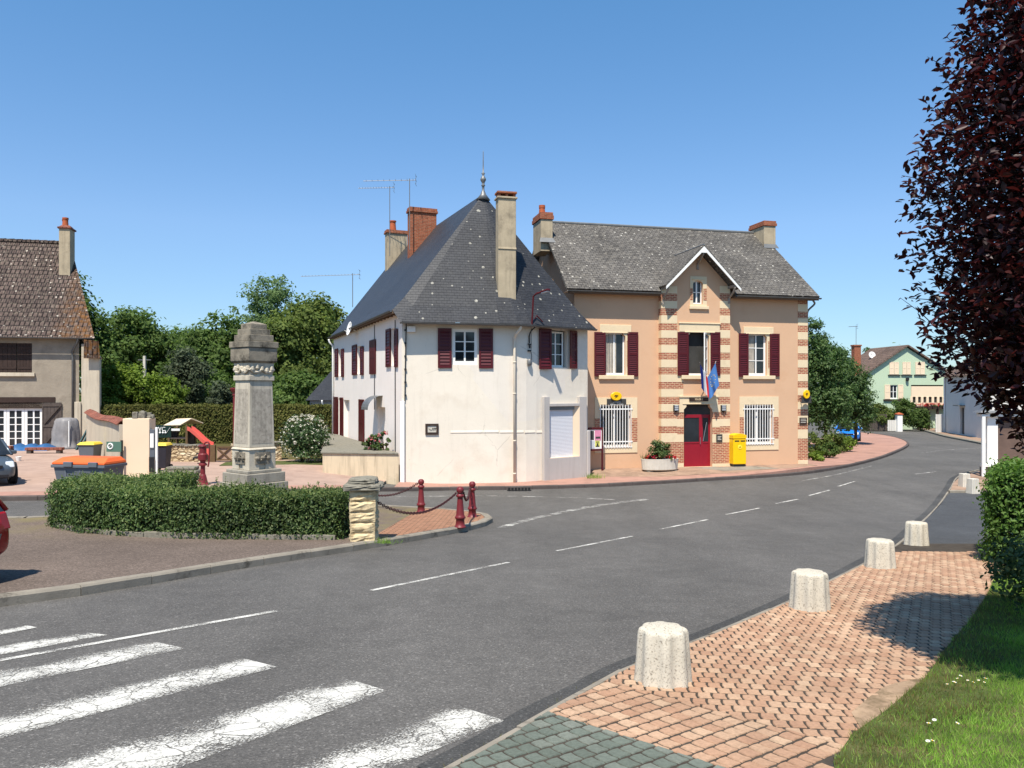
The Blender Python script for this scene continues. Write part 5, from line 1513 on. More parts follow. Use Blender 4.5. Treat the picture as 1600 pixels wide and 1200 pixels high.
# flags above the door
def flag(name, label, pole0, pole1, bands, hang, wdt, mats, stars=False, dirx=0.25, drift=0.0):
    t = thing(name, label, 'flag', po.matrix_basis @ Vector(pole0), PA)
    p0, p1 = Vector((0, 0, 0)), Vector(pole1) - Vector(pole0)
    q = MB(); q.tube([p0, p1], .016, 6); q.build('pole', m['steel'] if not stars else m['white_paint'], t)
    # the cloth hangs from the upper half of the pole in soft folds
    nu, nv = 18, 14
    def pt(a, b):
        base = p0.lerp(p1, .96 - .62 * a * 0.9)
        x = base.x + dirx * a * wdt * .55 + .045 * math.sin(a * 9 + b * 2.2) * b + dirx * .10 * b + drift * b
        y_ = base.y + .07 * math.sin(a * 11 + 1.3) * b - .02 * b
        return Vector((x, y_, base.z - hang * b * (1 - .12 * a)))
    for bi, (a0, a1) in enumerate(bands):
        q = MB()
        vs = [pt(a0 + (a1 - a0) * i / nu, j / nv) for j in range(nv + 1) for i in range(nu + 1)]
        q.add(vs, [(j * (nu + 1) + i, j * (nu + 1) + i + 1, (j + 1) * (nu + 1) + i + 1, (j + 1) * (nu + 1) + i) for j in range(nv) for i in range(nu)])
        q.build('cloth', mats[bi], t, smooth=True)
    if stars:
        q = MB()
        for k_ in range(12):
            an_ = 2 * math.pi * k_ / 12; c = pt(.5 + .26 * math.cos(an_), .45 + .2 * math.sin(an_)) + Vector((0, -.012, 0))
            q.add([c + Vector((.028 * math.cos(i * math.pi / 5 + math.pi / 2) * (1 if i % 2 == 0 else .42), 0, .028 * math.sin(i * math.pi / 5 + math.pi / 2) * (1 if i % 2 == 0 else .42))) for i in range(10)], [tuple(range(10))])
        q.build('stars', m['star'], t)
    return t
fb = F0.xz(1099, 611, BY); ft = F0.xz(1093.5, 566, BY - .75)
flag('french_flag', 'French flag with blue white and red cloth hanging over the door', (fb[0], BY - .02, fb[1]), (ft[0], BY - .75, ft[1]), [(0, .34), (.34, .67), (.67, 1)], 1.02, 1.0, [m['blue_cloth'], m['white_cloth'], m['red_cloth']], dirx=.55)
fb = F0.xz(1108, 611, BY); ft = F0.xz(1118.5, 565, BY - .75)
flag('european_flag', 'sky blue European flag with gold stars hanging over the door', (fb[0], BY - .02, fb[1]), (ft[0], BY - .75, ft[1]), [(0, 1)], 1.0, 1.2, [m['eu_blue']], True, dirx=-.40, drift=.20)
# ------------------------------------------------------------------ the old house on the left
HA = math.radians(14)
HF = Fr(-23.9, 42.4, -3.1, HA)
lh = thing('tiled_house', 'old grey roughcast house with steep brown tiled roof and brown shutters', 'house', (-23.9, 42.4, -3.1), HA)
LX0 = -15.0
ze = HF.xz(110, 527, -.35)[1]
uw = HF.rect(-10, 536, 50, 582); dw = HF.rect(-28, 637, 66, 702)
q = MB(); q.panel(rectp(LX0, 0, -.4, ze), [rectp(*uw), rectp(*dw)], 0, .18)
xbk = HF.x(112, 10.0)
q.quad((0, 0, -.4), (xbk, 10, -.4), (xbk, 10, ze), (0, 0, ze)); q.quad((LX0, 10, -.4), (xbk, 10, -.4), (xbk, 10, ze), (LX0, 10, ze))
q.build('wall', m['roughcast'], lh)
xr0, zr0 = HF.xz(110, 381, 5.0)
xr1 = HF.x(148, -.4)
q = MB()
zk = ze - .02
q.add([(LX0 - .3, -.42, zk), (xr1, -.42, zk), (xr0, 5.0, zr0), (LX0 - .3, 5.0, zr0)], [(0, 1, 2, 3)])
xr2 = HF.x(122, 10.4)
q.add([(xr1, -.42, zk), (xr2, 10.4, zk), (xr0, 5.0, zr0)], [(0, 1, 2)]); q.quad((xr2, 10.4, zk), (LX0 - .3, 10.4, zk), (LX0 - .3, 5.0, zr0), (xr0, 5.0, zr0))
r_ = q.build('roof', m['tiles'], lh)
md = r_.modifiers.new('thickness', 'SOLIDIFY'); md.thickness = .1; md.offset = -1
q = MB()
n = 30
for i in range(n):
    x0, x1 = LX0 + (xr0 - LX0) * i / n, LX0 + (xr0 - LX0) * (i + 1) / n
    q.tube([(x0, 5, zr0 + .03), (x1 + .05, 5, zr0 + .06)], .12, 8)
k = q.build('ridge_tiles', m['tiles'], lh); k.parent = r_
gutter(lh, [(LX0, -.5, ze - .03), (xr1 - .05, -.5, ze - .03)], m['gutter_grey'], .07)
q = MB(); x_ = HF.x(113.5, -.12)
q.tube(curve([(x_ + .35, -.48, ze - .1), (x_ + .3, -.4, ze - .3), (x_, -.14, ze - .75), (x_, -.1, ze - 1.1)], 4) + [Vector((x_, -.1, 0))], .06, 8)
q.build('downpipe', m['gutter_grey'], lh, smooth=True)
def sl_z(y): return zk + (zr0 - zk) * (y + .42) / 5.42
for i in range(80):
    yc = .5 + i * .05
    if sl_z(yc) >= HF.xz(100, 430, yc)[1]: break
xa, xb = HF.x(92, yc), HF.x(109.5, yc); zt_ = HF.xz(100, 357, yc)[1]
q = MB(); q.box(xa, xb, yc, yc + .9, sl_z(yc) - .3, zt_); ch = q.build('chimney', m['chimney_render'], lh, bevel=.015)
q = MB(); q.box(xa - .07, xb + .07, yc - .07, yc + .97, zt_ + .002, zt_ + .09); q.frustum(xa - .03, xb + .03, yc - .03, yc + .93, zt_ + .09, zt_ + .24, xa + .1, xb - .1, yc + .2, yc + .7); k = q.build('chimney_cap', m['cap_tile'], lh); k.parent = ch
for pxo, ho, yo in ((-.05, .50, .35), (-.14, .44, .6)):
    q = MB(); q.lathe([(.17, 0), (.145, ho * .6), (.15, ho * .8), (.17, ho * .82), (.17, ho), (.1, ho + .003)], 14, ((xa + xb) / 2 + pxo, yc + yo, zt_ + .2)); k = q.build('chimney_pot', m['terracotta'], lh); k.parent = ch
q = MB(); mid = (HF.x(26)); x0, x1, z0, z1 = HF.rect(2, 536, 50.5, 582)
for a, b in ((uw[0], mid - .015), (mid + .015, uw[1])):
    w_ = (b - a) / 5
    for i in range(5): q.box(a + w_ * i + .006, a + w_ * (i + 1) - .006, .02, .05, uw[2], uw[3])
    for z in (uw[2] + .25, uw[3] - .25): q.box(a + .03, b - .02, -.005, .02, z - .05, z + .05)
q.build('shutter', m['dark_wood'], lh)
q = MB(); r = HF.rect(-20, 582.5, 55, 588); q.box(r[0], r[1], -.14, .05, r[2], r[3]); q.build('sill', m['buttress'], lh, bevel=.012)
q = MB(); r = HF.rect(-30, 620.5, 86.5, 629); q.box(r[0], r[1], -.04, .06, r[2], r[3]); q.build('lintel', m['dark_wood'], lh, bevel=.01)
q = MB(); q.box(dw[0], dw[1], .0, .12, HF.rect(0, 629, 60, 638)[2], HF.rect(0, 629, 60, 638)[3]); q.build('door_head', m['dark_wood'], lh)
for a, b in ((-26, 9), (9.5, 37), (37.5, 65.5)):
    r = HF.rect(a, 638, b, 701); window(lh, HF, *r, .10, 2, 5, .13, .04)
r = HF.rect(66.5, 629, 97, 701)
q = MB()
q.box(r[0], r[0] + .06, -.09, -.02, r[2], r[3]); n = 5
w_ = (r[1] - r[0] - .06) / n
for i in range(n): q.box(r[0] + .06 + w_ * i + .005, r[0] + .06 + w_ * (i + 1) - .005, -.07, -.04, r[2], r[3])
for z in (r[2] + .15, (r[2] + r[3]) / 2, r[3] - .14): q.box(r[0] + .06, r[1], -.10, -.07, z - .07, z + .07)
zm = (r[2] + r[3]) / 2
q.beam((r[0] + .12, -.085, r[2] + .22), (r[1] - .08, -.085, zm - .1), .03, .12, up=(0, 1, 0)); q.beam((r[0] + .12, -.085, zm + .1), (r[1] - .08, -.085, r[3] - .22), .03, .12, up=(0, 1, 0))
q.build('shutter', m['grey_brown_wood'], lh)
# side buttress with its own little tiled roof
bx_, bz_ = HF.xz(127, 540, -.35); bx2 = HF.x(155.5, -.35); zb_ = HF.xz(140, 558, -.35)[1]
q = MB(); q.box(bx_, bx2, -.35, .02, -.4, zb_); q.frustum(bx_, bx2, -.35, .02, zb_, ze - .35, bx_, bx_ + .42, -.35, .02)
q.box(HF.x(116, -.45), bx_ - .004, -.45, .02, -.4, HF.xz(120, 628, -.4)[1])
q.build('buttress', m['buttress'], lh, bevel=.02)
q = MB(); q.add([(bx_ + .12, -.62, ze - .18), (bx2 + .08, -.62, zb_ - .10), (bx2 + .04, .1, zb_ - .06), (bx_ + .12, .1, ze - .16)], [(0, 1, 2, 3)])
q.add([(bx_ + .2, -.62, ze - .12), (bx2 + .02, -.62, ze - .20), (bx2 + .1, -.66, zb_ - .08), (bx_ + .2, -.66, zb_ - .08)], [(0, 1, 2, 3)])
r_ = q.build('buttress_roof', m['tiles'], lh)

# ------------------------------------------------------------------ things in the yard of the old house
def gthing(name, label, cat, px, py, rz=0.0, group=None, h=.11):
    p = G(px, py, h); return thing(name, label, cat, p, rz, group), p
t, p = gthing('garden_wall', 'low yard wall with wavy reddish tile capping', 'wall', 175, 745)
wa_, wb_ = Vector((-13.35, 26.45, -3.2)), Vector((-20.6, 37.5, -3.2))
q = MB(); n = 14; tops = []
for i in range(n):
    a, b = wa_.lerp(wb_, i / n), wa_.lerp(wb_, (i + 1) / n)
    zf = lambda s: -1.20 + .06 * s + .05 * math.sin(s * 7 + .6)
    d = Vector((.84, .54, 0)) * .16
    a0, b0 = zf(i / n), zf((i + 1) / n)
    vs = [a - d, b - d, b + d, a + d]; vs += [Vector((p_.x, p_.y, z)) for p_, z in zip(vs, (a0, b0, b0, a0))]
    q.add(vs, [(0, 1, 5, 4), (3, 2, 6, 7), (4, 5, 6, 7), (0, 3, 7, 4), (1, 2, 6, 5)])
q.build('wall_body', m['buttress'], t, local=False)
q = MB()
for i in range(n * 3):
    s0_, s1_ = i / (n * 3), (i + 1) / (n * 3)
    a, b = wa_.lerp(wb_, s0_), wa_.lerp(wb_, s1_); d = Vector((.84, .54, 0))
    prof = [(-.27, -.12), (-.14, -.01), (0, .05), (.14, -.01), (.27, -.12)]
    ra = [Vector((a.x, a.y, zf(s0_) + .12)) + d * u_ + Vector((0, 0, w_)) for u_, w_ in prof]; rb_ = [Vector((b.x, b.y, zf(s1_) + .14)) + d * u_ + Vector((0, 0, w_)) for u_, w_ in prof]
    q.add(ra + rb_, [(j, j + 1, 6 + j, 5 + j) for j in range(4)])
c_ = q.build('tile_capping', m['cap_tile'], t, local=False)
md = c_.modifiers.new('thickness', 'SOLIDIFY'); md.thickness = .03

pp = Vector((-12.35, 25.7, -3.05))
t = thing('gate_pier', 'pale peach rendered pier with crumbling stone top beside the yard wall', 'pier', pp, math.radians(8))
q = MB(); q.box(-.54, .30, -.30, .35, -.1, 2.12); q.build('pier_body', m['post_peach'], t, bevel=.02)
q = MB()
for i in range(16):
    x, y_ = random.uniform(-.22, .28), random.uniform(-.25, .3); s_ = random.uniform(.05, .13)
    q.box(x - s_, x + s_, y_ - s_ * .8, y_ + s_ * .8, 2.10, 2.13 + random.uniform(.05, .22) * (1.2 - abs(x - .05)))
q.build('broken_top', m['cap_stone'], t, bevel=.02)
q = MB(); q.box(.31, .46, -.30, -.08, .75, 1.75); q.box(.33, .44, -.315, -.30, 1.1, 1.6); q.build('meter_box', m['bin_grey'], t, bevel=.01)
q = MB(); q.box(.325, .44, -.33, -.316, 1.15, 1.62); q.build('meter_panel', m['white_paint'], t, bevel=.01)
q = MB(); q.box(.47, .545, -.28, -.20, -.05, 1.82); q.build('white_post', m['white_paint'], t, bevel=.01)
q = MB(); q.box(.30, .46, -.36, -.305, .35, .85); q.build('hatch', m['black'], t, bevel=.01)

def wheelie(name, label, px, py, Y, w, h, body, lid, group='two-wheeled yellow-lidded bins', rz=0.0):
    p = P(px, py, Y); p.z = gzf(p.x, p.y) + .11
    t = thing(name, label, 'bin', p, rz, group)
    q = MB(); q.frustum(-w * .40, w * .40, -w * .42, w * .42, .12, h, -w * .5, w * .5, -w * .5, w * .5); q.box(-w * .53, w * .53, -w * .53, w * .53, h - .05, h - .004); q.build('body', body, t, bevel=.02)
    q = MB(); q.frustum(-w * .55, w * .55, -w * .58, w * .55, h, h + .05, -w * .5, w * .5, -w * .5, w * .5); q.frustum(-w * .5, w * .5, -w * .5, w * .5, h + .05, h + .10, -w * .42, w * .42, -w * .4, w * .42)
    q.build('lid', lid, t, bevel=.015)
    for s_ in (-1, 1):
        q = MB(); q.M = Matrix.Translation((s_ * w * .44, w * .42, .12)) @ Matrix.Rotation(math.radians(90), 4, 'Y'); q.lathe([(.12, -.03), (.12, .03)], 14); q.build('wheel', m['rubber'], t)
    return t
wheelie('wheeled_bin', 'grey bin with yellow lid behind the orange lidded container', 141, 730, 30, .62, .88, m['bin_grey'], m['yellow_lid'])
wheelie('wheeled_bin', 'dark bin with yellow lid peeping out beside the peach pier', 254, 740, 28.5, .5, .95, m['bin_dark'], m['yellow_lid'])

# big four-wheeled container
cp = P(140, 740, 22.4); cp.z = gzf(cp.x, cp.y) + .11
t = thing('waste_container', 'big grey four-wheeled waste container with bright orange lid', 'bin', cp, math.radians(-10))
W, D, Hh = 1.70, .95, .92
q = MB(); q.frustum(-W * .42, W * .42, -D * .40, D * .40, .16, Hh * .92, -W * .48, W * .48, -D * .48, D * .48); q.box(-W * .51, W * .51, -D * .52, D * .52, Hh * .84, Hh * .93)
for x in (-.25, .02, .28): q.box(W * x - .03, W * x + .03, -D * .47, -D * .44, .25, Hh * .8)
q.build('body', m['bin_grey'], t, bevel=.02)
q = MB(); q.box(-W * .5, W * .5, -D * .5, D * .5, Hh * .935, Hh * 1.0); q.frustum(-W * .5, W * .5, -D * .5, D * .5, Hh * 1.0, Hh * 1.14, -W * .44, W * .44, -D * .2, D * .40); q.build('lid', m['orange_lid'], t, bevel=.02)
q = MB()
for x in (-.17, .30): q.box(W * x - .14, W * x + .14, -D * .57, -D * .49, Hh * .87, Hh * 1.03)
q.build('hinge', m['bin_grey'], t, bevel=.015)
q = MB(); q.M = Matrix.Translation((-W * .52, 0, Hh * .75)) @ Matrix.Rotation(math.radians(90), 4, 'Y'); q.lathe([(.10, -.05), (.10, .03)], 12); q.build('trunnion', m['bin_dark'], t)
for sx in (-1, 1):
    for sy in (-1, 1):
        q = MB(); q.M = Matrix.Translation((sx * W * .38, sy * D * .34, .09)) @ Matrix.Rotation(math.radians(90), 4, 'Y'); q.lathe([(.09, -.03), (.09, .03)], 14); q.build('wheel', m['rubber'], t)

# small direction sign
sp_ = P(190, 700, 25.2); sp_.z = gzf(sp_.x, sp_.y)
t = thing('green_sign', 'small green sign board with white round arrow on dark post', 'sign', sp_, math.radians(-6))
zz = lambda py: (HOR - py) / FPX * 25.2 - sp_.z
q = MB(); q.box(-.025, .035, -.03, .03, 0, zz(688)); q.build('post', m['black'], t)
q = MB(); q.box(-.50, .02, -.05, -.032, zz(706), zz(690)); q.build('board', m['sign_green'], t, bevel=.006)
q = MB(); zc = (zz(706) + zz(690)) / 2
q.M = Matrix.Translation((-.36, -.055, zc + .02)) @ Matrix.Rotation(math.radians(90), 4, 'X'); q.ring(.085, .022, 18, 6); q.M = None
q.beam((-.41, -.056, zc - .02), (-.31, -.056, zc + .06), .006, .04, up=(0, 1, 0)); q.build('arrow_mark', m['white_paint'], t)

# covered object, boards, tarpaulins, beams
yp = P(104, 705, 39.5); yp.z = gzf(yp.x, yp.y) + .1
t = thing('covered_stack', 'tall garden furniture stack wrapped in grey plastic cover', 'covered furniture', yp, .2)
q = MB(); n = 20
def wrapmod(tt, z): return 1 + (.10 - .03 * z) * math.sin(tt * 4 + z * 1.2) + .06 * math.sin(tt * 9 + 1 + z * 2) + .03 * math.sin(tt * 14 - z * 3)
q.lathe([(.78, 0), (.66, .12), (.60, .45), (.60, .9), (.55, 1.2), (.52, 1.42), (.44, 1.55), (.2, 1.6), (.01, 1.57)], 30, (0, 0, 0), 1.0, .8, wrapmod); q.build('cover', m['wrap'], t, smooth=True)
q = MB(); q.lathe([(.03, 0), (.03, 1.45)], 6, (.28, -.5, 0)); q.build('strap', m['white_paint'], t)
yp = P(127, 706, 38.6); yp.z = gzf(yp.x, yp.y) + .1
t = thing('leaning_boards', 'blue green boards leaning against the yard wall', 'boards', yp, 0)
for i, c_ in enumerate((0, .16)):
    q = MB(); q.beam((-.25 + c_, 0 + c_ * .3, 0), (.25 + c_, .35, 1.25), .05, .22, up=(0, 1, .2)); q.build('board', plain('teal_board', S(88, 122, 122, .6), .7, .15), t)
yp = P(53, 708, 38.5); yp.z = gzf(yp.x, yp.y) + .1
q = MB(); nx = 16
vs = []
for j in range(5):
    for i in range(nx + 1):
        x = -.95 + 1.9 * i / nx; w_ = [-.5, -.3, 0, .3, .5][j]
        vs.append((x + yp.x, yp.y + w_, yp.z + (0 if j in (0, 4) else (.24 + .08 * math.sin(i * 1.1) + random.uniform(-.03, .03)) * (.75 if i in (0, nx) else 1))))
q.add(vs, [(j * (nx + 1) + i, j * (nx + 1) + i + 1, (j + 1) * (nx + 1) + i + 1, (j + 1) * (nx + 1) + i) for j in range(4) for i in range(nx)])
tag(q.build('tarpaulin', m['tarp_blue'], None, smooth=True), 'crumpled blue tarpaulin lying below the white glazed door', 'tarpaulin')
for i, (px_, py_, Y, w_, h_, mt, lb) in enumerate(((70, 717, 36.5, 1.7, .26, m['cap_tile'], 'reddish timber beam lying across supports in the yard'), (6, 706, 37.5, .8, .25, m['cap_tile'], 'reddish flat box standing behind the silver car'))):
    yp = P(px_, py_, Y); yp.z = gzf(yp.x, yp.y) + .1
    t = thing('timber_beam' if i == 0 else 'flat_box', lb, 'beam' if i == 0 else 'box', yp, .05)
    q = MB(); q.box(-w_ / 2, w_ / 2, -.15, .15, .16, .16 + h_ * .5); q.build('beam' if i == 0 else 'lid', mt, t, bevel=.02)
    for x in (-.4, .4):
        q = MB(); q.box(w_ * x - .1, w_ * x + .1, -.12, .12, 0, .155); q.build('support' if i == 0 else 'foot', m['grey_brown_wood'], t)
yp = P(29, 727, 32.5); yp.z = gzf(yp.x, yp.y) + .1
t = thing('flower_pot', 'little white pot on the pink gravel beside the silver car', 'pot', yp)
q = MB(); q.lathe([(.07, 0), (.11, .16), (.12, .2), (.10, .2), (.08, .14)], 14); q.build('pot', m['white_paint'], t)

# ------------------------------------------------------------------ playground and pump
t, p = gthing('stone_wall', 'low rubble stone wall of the playground beside the wooden gate', 'wall', 285, 722)
def rubble_wall(t, pts, h, th=.4):
    q = MB()
    for i in range(len(pts) - 1):
        a, b = pts[i], pts[i + 1]; d = (b - a).normalized(); s_ = Vector((-d.y, d.x, 0)) * th
        n = max(2, int((b - a).length / .3))
        for k_ in range(n):
            p0, p1 = a.lerp(b, k_ / n), a.lerp(b, (k_ + 1) / n)
            vs = [p0, p1, p1 + s_, p0 + s_]; vs = [Vector((w.x, w.y, w.z - .2)) for w in vs] + [Vector((w.x, w.y, w.z + h)) for w in vs]
            q.add(vs, [(0, 1, 5, 4), (2, 3, 7, 6), (4, 5, 6, 7), (1, 2, 6, 5), (3, 0, 4, 7)])
    return q
q = rubble_wall(t, [G(236, 721, .1), G(322, 722, .1)], .66); q.build('wall_body', m['rubble'], t, local=False)
q = MB()
for i in range(13):
    a, b = G(236, 721, .1), G(322, 722, .1); p0, p1 = a.lerp(b, i / 13 + .004), a.lerp(b, (i + 1) / 13 - .004); z = .67 + random.uniform(0, .04)
    q.beam(p0 + Vector((0, .2, z)), p1 + Vector((0, .2, z)), .5, .07)
q.build('coping', m['cap_stone'], t, local=False, bevel=.015)
t, p = gthing('stone_wall', 'low rubble stone wall between the memorial and the flowering shrub', 'wall', 430, 720)
q = rubble_wall(t, [G(362, 722, .1), G(440, 719, .1)], .75); q.build('wall_body', m['rubble'], t, local=False)
q = MB()
for i in range(9):
    a, b = G(362, 722, .1), G(440, 719, .1); p0, p1 = a.lerp(b, i / 9 + .004), a.lerp(b, (i + 1) / 9 - .004)
    q.beam(p0 + Vector((0, .2, .77)), p1 + Vector((0, .2, .77)), .5, .07)
q.build('coping', m['cap_stone'], t, local=False, bevel=.015)
ga_, gb_ = G(336, 722, .1), G(361, 722, .1)
t = thing('wooden_gate', 'low brown playground gate with crossed braces behind the red pump', 'gate', ga_)
L = (gb_ - ga_).length
q = MB(); q.box(-.22, .02, -.06, .08, 0, .72); q.build('gate_post', m['play_wood'], t, bevel=.01)
q = MB(); q.box(.06, L, 0, .05, .60, .66); q.box(.06, L, 0, .05, .06, .12); q.beam((.08, .025, .12), (L - .05, .025, .6), .04, .05, up=(0, 1, 0)); q.beam((.08, .03, .6), (L - .05, .03, .12), .04, .05, up=(0, 1, 0)); q.build('gate_frame', m['play_wood'], t)
q = MB(); q.box(.06, L, .055, .07, .12, .6); q.build('gate_panel', plain('faded_pink_board', S(206, 172, 148, .6), .85, .1), t)
q = MB(); q.box(-.42, -.22, -.02, .05, .28, .56); q.build('notice', m['slide_red'], t, bevel=.01)

pt_ = P(274, 697, 36.5); pt_.z = gzf(pt_.x, pt_.y)
t = thing('playhouse', 'small wooden playhouse with cream sloping roof and red slide', 'playhouse', pt_, 0)
zz = lambda py: (HOR - py) / FPX * 36.5 - pt_.z
q = MB()
for x in (-.30, .55):
    for y_ in (0, .9):
        q = MB(); q.box(x - .05, x + .05, y_ - .05, y_ + .05, 0, zz(664)); q.build('leg', m['play_wood'], t)
q = MB(); q.add([(-.52, -.15, zz(664.5)), (.30, -.15, zz(663.5)), (.55, .55, zz(654)), (-.20, .55, zz(655))], [(0, 1, 2, 3)]); q.add([(-.20, .55, zz(655)), (.55, .55, zz(654)), (.85, 1.2, zz(662)), (.1, 1.2, zz(663))], [(0, 1, 2, 3)])
r_ = q.build('roof', m['play_cream'], t); md = r_.modifiers.new('thickness', 'SOLIDIFY'); md.thickness = .05
q = MB(); q.box(-.33, .5, .0, .85, zz(686), zz(684)); q.box(-.33, -.27, .05, .85, zz(684), zz(672)); q.box(.51, .56, .08, .85, zz(697), zz(668)); q.build('deck', m['grey_brown_wood'], t)
q = MB(); q.box(-.45, .25, -.09, -.05, zz(673), zz(669.5)); q.build('rail', m['white_paint'], t)
q = MB(); ya = -.1
path = [(.6, zz(671.5)), (.72, zz(673)), (.98, zz(680)), (1.3, zz(690)), (1.52, zz(695.5)), (1.66, zz(697))]
for (xa, za), (xb, zb) in zip(path[:-1], path[1:]):
    q.quad((xa, ya, za), (xb, ya, zb), (xb, ya + .5, zb), (xa, ya + .5, za))
    for yy in (ya, ya + .5):
        h0 = .26
        q.quad((xa, yy, za), (xb, yy, zb), (xb, yy, zb + h0 * .6), (xa, yy, za + h0 * .6))
        q.quad((xa, yy + .03, za), (xb, yy + .03, zb), (xb, yy + .03, zb + h0 * .6), (xa, yy + .03, za + h0 * .6))
r_ = q.build('slide', m['slide_red'], t); md = r_.modifiers.new('thickness', 'SOLIDIFY'); md.thickness = .025

ws = P(253, 672, 35.0); ws.z = gzf(ws.x, ws.y)
t = thing('toilet_sign', 'dark sign reading WC with white symbols beside the playhouse', 'sign', ws)
zz = lambda py: (HOR - py) / FPX * 35 - ws.z
q = MB(); q.box(-.32, .42, 0, .03, zz(684), zz(664.5)); q.build('board', plain('dark_green_sign', S(34, 58, 52, .7), .5), t, bevel=.01)
k = text_mesh('lettering', 'WC', .26, m['white_paint'], t, Matrix.Translation((-.06, -.006, zz(670.5))) @ TXT, .003)
q = MB(); zc = zz(678)
for x in (-.08, .05, .17): q.lathe([(.025, 0), (.05, .06), (.02, .1)], 8, (x, -.012, zc)); q.lathe([(.025, .11), (.025, .15)], 8, (x, -.012, zc))
q.beam((.22, -.01, zz(676)), (.38, -.01, zz(668)), .01, .04, up=(0, 1, 0)); q.build('symbols', m['white_paint'], t)
q = MB(); q.box(-.28, -.24, .03, .06, 0, zz(666)); q.build('post', m['play_wood'], t)

t, p = gthing('water_pump', 'red cast iron hand water pump with curved lever on flared foot', 'pump', 317, 757, math.radians(-8))
k_ = p.y / FPX
q = MB()
sc_ = lambda py: (757 - py) * k_
q.lathe([(.20, 0), (.19, .03), (.15, .06), (.10, .28), (.075, .34), (.07, sc_(728)), (.13, sc_(727)), (.13, sc_(725)), (.08, sc_(723)), (.09, sc_(720)), (.15, sc_(718)), (.15, sc_(710)), (.11, sc_(708)), (.11, sc_(698)), (.15, sc_(697)), (.14, sc_(696)), (.05, sc_(694))], 18)
q.build('pump_body', m['iron_red'], t, smooth=False)
q = MB(); q.tube(curve([(0, 0, sc_(696)), (.12, -.02, sc_(691)), (.22, -.03, sc_(692)), (.24, -.03, sc_(705)), (.22, -.03, sc_(722)), (.19, -.03, sc_(729))], 4), .024, 8); q.build('lever', m['iron_red'], t, smooth=True)
q = MB(); q.tube([(-.08, 0, sc_(714)), (-.28, -.02, sc_(715)), (-.32, -.02, sc_(718))], .035, 8); q.tube([(-.1, 0, sc_(709)), (-.22, 0, sc_(709))], .02, 6); q.tube([(-.1, 0, sc_(724)), (-.18, 0, sc_(724))], .02, 6); q.build('spout', m['black'], t)
t, p = gthing('stone_bench', 'weathered pile of grey stone slabs forming a low bench', 'bench', 282, 748, .05)
q = MB(); q.box(-.62, .62, -.28, .28, .16, .30); q.box(-.42, .55, -.22, .26, .305, .42); b_ = q.build('slab', m['cap_stone'], t, bevel=.04)
q = MB(); q.box(-.2, .55, -.22, .24, 0, .155); q.build('support', m['monument_dark'], t, bevel=.02)
pr = P(367.5, 700, 31.0); pr.z = gzf(pr.x, pr.y)
t = thing('red_post', 'slim dark red post with capital half hidden behind the memorial', 'post', pr)
ht = (HOR - 606) / FPX * 31 - pr.z
q = MB(); q.lathe([(.09, 0), (.085, ht - .32), (.11, ht - .3), (.10, ht - .2), (.17, ht - .12), (.2, ht - .05), (.2, ht), (.0, ht + .01)], 14); q.build('shaft', m['iron_red'], t)

# ------------------------------------------------------------------ memorial
MC = Vector((-6.72, 20.0, gzf(-6.72, 20.0) + .1))
t = thing('war_memorial', 'grey carved stone memorial pillar with stepped cap behind the round hedge', 'memorial', MC, math.radians(51))
mz = lambda py: (HOR - py) / FPX * 20.0 - MC.z
def sq(q, w0, z0, z1, w1=None, m_=0): w1 = w0 if w1 is None else w1; q.frustum(-w0 / 2, w0 / 2, -w0 / 2, w0 / 2, z0, z1, -w1 / 2, w1 / 2, -w1 / 2, w1 / 2, m_)
q = MB(); sq(q, 1.72, -.2, mz(785)); sq(q, 1.46, mz(785), mz(769)); sq(q, 1.24, mz(769), mz(752)); q.build('base_steps', m['monument_base'], t, bevel=.018)
q = MB(); sq(q, 1.13, mz(752) , mz(737)); sq(q, 1.0, mz(737), mz(732)); q.build('plinth', m['monument_base'], t, bevel=.018)
q = MB(); sq(q, .70, mz(732), mz(699)); hwid = .40
for sx in (-1, 1):
    for sy in (-1, 1): q.box(sx * .24 - .15, sx * .24 + .15, sy * .24 - .15, sy * .24 + .15, mz(732), mz(701)); 
sq(q, .84, mz(701), mz(698), .76); q.build('pedestal', m['monument'], t, bevel=.012)
q = MB()
for a in range(4):
    q.M = Matrix.Rotation(a * math.pi / 2, 4, 'Z')
    q.box(-.22, .22, -.41, -.33, mz(723), mz(705))
    for x in (-.16, 0, .16): q.lathe([(.05, -.05), (.07, 0), (.05, .05)], 8, (x, -.40, mz(714)))
    q.tube([(-.2, -.41, mz(709)), (-.07, -.42, mz(718)), (.07, -.42, mz(709)), (.2, -.41, mz(718))], .022, 5)
q.build('carved_panel', m['monument_dark'], t)
q = MB(); sq(q, .745, mz(698), mz(595), .665); shaft = q.build('shaft', m['monument'], t, bevel=.015)
q = MB()
for a in (0, 3):
    q.M = Matrix.Rotation(a * math.pi / 2, 4, 'Z')
    w0 = .30
    q.add([(-w0, -.374, mz(692)), (w0, -.374, mz(692)), (w0 * .9, -.344, mz(608)), (-w0 * .9, -.344, mz(608))], [(0, 1, 2, 3)])
insc = plain('inscription_stone', S(202, 190, 172, .70), .95, .25, 9, .012, 60, .1, streak=S(130, 122, 112, .55), streak_amt=.6, dirt=S(140, 132, 122, .55), dirt_s=12)
k = q.build('inscription', insc, t); k.parent = shaft
q = MB(); sq(q, .74, mz(595), mz(587)); q.build('collar', m['monument'], t, bevel=.015)
q = MB(); sq(q, .66, mz(587), mz(568), .72)
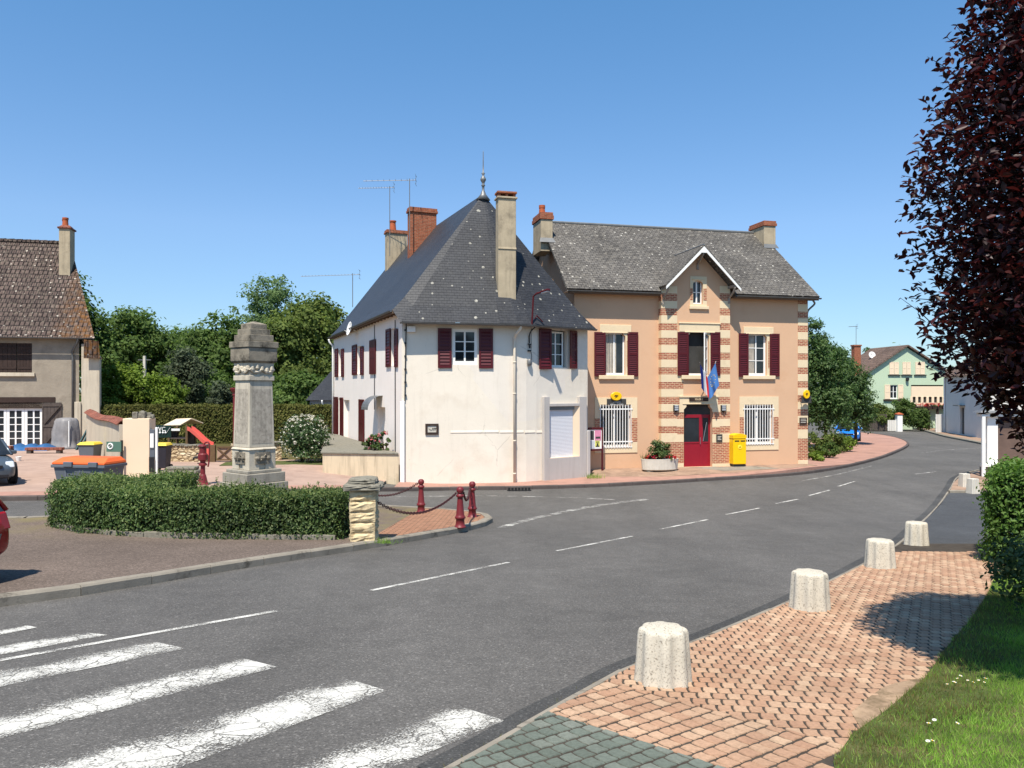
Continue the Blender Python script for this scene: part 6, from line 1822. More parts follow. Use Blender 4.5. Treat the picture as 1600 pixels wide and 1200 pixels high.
for a in range(4):
    q.M = Matrix.Rotation(a * math.pi / 2, 4, 'Z')
    for i in range(5):
        x = -.28 + .14 * i; q.lathe([(.02, -.06), (.06, -.02), (.05, .06), (.02, .08)], 7, (x, -.355, mz(577) + .04 * math.sin(i * 1.6)))
    pts = [(-.34 + .068 * i, -.365, mz(577) - .09 * abs(math.sin(i * math.pi / 5))) for i in range(11)]
    q.tube(pts, .035, 6)
q.M = None
q.build('garland', m['monument'], t, smooth=False)
q = MB(); sq(q, .72, mz(568), mz(565), .84); sq(q, .84, mz(565), mz(544.5)); q.build('block', m['monument_dark'], t, bevel=.012)
q = MB(); sq(q, .89, mz(544), mz(534.5)); sq(q, .71, mz(534), mz(524)); sq(q, .59, mz(524), mz(515)); sq(q, .47, mz(515), mz(507)); sq(q, .47, mz(507), mz(502.5), .06); q.build('stepped_cap', m['monument_dark'], t, bevel=.012)

# ------------------------------------------------------------------ pillar, bollards, chains
def rough_block(q, x0, x1, y0, y1, z0, z1, amp=.03, n=5, m_=0):
    """a hewn stone: a box whose faces are pushed in and out"""
    def face(o, a, b, nn):
        o, a, b, nn = map(Vector, (o, a, b, nn)); vs = []
        for j in range(n + 1):
            for i in range(n + 1):
                e = 0 if i in (0, n) or j in (0, n) else random.uniform(-.2, 1) * amp + amp * .5
                vs.append(o + a * (i / n) + b * (j / n) + nn * e)
        q.add(vs, [(j * (n + 1) + i, j * (n + 1) + i + 1, (j + 1) * (n + 1) + i + 1, (j + 1) * (n + 1) + i) for j in range(n) for i in range(n)], m_)
    w, d, h = x1 - x0, y1 - y0, z1 - z0
    face((x0, y0, z0), (w, 0, 0), (0, 0, h), (0, -1, 0)); face((x1, y0, z0), (0, d, 0), (0, 0, h), (1, 0, 0)); face((x1, y1, z0), (-w, 0, 0), (0, 0, h), (0, 1, 0)); face((x0, y1, z0), (0, -d, 0), (0, 0, h), (-1, 0, 0)); face((x0, y0, z1), (w, 0, 0), (0, d, 0), (0, 0, 1)); face((x0, y0, z0), (w, 0, 0), (0, d, 0), (0, 0, -.1))
pb = G(565, 846, .12); pb.y += .25
t = thing('stone_pillar', 'yellow split stone pillar with grey slab cap at the hedge end', 'pillar', pb, math.radians(4))
ph = (HOR - 745) / FPX * (pb.y - .2) - pb.z
q = MB(); nC = 5; z = -.05; hC = (ph - .22) / nC
for i in range(nC):
    w_ = .245 + random.uniform(-.012, .012); rough_block(q, -w_, w_, -w_, w_, z + .006, z + hC - .006, .032); z += hC
q.build('stone_courses', m['rough_stone'], t)
q = MB(); q.box(-.212, .212, -.212, .212, -.05, z); q.build('mortar', m['cap_stone'], t)
q = MB(); rough_block(q, -.36, .34, -.32, .32, z + .005, z + .12, .03); rough_block(q, -.27, .24, -.26, .26, z + .125, z + .22, .025); q.build('cap_slab', m['cap_stone'], t)
PIL = (pb, z)

def cast_bollard(px, py, label):
    p = G(px, py, .12)
    t = thing('cast_bollard', label, 'bollard', p, 0, 'red cast iron bollards joined by chains')
    return t
bol_h = .93
q = MB(); q.lathe([(.135, 0), (.135, .02), (.115, .03), (.10, .10), (.095, .19), (.115, .205), (.125, .235), (.105, .26), (.092, .30), (.062, .66), (.062, .68), (.09, .70), (.095, .735), (.06, .76), (.052, .78), (.078, .81), (.088, .85), (.078, .895), (.045, .925), (.0, .93)], 20)
bolls = []
for i, (px, py, lb) in enumerate(((719, 824, 'red iron bollard standing nearest the kerb at the island tip'), (738, 808, 'red iron bollard standing at the very tip of the brick island'), (658, 801, 'red iron bollard beside the rear edge of the brick island'))):
    t = cast_bollard(px, py, lb)
    if i == 0:
        b0_ = q.build('post', m['iron_red'], t, smooth=True)
        e_ = MB(); e_.ring(.03, .009, 10, 6, Matrix.Translation((0, -.07, .83)) @ Matrix.Rotation(math.pi / 2, 4, 'X')); e0_ = e_.build('eye_ring', m['iron_red'], t)
    else:
        for src in (b0_, e0_):
            c = src.copy(); COL.objects.link(c); c.parent = t
    bolls.append(t)
def chain(label, a, b, sag):
    a, b = Vector(a), Vector(b); n = int((b - a).length * 1.15 / .062); q = MB(); mid = (a + b) / 2
    pts = [a.lerp(b, i / n) - Vector((0, 0, sag * 4 * (i / n) * (1 - i / n))) for i in range(n + 1)]
    for i in range(n):
        c = (pts[i] + pts[i + 1]) / 2; d = (pts[i + 1] - pts[i]).normalized()
        R = d.to_track_quat('X', 'Z').to_matrix().to_4x4()
        q.ring(.027, .0085, 10, 5, Matrix.Translation(c) @ R @ Matrix.Rotation(math.pi / 2 * (i % 2) + .3, 4, 'X'), sx=1.55)
    o = q.build('chain', m['rope_iron'], None, uv=False)
    tag(o, label, 'chain', 'chains between the bollards')
B = [Vector(t.location) for t in bolls]
chain('iron chain sagging from the stone pillar to the kerbside bollard', (pb.x + .27, pb.y - .05, pb.z + .74), B[0] + Vector((-.07, 0, .80)), .34)
chain('short iron chain between the two bollards at the island tip', B[0] + Vector((.07, .02, .80)), B[1] + Vector((-.05, -.06, .80)), .26)
hp = G(430, 806, .12)
chain('iron chain running behind the stone pillar to the rear bollard', (-4.6, 22.6, -2.86), B[2] + Vector((-.06, 0, .84)), .30)
# ------------------------------------------------------------------ concrete bollards along the paved walk
def concrete_bollard_mesh():
    q = MB()
    def flute(tt, z):
        c = math.cos(8 * tt + .6); return 1 + .075 * (abs(c) ** .5 * (1 if c > 0 else -1)) * (1 if z < .42 else .7)
    q.lathe([(.222, -.03), (.222, .0), (.219, .02), (.205, .21), (.192, .405), (.186, .428), (.168, .440), (.05, .443)], 64, (0, 0, 0), 1, 1, flute)
    return q
kb = None
for i, (px, py, lb) in enumerate(((1036, 1064, 'grainy fluted concrete bollard nearest the crossing and the green pavers'), (1265, 951, 'fluted concrete bollard second from the crossing on the paved walk'),
                   (1375, 886.5, 'fluted concrete bollard third from the crossing at the walk edge'), (1432, 851, 'fluted concrete bollard at the far end of the walk by the driveway'))):
    p = G(px, py, .045); t = thing('concrete_bollard', lb, 'bollard', p, i * 1.3, 'fluted concrete bollards')
    if kb is None: kb = concrete_bollard_mesh().build('post', m['concrete'], t, smooth=True)
    else:
        c = kb.copy(); COL.objects.link(c); c.parent = t
for i, (px, py, lb) in enumerate(((1507, 760, 'pale ribbed concrete block left of two by the far driveway kerb'), (1520, 769, 'pale ribbed concrete block in front at the far driveway kerb'))):
    p = G(px, py, .06); t = thing('concrete_block', lb, 'block', p, .1 + i * .15, 'ribbed concrete blocks')
    q = MB(); q.frustum(-.17, .17, -.15, .15, -.05, .48, -.14, .14, -.12, .12)
    for x in (-.1, 0, .1): q.frustum(x - .022, x + .022, -.175, -.14, -.05, .46, x - .018, x + .018, -.14, -.11)
    q.build('block', m['concrete_smooth'], t, bevel=.012)

# ------------------------------------------------------------------ planter, letter box, notice board, drain
pp = G(1031, 738, .16)
t = thing('stone_planter', 'long oval pale concrete planter on feet left of the red door', 'planter', pp, PA)
q = MB(); q.lathe([(.70, .10), (.80, .14), (.835, .5), (.85, .58), (.80, .585), (.78, .52), (.5, .5)], 40, (0, 0, 0), 1, .46); q.build('bowl', m['concrete_smooth'], t, smooth=False, bevel=0)
for x in (-.55, .55):
    q = MB(); q.box(x - .14, x + .14, -.22, .22, 0, .11); q.build('foot', m['monument_dark'], t, bevel=.01)
q = MB(); q.lathe([(.79, .50), (.4, .535), (.05, .54)], 30, (0, 0, 0), 1, .46); q.build('soil', m['soil'], t)
PLANTER = Vector(pp)

lb = F0.mat @ Vector((F0.x(1152, -.45), -.45, 0)); lb.z = gzf(lb.x, lb.y) + far_h(lb.x, lb.y)
t = thing('letter_box', 'bright yellow post box standing between door and right barred window', 'post box', lb, PA - .04)
q = MB(); q.box(-.26, .26, -.2, .2, .0, .12); q.build('plinth', m['black'], t)
q = MB(); q.box(-.31, .31, -.24, .24, .12, 1.26); bdy = q.build('body', m['yellow'], t, bevel=.03, seg=3)
q = MB(); q.box(-.325, .325, -.26, .25, 1.262, 1.33); q.box(-.32, .32, -.255, .25, 1.335, 1.41)
nl = 8; vs = [(-.32 + .64 * i / nl, 1.41 + .07 * math.sin(math.pi * i / nl)) for i in range(nl + 1)]
q.extrude([(x, -.255, z) for x, z in vs][::-1], (0, .5, 0)); q.build('lid', m['yellow'], t, bevel=.008)
for x in (-.14, .14):
    q = MB(); q.box(x - .11, x + .11, -.25, -.236, 1.13, 1.18); k = q.build('slot', m['black'], t); k.parent = bdy
q = MB(); q.M = Matrix.Translation((0, -.243, .88)) @ Matrix.Rotation(math.pi / 2, 4, 'X'); q.lathe([(.10, -.01), (.10, .008), (.085, .012)], 24); k = q.build('emblem_disc', plain('pale_yellow', S(255, 220, 70, .9), .4, .02), t); k.parent = bdy
q = MB(); q.extrude([(a * .07, -.262, .88 + b * .07) for a, b in [(-.30, .38), (.62, .38), (.05, -.05), (.45, -.05), (-.46, -.65), (-.05, -.12), (-.52, -.12)]], (0, .004, 0)); k = q.build('bird_mark', plain('mark_dark', S(90, 64, 20, .8), .5), t); k.parent = bdy
q = MB(); q.box(.31, .335, -.1, -.05, .62, .76); q.build('lock', m['black'], t)

nbp = G(941, 737, .18); nbl = nbp + Vector((-.66, -.25, 0))
t = thing('notice_board', 'dark red notice board with pink and yellow posters at the house corner', 'notice board', nbp, math.atan2(.25, .66))
hz = lambda py: (HOR - py) / FPX * nbp.y - nbp.z
for x in (0, -.78):
    q = MB(); q.box(x - .03, x + .03, -.03, .03, 0, hz(667.5)); q.build('post', m['burgundy'], t)
q = MB(); q.box(-.75, -.03, -.025, .025, hz(671), hz(667.5)); q.box(-.75, -.03, -.025, .025, hz(704), hz(701)); q.build('frame', m['burgundy'], t)
q = MB(); q.box(-.75, -.03, -.005, .015, hz(701), hz(671)); q.build('panel', m['white_paint'], t)
for nm, a, b, c, d, mt in (('poster', -.36, -.06, 688, 672, m['poster_pink']), ('poster', -.34, -.12, 698, 688.5, m['poster_yellow']), ('poster', -.70, -.40, 687, 673, m['dark_panel']), ('poster', -.62, -.37, 700, 688.5, m['lamp_lens'])):
    q = MB(); q.box(a, b, -.012, -.006, hz(c), hz(d)); q.build(nm, mt, t)
q = MB(); z = hz(694); q.box(-.27, -.19, -.0165, -.013, z - .05, z + .05); q.box(-.31, -.15, -.0165, -.013, hz(697.6), hz(696)); q.box(-.30, -.16, -.0165, -.013, hz(691), hz(689.8)); q.box(-.32, -.10, -.0165, -.013, hz(685), hz(682)); q.build('print', m['dark_panel'], t)

dg = G(812, 766.5, .02)
t = thing('drain_grate', 'black iron drain opening in the kerb below the cream downpipe', 'drain', dg, math.radians(3))
q = MB()
for i in range(7): q.box(-.42 + i * .12, -.34 + i * .12, -.05, .02, .0, .11)
q.box(-.46, .42, -.06, -.05, .0, .03); q.build('grate', m['drain'], t)

# ------------------------------------------------------------------ cars
def car(name, label, loc, rz, paint, L=4.0, W=1.72, H=1.46, group=None, kind='hatch', front=True):
    """a hatchback; local +x is its front"""
    t = thing(name, label, 'car', loc, rz, group)
    # stations from the tail to the nose: x, half width, bottom, shoulder height
    st = [(-L / 2 - .02, .60, .42, .62), (-L / 2 + .03, .76, .30, .86), (-L / 2 + .22, .83, .22, .93), (-1.35, .855, .19, .95), (-.6, .86, .18, .94), (.2, .86, .18, .93), (.85, .855, .18, .93), (1.2, .85, .19, .90),
          (L / 2 - .42, .82, .20, .82), (L / 2 - .18, .76, .22, .74), (L / 2 - .05, .66, .26, .64), (L / 2 + .0, .5, .32, .54)]
    q = MB(); n = 16; vs = []
    for (x, w, zb, zs) in st:
        for i in range(n):
            a = 2 * math.pi * (i + .5) / n; c, s_ = math.cos(a), math.sin(a)
            e = .38
            yy = w * (abs(c) ** e) * (1 if c > 0 else -1); zz = (zb + zs) / 2 + (zs - zb) / 2 * (abs(s_) ** e) * (1 if s_ > 0 else -1)
            if s_ > .3: yy *= .96
            vs.append((x, yy, zz))
    k = len(st)
    fs = [(i * n + j, i * n + (j + 1) % n, (i + 1) * n + (j + 1) % n, (i + 1) * n + j) for i in range(k - 1) for j in range(n)] + [tuple(range(n))[::-1], tuple(range((k - 1) * n, k * n))]
    q.add(vs, fs); body = q.build('body', paint, t, smooth=True)
    md = body.modifiers.new('smooth', 'SUBSURF'); md.levels = 1; md.render_levels = 2
    # glasshouse
    gh = [(-L / 2 + .10, .70, .90), (-L / 2 + .42, .62, H - .06), (-.9, .60, H), (.0, .60, H - .01), (.42, .60, H - .10), (1.10, .72, .92)]
    q = MB(); vs = []
    for (x, w, z) in gh: vs += [(x, -w, z), (x, w, z)]
    for (x, w, z) in gh: vs += [(x, -.80, .90), (x, .80, .90)]
    o = len(gh) * 2
    fs = [(2 * i, 2 * i + 1, 2 * i + 3, 2 * i + 2) for i in range(len(gh) - 1)]
    fs += [(2 * i, 2 * i + 2, o + 2 * i + 2, o + 2 * i) for i in range(len(gh) - 1)] + [(2 * i + 1, o + 2 * i + 1, o + 2 * i + 3, 2 * i + 3) for i in range(len(gh) - 1)]
    q.add(vs, fs); q.build('windows', m['glass'], t)
    q = MB()
    rf_ = [(g[0], g[1], g[2] + .012) for g in gh[1:5]]
    vs = []
    for (x, w, z) in rf_: vs += [(x, -w - .01, z - .05), (x, -w + .04, z), (x, 0, z + .03), (x, w - .04, z), (x, w + .01, z - .05)]
    q.add(vs, [(i * 5 + j, i * 5 + j + 1, (i + 1) * 5 + j + 1, (i + 1) * 5 + j) for i in range(len(rf_) - 1) for j in range(4)])
    for s_ in (-1, 1):
        for (xa, wa_, za), (xb, wb_, zb) in (((1.10, .78, .92), (.42, .61, H - .10)), ((-.25, .80, .92), (-.2, .61, H - .02)), ((-L / 2 + .12, .78, .90), (-L / 2 + .42, .63, H - .06))):
            q.beam((xa, s_ * wa_, za), (xb, s_ * wb_, zb), .07, .05)
    q.build('roof', paint, t, smooth=True)
    for (x, zb) in ((-L / 2 + .72, .31), (L / 2 - .78, .31)):
        for s_ in (-1, 1):
            q = MB(); q.M = Matrix.Translation((x, s_ * (W / 2 - .09), .31)) @ Matrix.Rotation(math.pi / 2, 4, 'X')
            q.lathe([(.20, -.1), (.30, -.1), (.315, -.06), (.315, .06), (.30, .1), (.20, .1)], 26); wv = q.build('wheel', m['rubber'], t)
            q = MB(); q.M = Matrix.Translation((x, s_ * (W / 2 - .09), .31)) @ Matrix.Rotation(math.pi / 2, 4, 'X'); q.lathe([(.195, -.102), (.195, .102)], 20); r_ = q.build('rim', m['steel'], t); r_.parent = wv
            q = MB(); q.M = Matrix.Translation((x, s_ * (W / 2 - .02), .33)) @ Matrix.Rotation(math.pi / 2, 4, 'X')
            q.lathe([(.36, -.03), (.36, .03)], 26); q.build('wheel_arch', m['rubber'], t)
    q = MB()
    for i in range(9):
        a = -1 + 2 * i / 8; b = -1 + 2 * (i + 1) / 8
        if i < 8:
            xa, xb = -L / 2 - .05 + .22 * abs(a) ** 3, -L / 2 - .05 + .22 * abs(b) ** 3
            q.add([(xa, a * .80, .40), (xb, b * .80, .40), (xb - .02, b * .82, .62), (xa - .02, a * .82, .62), (xa + .1, a * .76, .22), (xb + .1, b * .76, .22), (xb + .12, b * .8, .66), (xa + .12, a * .8, .66)], [(0, 1, 2, 3), (4, 5, 1, 0), (3, 2, 6, 7)])
    q.build('rear_bumper', m['dark_panel'], t, smooth=True)
    for s_ in (-1, 1):
        q = MB(); q.frustum(-L / 2 - .0, -L / 2 + .16, s_ * .62 - .1, s_ * .62 + .1, .66, .90, -L / 2 + .06, -L / 2 + .2, s_ * .62 - .08, s_ * .62 + .08); q.build('tail_light', m['tail_lens'], t, bevel=.02)
        q = MB(); q.frustum(L / 2 - .42, L / 2 - .06, s_ * .60 - .13, s_ * .60 + .13, .58, .76, L / 2 - .46, L / 2 - .16, s_ * .62 - .12, s_ * .62 + .10); q.build('headlight', m['lamp_lens'], t, bevel=.03)
    q = MB(); q.box(L / 2 - .06, L / 2 + .015, -.40, .40, .56, .66); q.box(L / 2 - .06, L / 2 + .01, -.55, .55, .27, .37); q.build('grille', m['black'], t, bevel=.015)
    q = MB(); q.add([(L / 2 + .03, 0, .54), (L / 2 + .03, .05, .61), (L / 2 + .03, 0, .68), (L / 2 + .03, -.05, .61), (L / 2 + .03, 0, .565), (L / 2 + .03, .03, .61), (L / 2 + .03, 0, .655), (L / 2 + .03, -.03, .61)], [(0, 1, 5, 4), (1, 2, 6, 5), (2, 3, 7, 6), (3, 0, 4, 7)]); k_ = q.build('emblem', m['chrome'], t)
    sm = k_.modifiers.new('thickness', 'SOLIDIFY'); sm.thickness = .012
    for xx, sgn in ((L / 2 + .028, 1), (-L / 2 - .075, -1)):
        q = MB(); q.box(xx - .008, xx + .004, -.26, .26, .39, .50); pl2 = q.build('number_plate', m['plate'], t)
        q = MB(); q.box(xx + .0045 * sgn - .002, xx + .0045 * sgn + .002, -.26 , -.215, .39, .50); q.box(xx + .0045 * sgn - .002, xx + .0045 * sgn + .002, .215, .26, .39, .50); k_ = q.build('plate_band', m['eu_blue'], t); k_.parent = pl2
    for s_ in (-1, 1):
        q = MB(); q.box(.72, .86, s_ * .88 - .08, s_ * .88 + .08, .92, 1.04); q.build('mirror', paint, t, bevel=.03)
    return t
sp2 = G(-14, 752, .11)
sp2.z = gzf(sp2.x, sp2.y) + .11
hd = math.radians(-48)
c_ = Vector((-16.0, 23.6, 0)) - Vector((math.cos(hd), math.sin(hd), 0)) * 2.0
car('parked_car', 'silver parked car nosing out on pink gravel at the left', (c_.x - .12, c_.y + .0, gzf(c_.x, c_.y) + .11), hd, m['car_silver'])
rp = P(2, 895, 11.15)
car('parked_car', 'red parked car whose tail shows at the left edge of brown tarmac', (-9.02, 10.2, gzf(-9, 10.2) + .12), math.radians(180 - 4), m['car_red'], L=3.9)
bp = G(1318, 689, .12)
car('parked_car', 'bright blue car half hidden behind the linden trunk and low shrubs', (24.7, 56.5, gzf(24.7, 56.5) + .02), math.radians(-114), m['car_blue'])

# ------------------------------------------------------------------ annex behind the white house
af = Fr(-11.35, 47.5, -3.5, math.radians(14))
t = thing('outbuilding', 'small grey outbuilding with slate lean-to roof behind the white house', 'outbuilding', (-11.35, 47.5, -3.5), math.radians(14))
x0 = af.x(484); 
zt_ = af.xz(500, 624)[1]; zr_ = af.xz(516, 592, 1.5)[1]
q = MB(); q.box(x0, 3.2, 0, 5, -.3, zt_); q.build('wall', m['grey_render'], t)
q = MB(); q.add([(x0 - .25, -.3, zt_ - .05), (3.4, -.3, zt_ - .05), (3.4, 2.6, zr_ + .5), (x0 + 1.3, 2.6, zr_ + .5)], [(0, 1, 2, 3)]); q.add([(x0 - .25, -.3, zt_ - .05), (x0 + 1.3, 2.6, zr_ + .5), (x0 - .25, 5.2, zt_ - .05)], [(0, 1, 2)])
q.build('roof', m['slate_side'], t)
q = MB(); q.tube(curve([(af.x(503), -.35, zt_ - .05), (af.x(504), -.3, zt_ - .3), (af.x(508), -.1, zt_ - .5), (af.x(508), -.08, zt_ - .8)], 3) + [Vector((af.x(508), -.08, -.2))], .05, 8); q.build('downpipe', m['white_paint'], t, smooth=True)

# ------------------------------------------------------------------ green house at the end of the road
gf = Fr(34.6, 75.0, -4.1, math.radians(5))
t = thing('green_house', 'pale green gabled house with cream shutters at the end of the road', 'house', (34.6, 75.0, -4.1), math.radians(5))
gw1 = gf.x(1480)
zel = gf.xz(1354, 585)[1]; xap, zap = gf.xz(1416, 542.5); zer = gf.xz(1478, 583)[1]
up = [gf.rect(a, 565.5, b, 585) for a, b in ((1389.5, 1404), (1410, 1422.5), (1430, 1444.5))]
lw = gf.rect(1391, 601.5, 1402.5, 623); lg = gf.rect(1423.5, 601.5, 1474, 634)
q = MB(); q.panel([(0, -.3), (gw1, -.3), (gw1, zer), (xap, zap), (0, zel)], [rectp(*lw), rectp(*lg)], 0, .25); q.quad((0, 0, -.3), (0, 6, -.3), (0, 6, zel), (0, 0, zel)); q.quad((gw1, 0, -.3), (gw1, 6, -.3), (gw1, 6, zer), (gw1, 0, zer)); q.add([(0, 6, -.3), (gw1, 6, -.3), (gw1, 6, zer), (xap, 6, zap), (0, 6, zel)], [(0, 1, 2, 3, 4)])
q.build('wall', m['green_wall'], t)
q = MB()
e1 = Vector((-.75, 0, zel - .5 * (zap - zel) / xap * .0 - .42)); e2 = Vector((gw1 + .7, 0, zer - .42))
q.add([(-.75, -.3, zel - .38), (xap, -.3, zap + .10), (xap, 6.2, zap + .10), (-.75, 6.2, zel - .38)], [(0, 1, 2, 3)]); q.add([(xap, -.3, zap + .10), (gw1 + .75, -.3, zer - .38), (gw1 + .75, 6.2, zer - .38), (xap, 6.2, zap + .10)], [(0, 1, 2, 3)])
r_ = q.build('roof', m['tiles_far'], t); md = r_.modifiers.new('thickness', 'SOLIDIFY'); md.thickness = .14; md.offset = 1
for r in up:
    for a, b in ((r[0], (r[0] + r[1]) / 2 - .02), ((r[0] + r[1]) / 2 + .02, r[1])): shutter('shutter', t, gf, a, b, r[2], r[3], m['cream_shutter'], -.02, louvre=False)
q = MB()
for r in up: q.box(r[0] - .15, r[1] + .15, -.12, -.002, r[2] - .12, r[2] - .03)
q.build('sill', m['dark_panel'], t)
window(t, gf, *lw, .1, 2, 2, .07, .04)
for a, b in ((1382, 1390.5), (1403, 1411)): shutter('shutter', t, gf, *gf.rect(a, 601, b, 623.5), m['cream_shutter'], -.02, louvre=False)
q = MB(); r = gf.rect(1380, 624, 1412, 626); q.box(r[0], r[1], -.15, -.004, r[2], r[3]); q.build('sill', m['dark_wood'], t)
q = MB(); r = gf.rect(1424, 603.5, 1474, 620); q.box(r[0], r[1], .0, .05, r[2], r[3]); q.build('blind', m['cream_shutter'], t)
q = MB(); r = gf.rect(1424, 620, 1474, 629); q.box(r[0], r[1], .12, .16, r[2], r[3]); q.build('balcony_opening', m['inside'], t)
q = MB(); r = gf.rect(1424, 629, 1474, 636)
q.box(r[0], r[1], -.5, -.42, r[2], r[3]); q.box(r[0], r[1], -.5, .0, r[2] - .05, r[2])
r2 = gf.rect(1424, 620, 1474, 629)
for i in range(7):
    x = r2[0] + (r2[1] - r2[0]) * i / 6; q.box(x - .12, x + .12, -.04, .05, r2[2], r2[3])
q.build('balcony', m['cream_shutter'], t)
q = MB(); r = gf.rect(1436, 587.5, 1440, 596); q.lathe([(.02, 0), (.16, .1), (.16, .35), (.02, .4)], 8, ((gf.x(1416.5)), -.15, gf.xz(1416, 596)[1])); q.build('wall_lamp', m['black'], t)
q = MB(); q.box(gf.x(1326), gf.x(1330) + 3, 1.0, 4, -.3, gf.xz(1338, 590)[1]); q.build('side_wing', m['green_wall'], t)
cx_ = gf.x(1338.5, 1.2)
q = MB(); q.box(cx_ - .34, cx_ + .34, 1.0, 1.6, 2, gf.xz(1338, 541, 1.2)[1]); ch = q.build('chimney', m['brick_orange'], t)
q = MB(); z = gf.xz(1338, 541, 1.2)[1]; q.box(cx_ - .40, cx_ + .40, .94, 1.66, z, z + .14); k = q.build('chimney_cap', m['brick_orange'], t); k.parent = ch
an_w = gf.mat @ Vector((cx_, 1.3, z)); an_o = antenna(t, an_w, 2.05, .9, n=7)
q = MB(); dcx = gf.xz(1362, 555, 3); q.M = Matrix.Translation((dcx[0], 3, dcx[1])) @ Matrix.Rotation(math.radians(75), 4, 'X'); q.lathe([(.0, 0), (.2, .03), (.34, .1), (.36, .1), (.2, .01), (.001, -.02)], 16); q.build('satellite_dish', m['white_paint'], t, smooth=True)
# pergola under the balcony
t = thing('pergola', 'dark wooden pergola with flowers below the green house balcony', 'pergola', gf.mat @ Vector((gf.x(1424), -1.2, 0)), math.radians(5))
for i in range(5):
    q = MB(); q.box(i * .95 - .08, i * .95 + .08, -.08, .08, 0, 2.3); q.build('post', m['dark_wood'], t)
q = MB(); q.box(-.3, 4.1, -.12, .12, 2.3, 2.46); q.box(-.3, 4.1, .7, .9, 2.3, 2.46)
for i in range(9): q.box(-.2 + i * .5 - .05, -.2 + i * .5 + .05, -.3, 1.3, 2.46, 2.56)
q.build('beams', m['dark_wood'], t)
q = MB(); q.box(.6, 1.5, .5, .6, 0, 2.0); q.build('door_panel', m['black'], t)
# gate pillars and fences before the green house
def box_thing(name, label, cat, px0, px1, py0, py1, Y, dep, mat, part, cap=None, slats=False, zb=None):
    a, b = P(px0, py1, Y), P(px1, py1, Y); g_ = gzf((a.x + b.x) / 2, Y)
    t = thing(name, label, cat, (a.x, Y, g_)); h = (HOR - py0) / FPX * Y - g_; w = b.x - a.x
    q = MB()
    if slats:
        n = max(3, int(w / .14))
        for i in range(n): q.box(w * i / n + .015, w * (i + 1) / n - .01, 0, dep, .05, h - random.uniform(0, .03))
        q.box(0, w, dep, dep + .04, .3, .4); q.box(0, w, dep, dep + .04, h - .4, h - .3)
    else: q.box(0, w, 0, dep, -.1, h)
    q.build(part, mat, t, bevel=0 if slats else .02)
    if cap:
        q = MB(); q.box(-.06, w + .06, -.06, dep + .06, h, h + .08); q.frustum(-.02, w + .02, -.02, dep + .02, h + .08, h + .2, w * .4, w * .6, dep * .4, dep * .6); q.build('cap', cap, t)
    return t
box_thing('gate_pillar', 'white gate pillar with terracotta cap before the green house', 'pillar', 1402.5, 1410.5, 648, 671, 71, .5, m['white_paint'], 'shaft', m['terracotta'])
box_thing('garden_gate', 'pale grey boarded gate left of the white gate pillar', 'gate', 1387, 1401, 656, 671, 71.3, .06, m['shade_wall'], 'boards', None, True)
box_thing('wooden_fence', 'brown weathered board fence below the green house hedge', 'fence', 1349, 1386, 647, 672, 71.5, .05, m['grey_brown_wood'], 'boards', None, True)
box_thing('garden_gate', 'bluish grey boarded gate beside the pale house corner', 'gate', 1462, 1474.5, 647, 677, 67.5, .06, m['shade_wall'], 'boards', None, True)

# ------------------------------------------------------------------ pale house on the right of the road
t = thing('pale_house', 'pale rendered house wall in shade on the right behind the dark leaves', 'house', (38.2, 67.5, -3.9))
n0, n1 = Vector((38.2, 67.8)), Vector((35.4, 57.4))
pf = Fr(n0.x, n0.y, -3.9, math.atan2(n1.y - n0.y, n1.x - n0.x)); L_ = (n1 - n0).length
q = MB(); q.M = pf.mat; dw_ = (L_ * .42, L_ * .52, .3, 2.5)
q.panel(rectp(0, L_, -.3, 5.2), [rectp(*dw_)], 0, .2); q.box(.02, L_ - .02, .25, 7, -.3, 5.18)
q.build('wall', m['shade_wall'], t, local=False)
q = MB(); q.M = pf.mat; q.box(dw_[0], dw_[1], .15, .2, .3, 1.25); q.build('door', m['dark_panel'], t, local=False)
q = MB(); q.M = pf.mat; q.box(dw_[0], dw_[1], .15, .2, 1.25, 2.5); q.build('pane', m['glass'], t, local=False)
q = MB(); q.M = pf.mat; q.extrude([(-.4, -.4, 5.1), (-.4, 7.4, 5.1), (-.4, 3.5, 7.8)], (L_ + .8, 0, 0)); q.build('roof', m['tiles_far'], t, local=False)
q = MB(); q.M = pf.mat; q.box(L_ * .40, L_ * .54, -.5, -.002, 2.62, 2.70); q.build('canopy', m['zinc'], t, local=False)
q = MB(); q.M = pf.mat; q.tube([(.25, -.08, 0), (.25, -.08, 5.0)], .07, 8); q.build('downpipe', m['white_paint'], t, local=False)

# white framed garage close to the right edge
gp0 = G(1535, 745, .05)
t = thing('white_garage', 'white framed garage front with brown panels behind the privet hedge', 'garage', (gp0.x, gp0.y, gp0.z), math.radians(-6))
q = MB()
q.box(0, .13, 0, .12, 0, 2.5); q.box(.30, .72, .22, .34, .42, 2.5); q.box(0, 7, .05, .5, 2.5, 2.66); q.box(.02, 7, .10, .24, .40, .56)
q.box(3.4, 3.6, .05, .2, .56, 2.5)
q.build('frame', m['white_paint'], t, bevel=.01)
q = MB(); q.box(.72, 3.4, .28, .33, .56, 2.5); q.box(3.6, 6.9, .28, .33, .56, 2.5); q.build('panel', m['brown_panel'], t)
q = MB(); q.box(.13, 7, .13, .5, -.2, .398); q.build('base_wall', m['grey_brown_wood'], t)
q = MB(); q.frustum(-.12, 7.1, -.08, .62, 2.662, 2.74, -.02, 7, 0, .5); q.build('roof', m['zinc'], t)
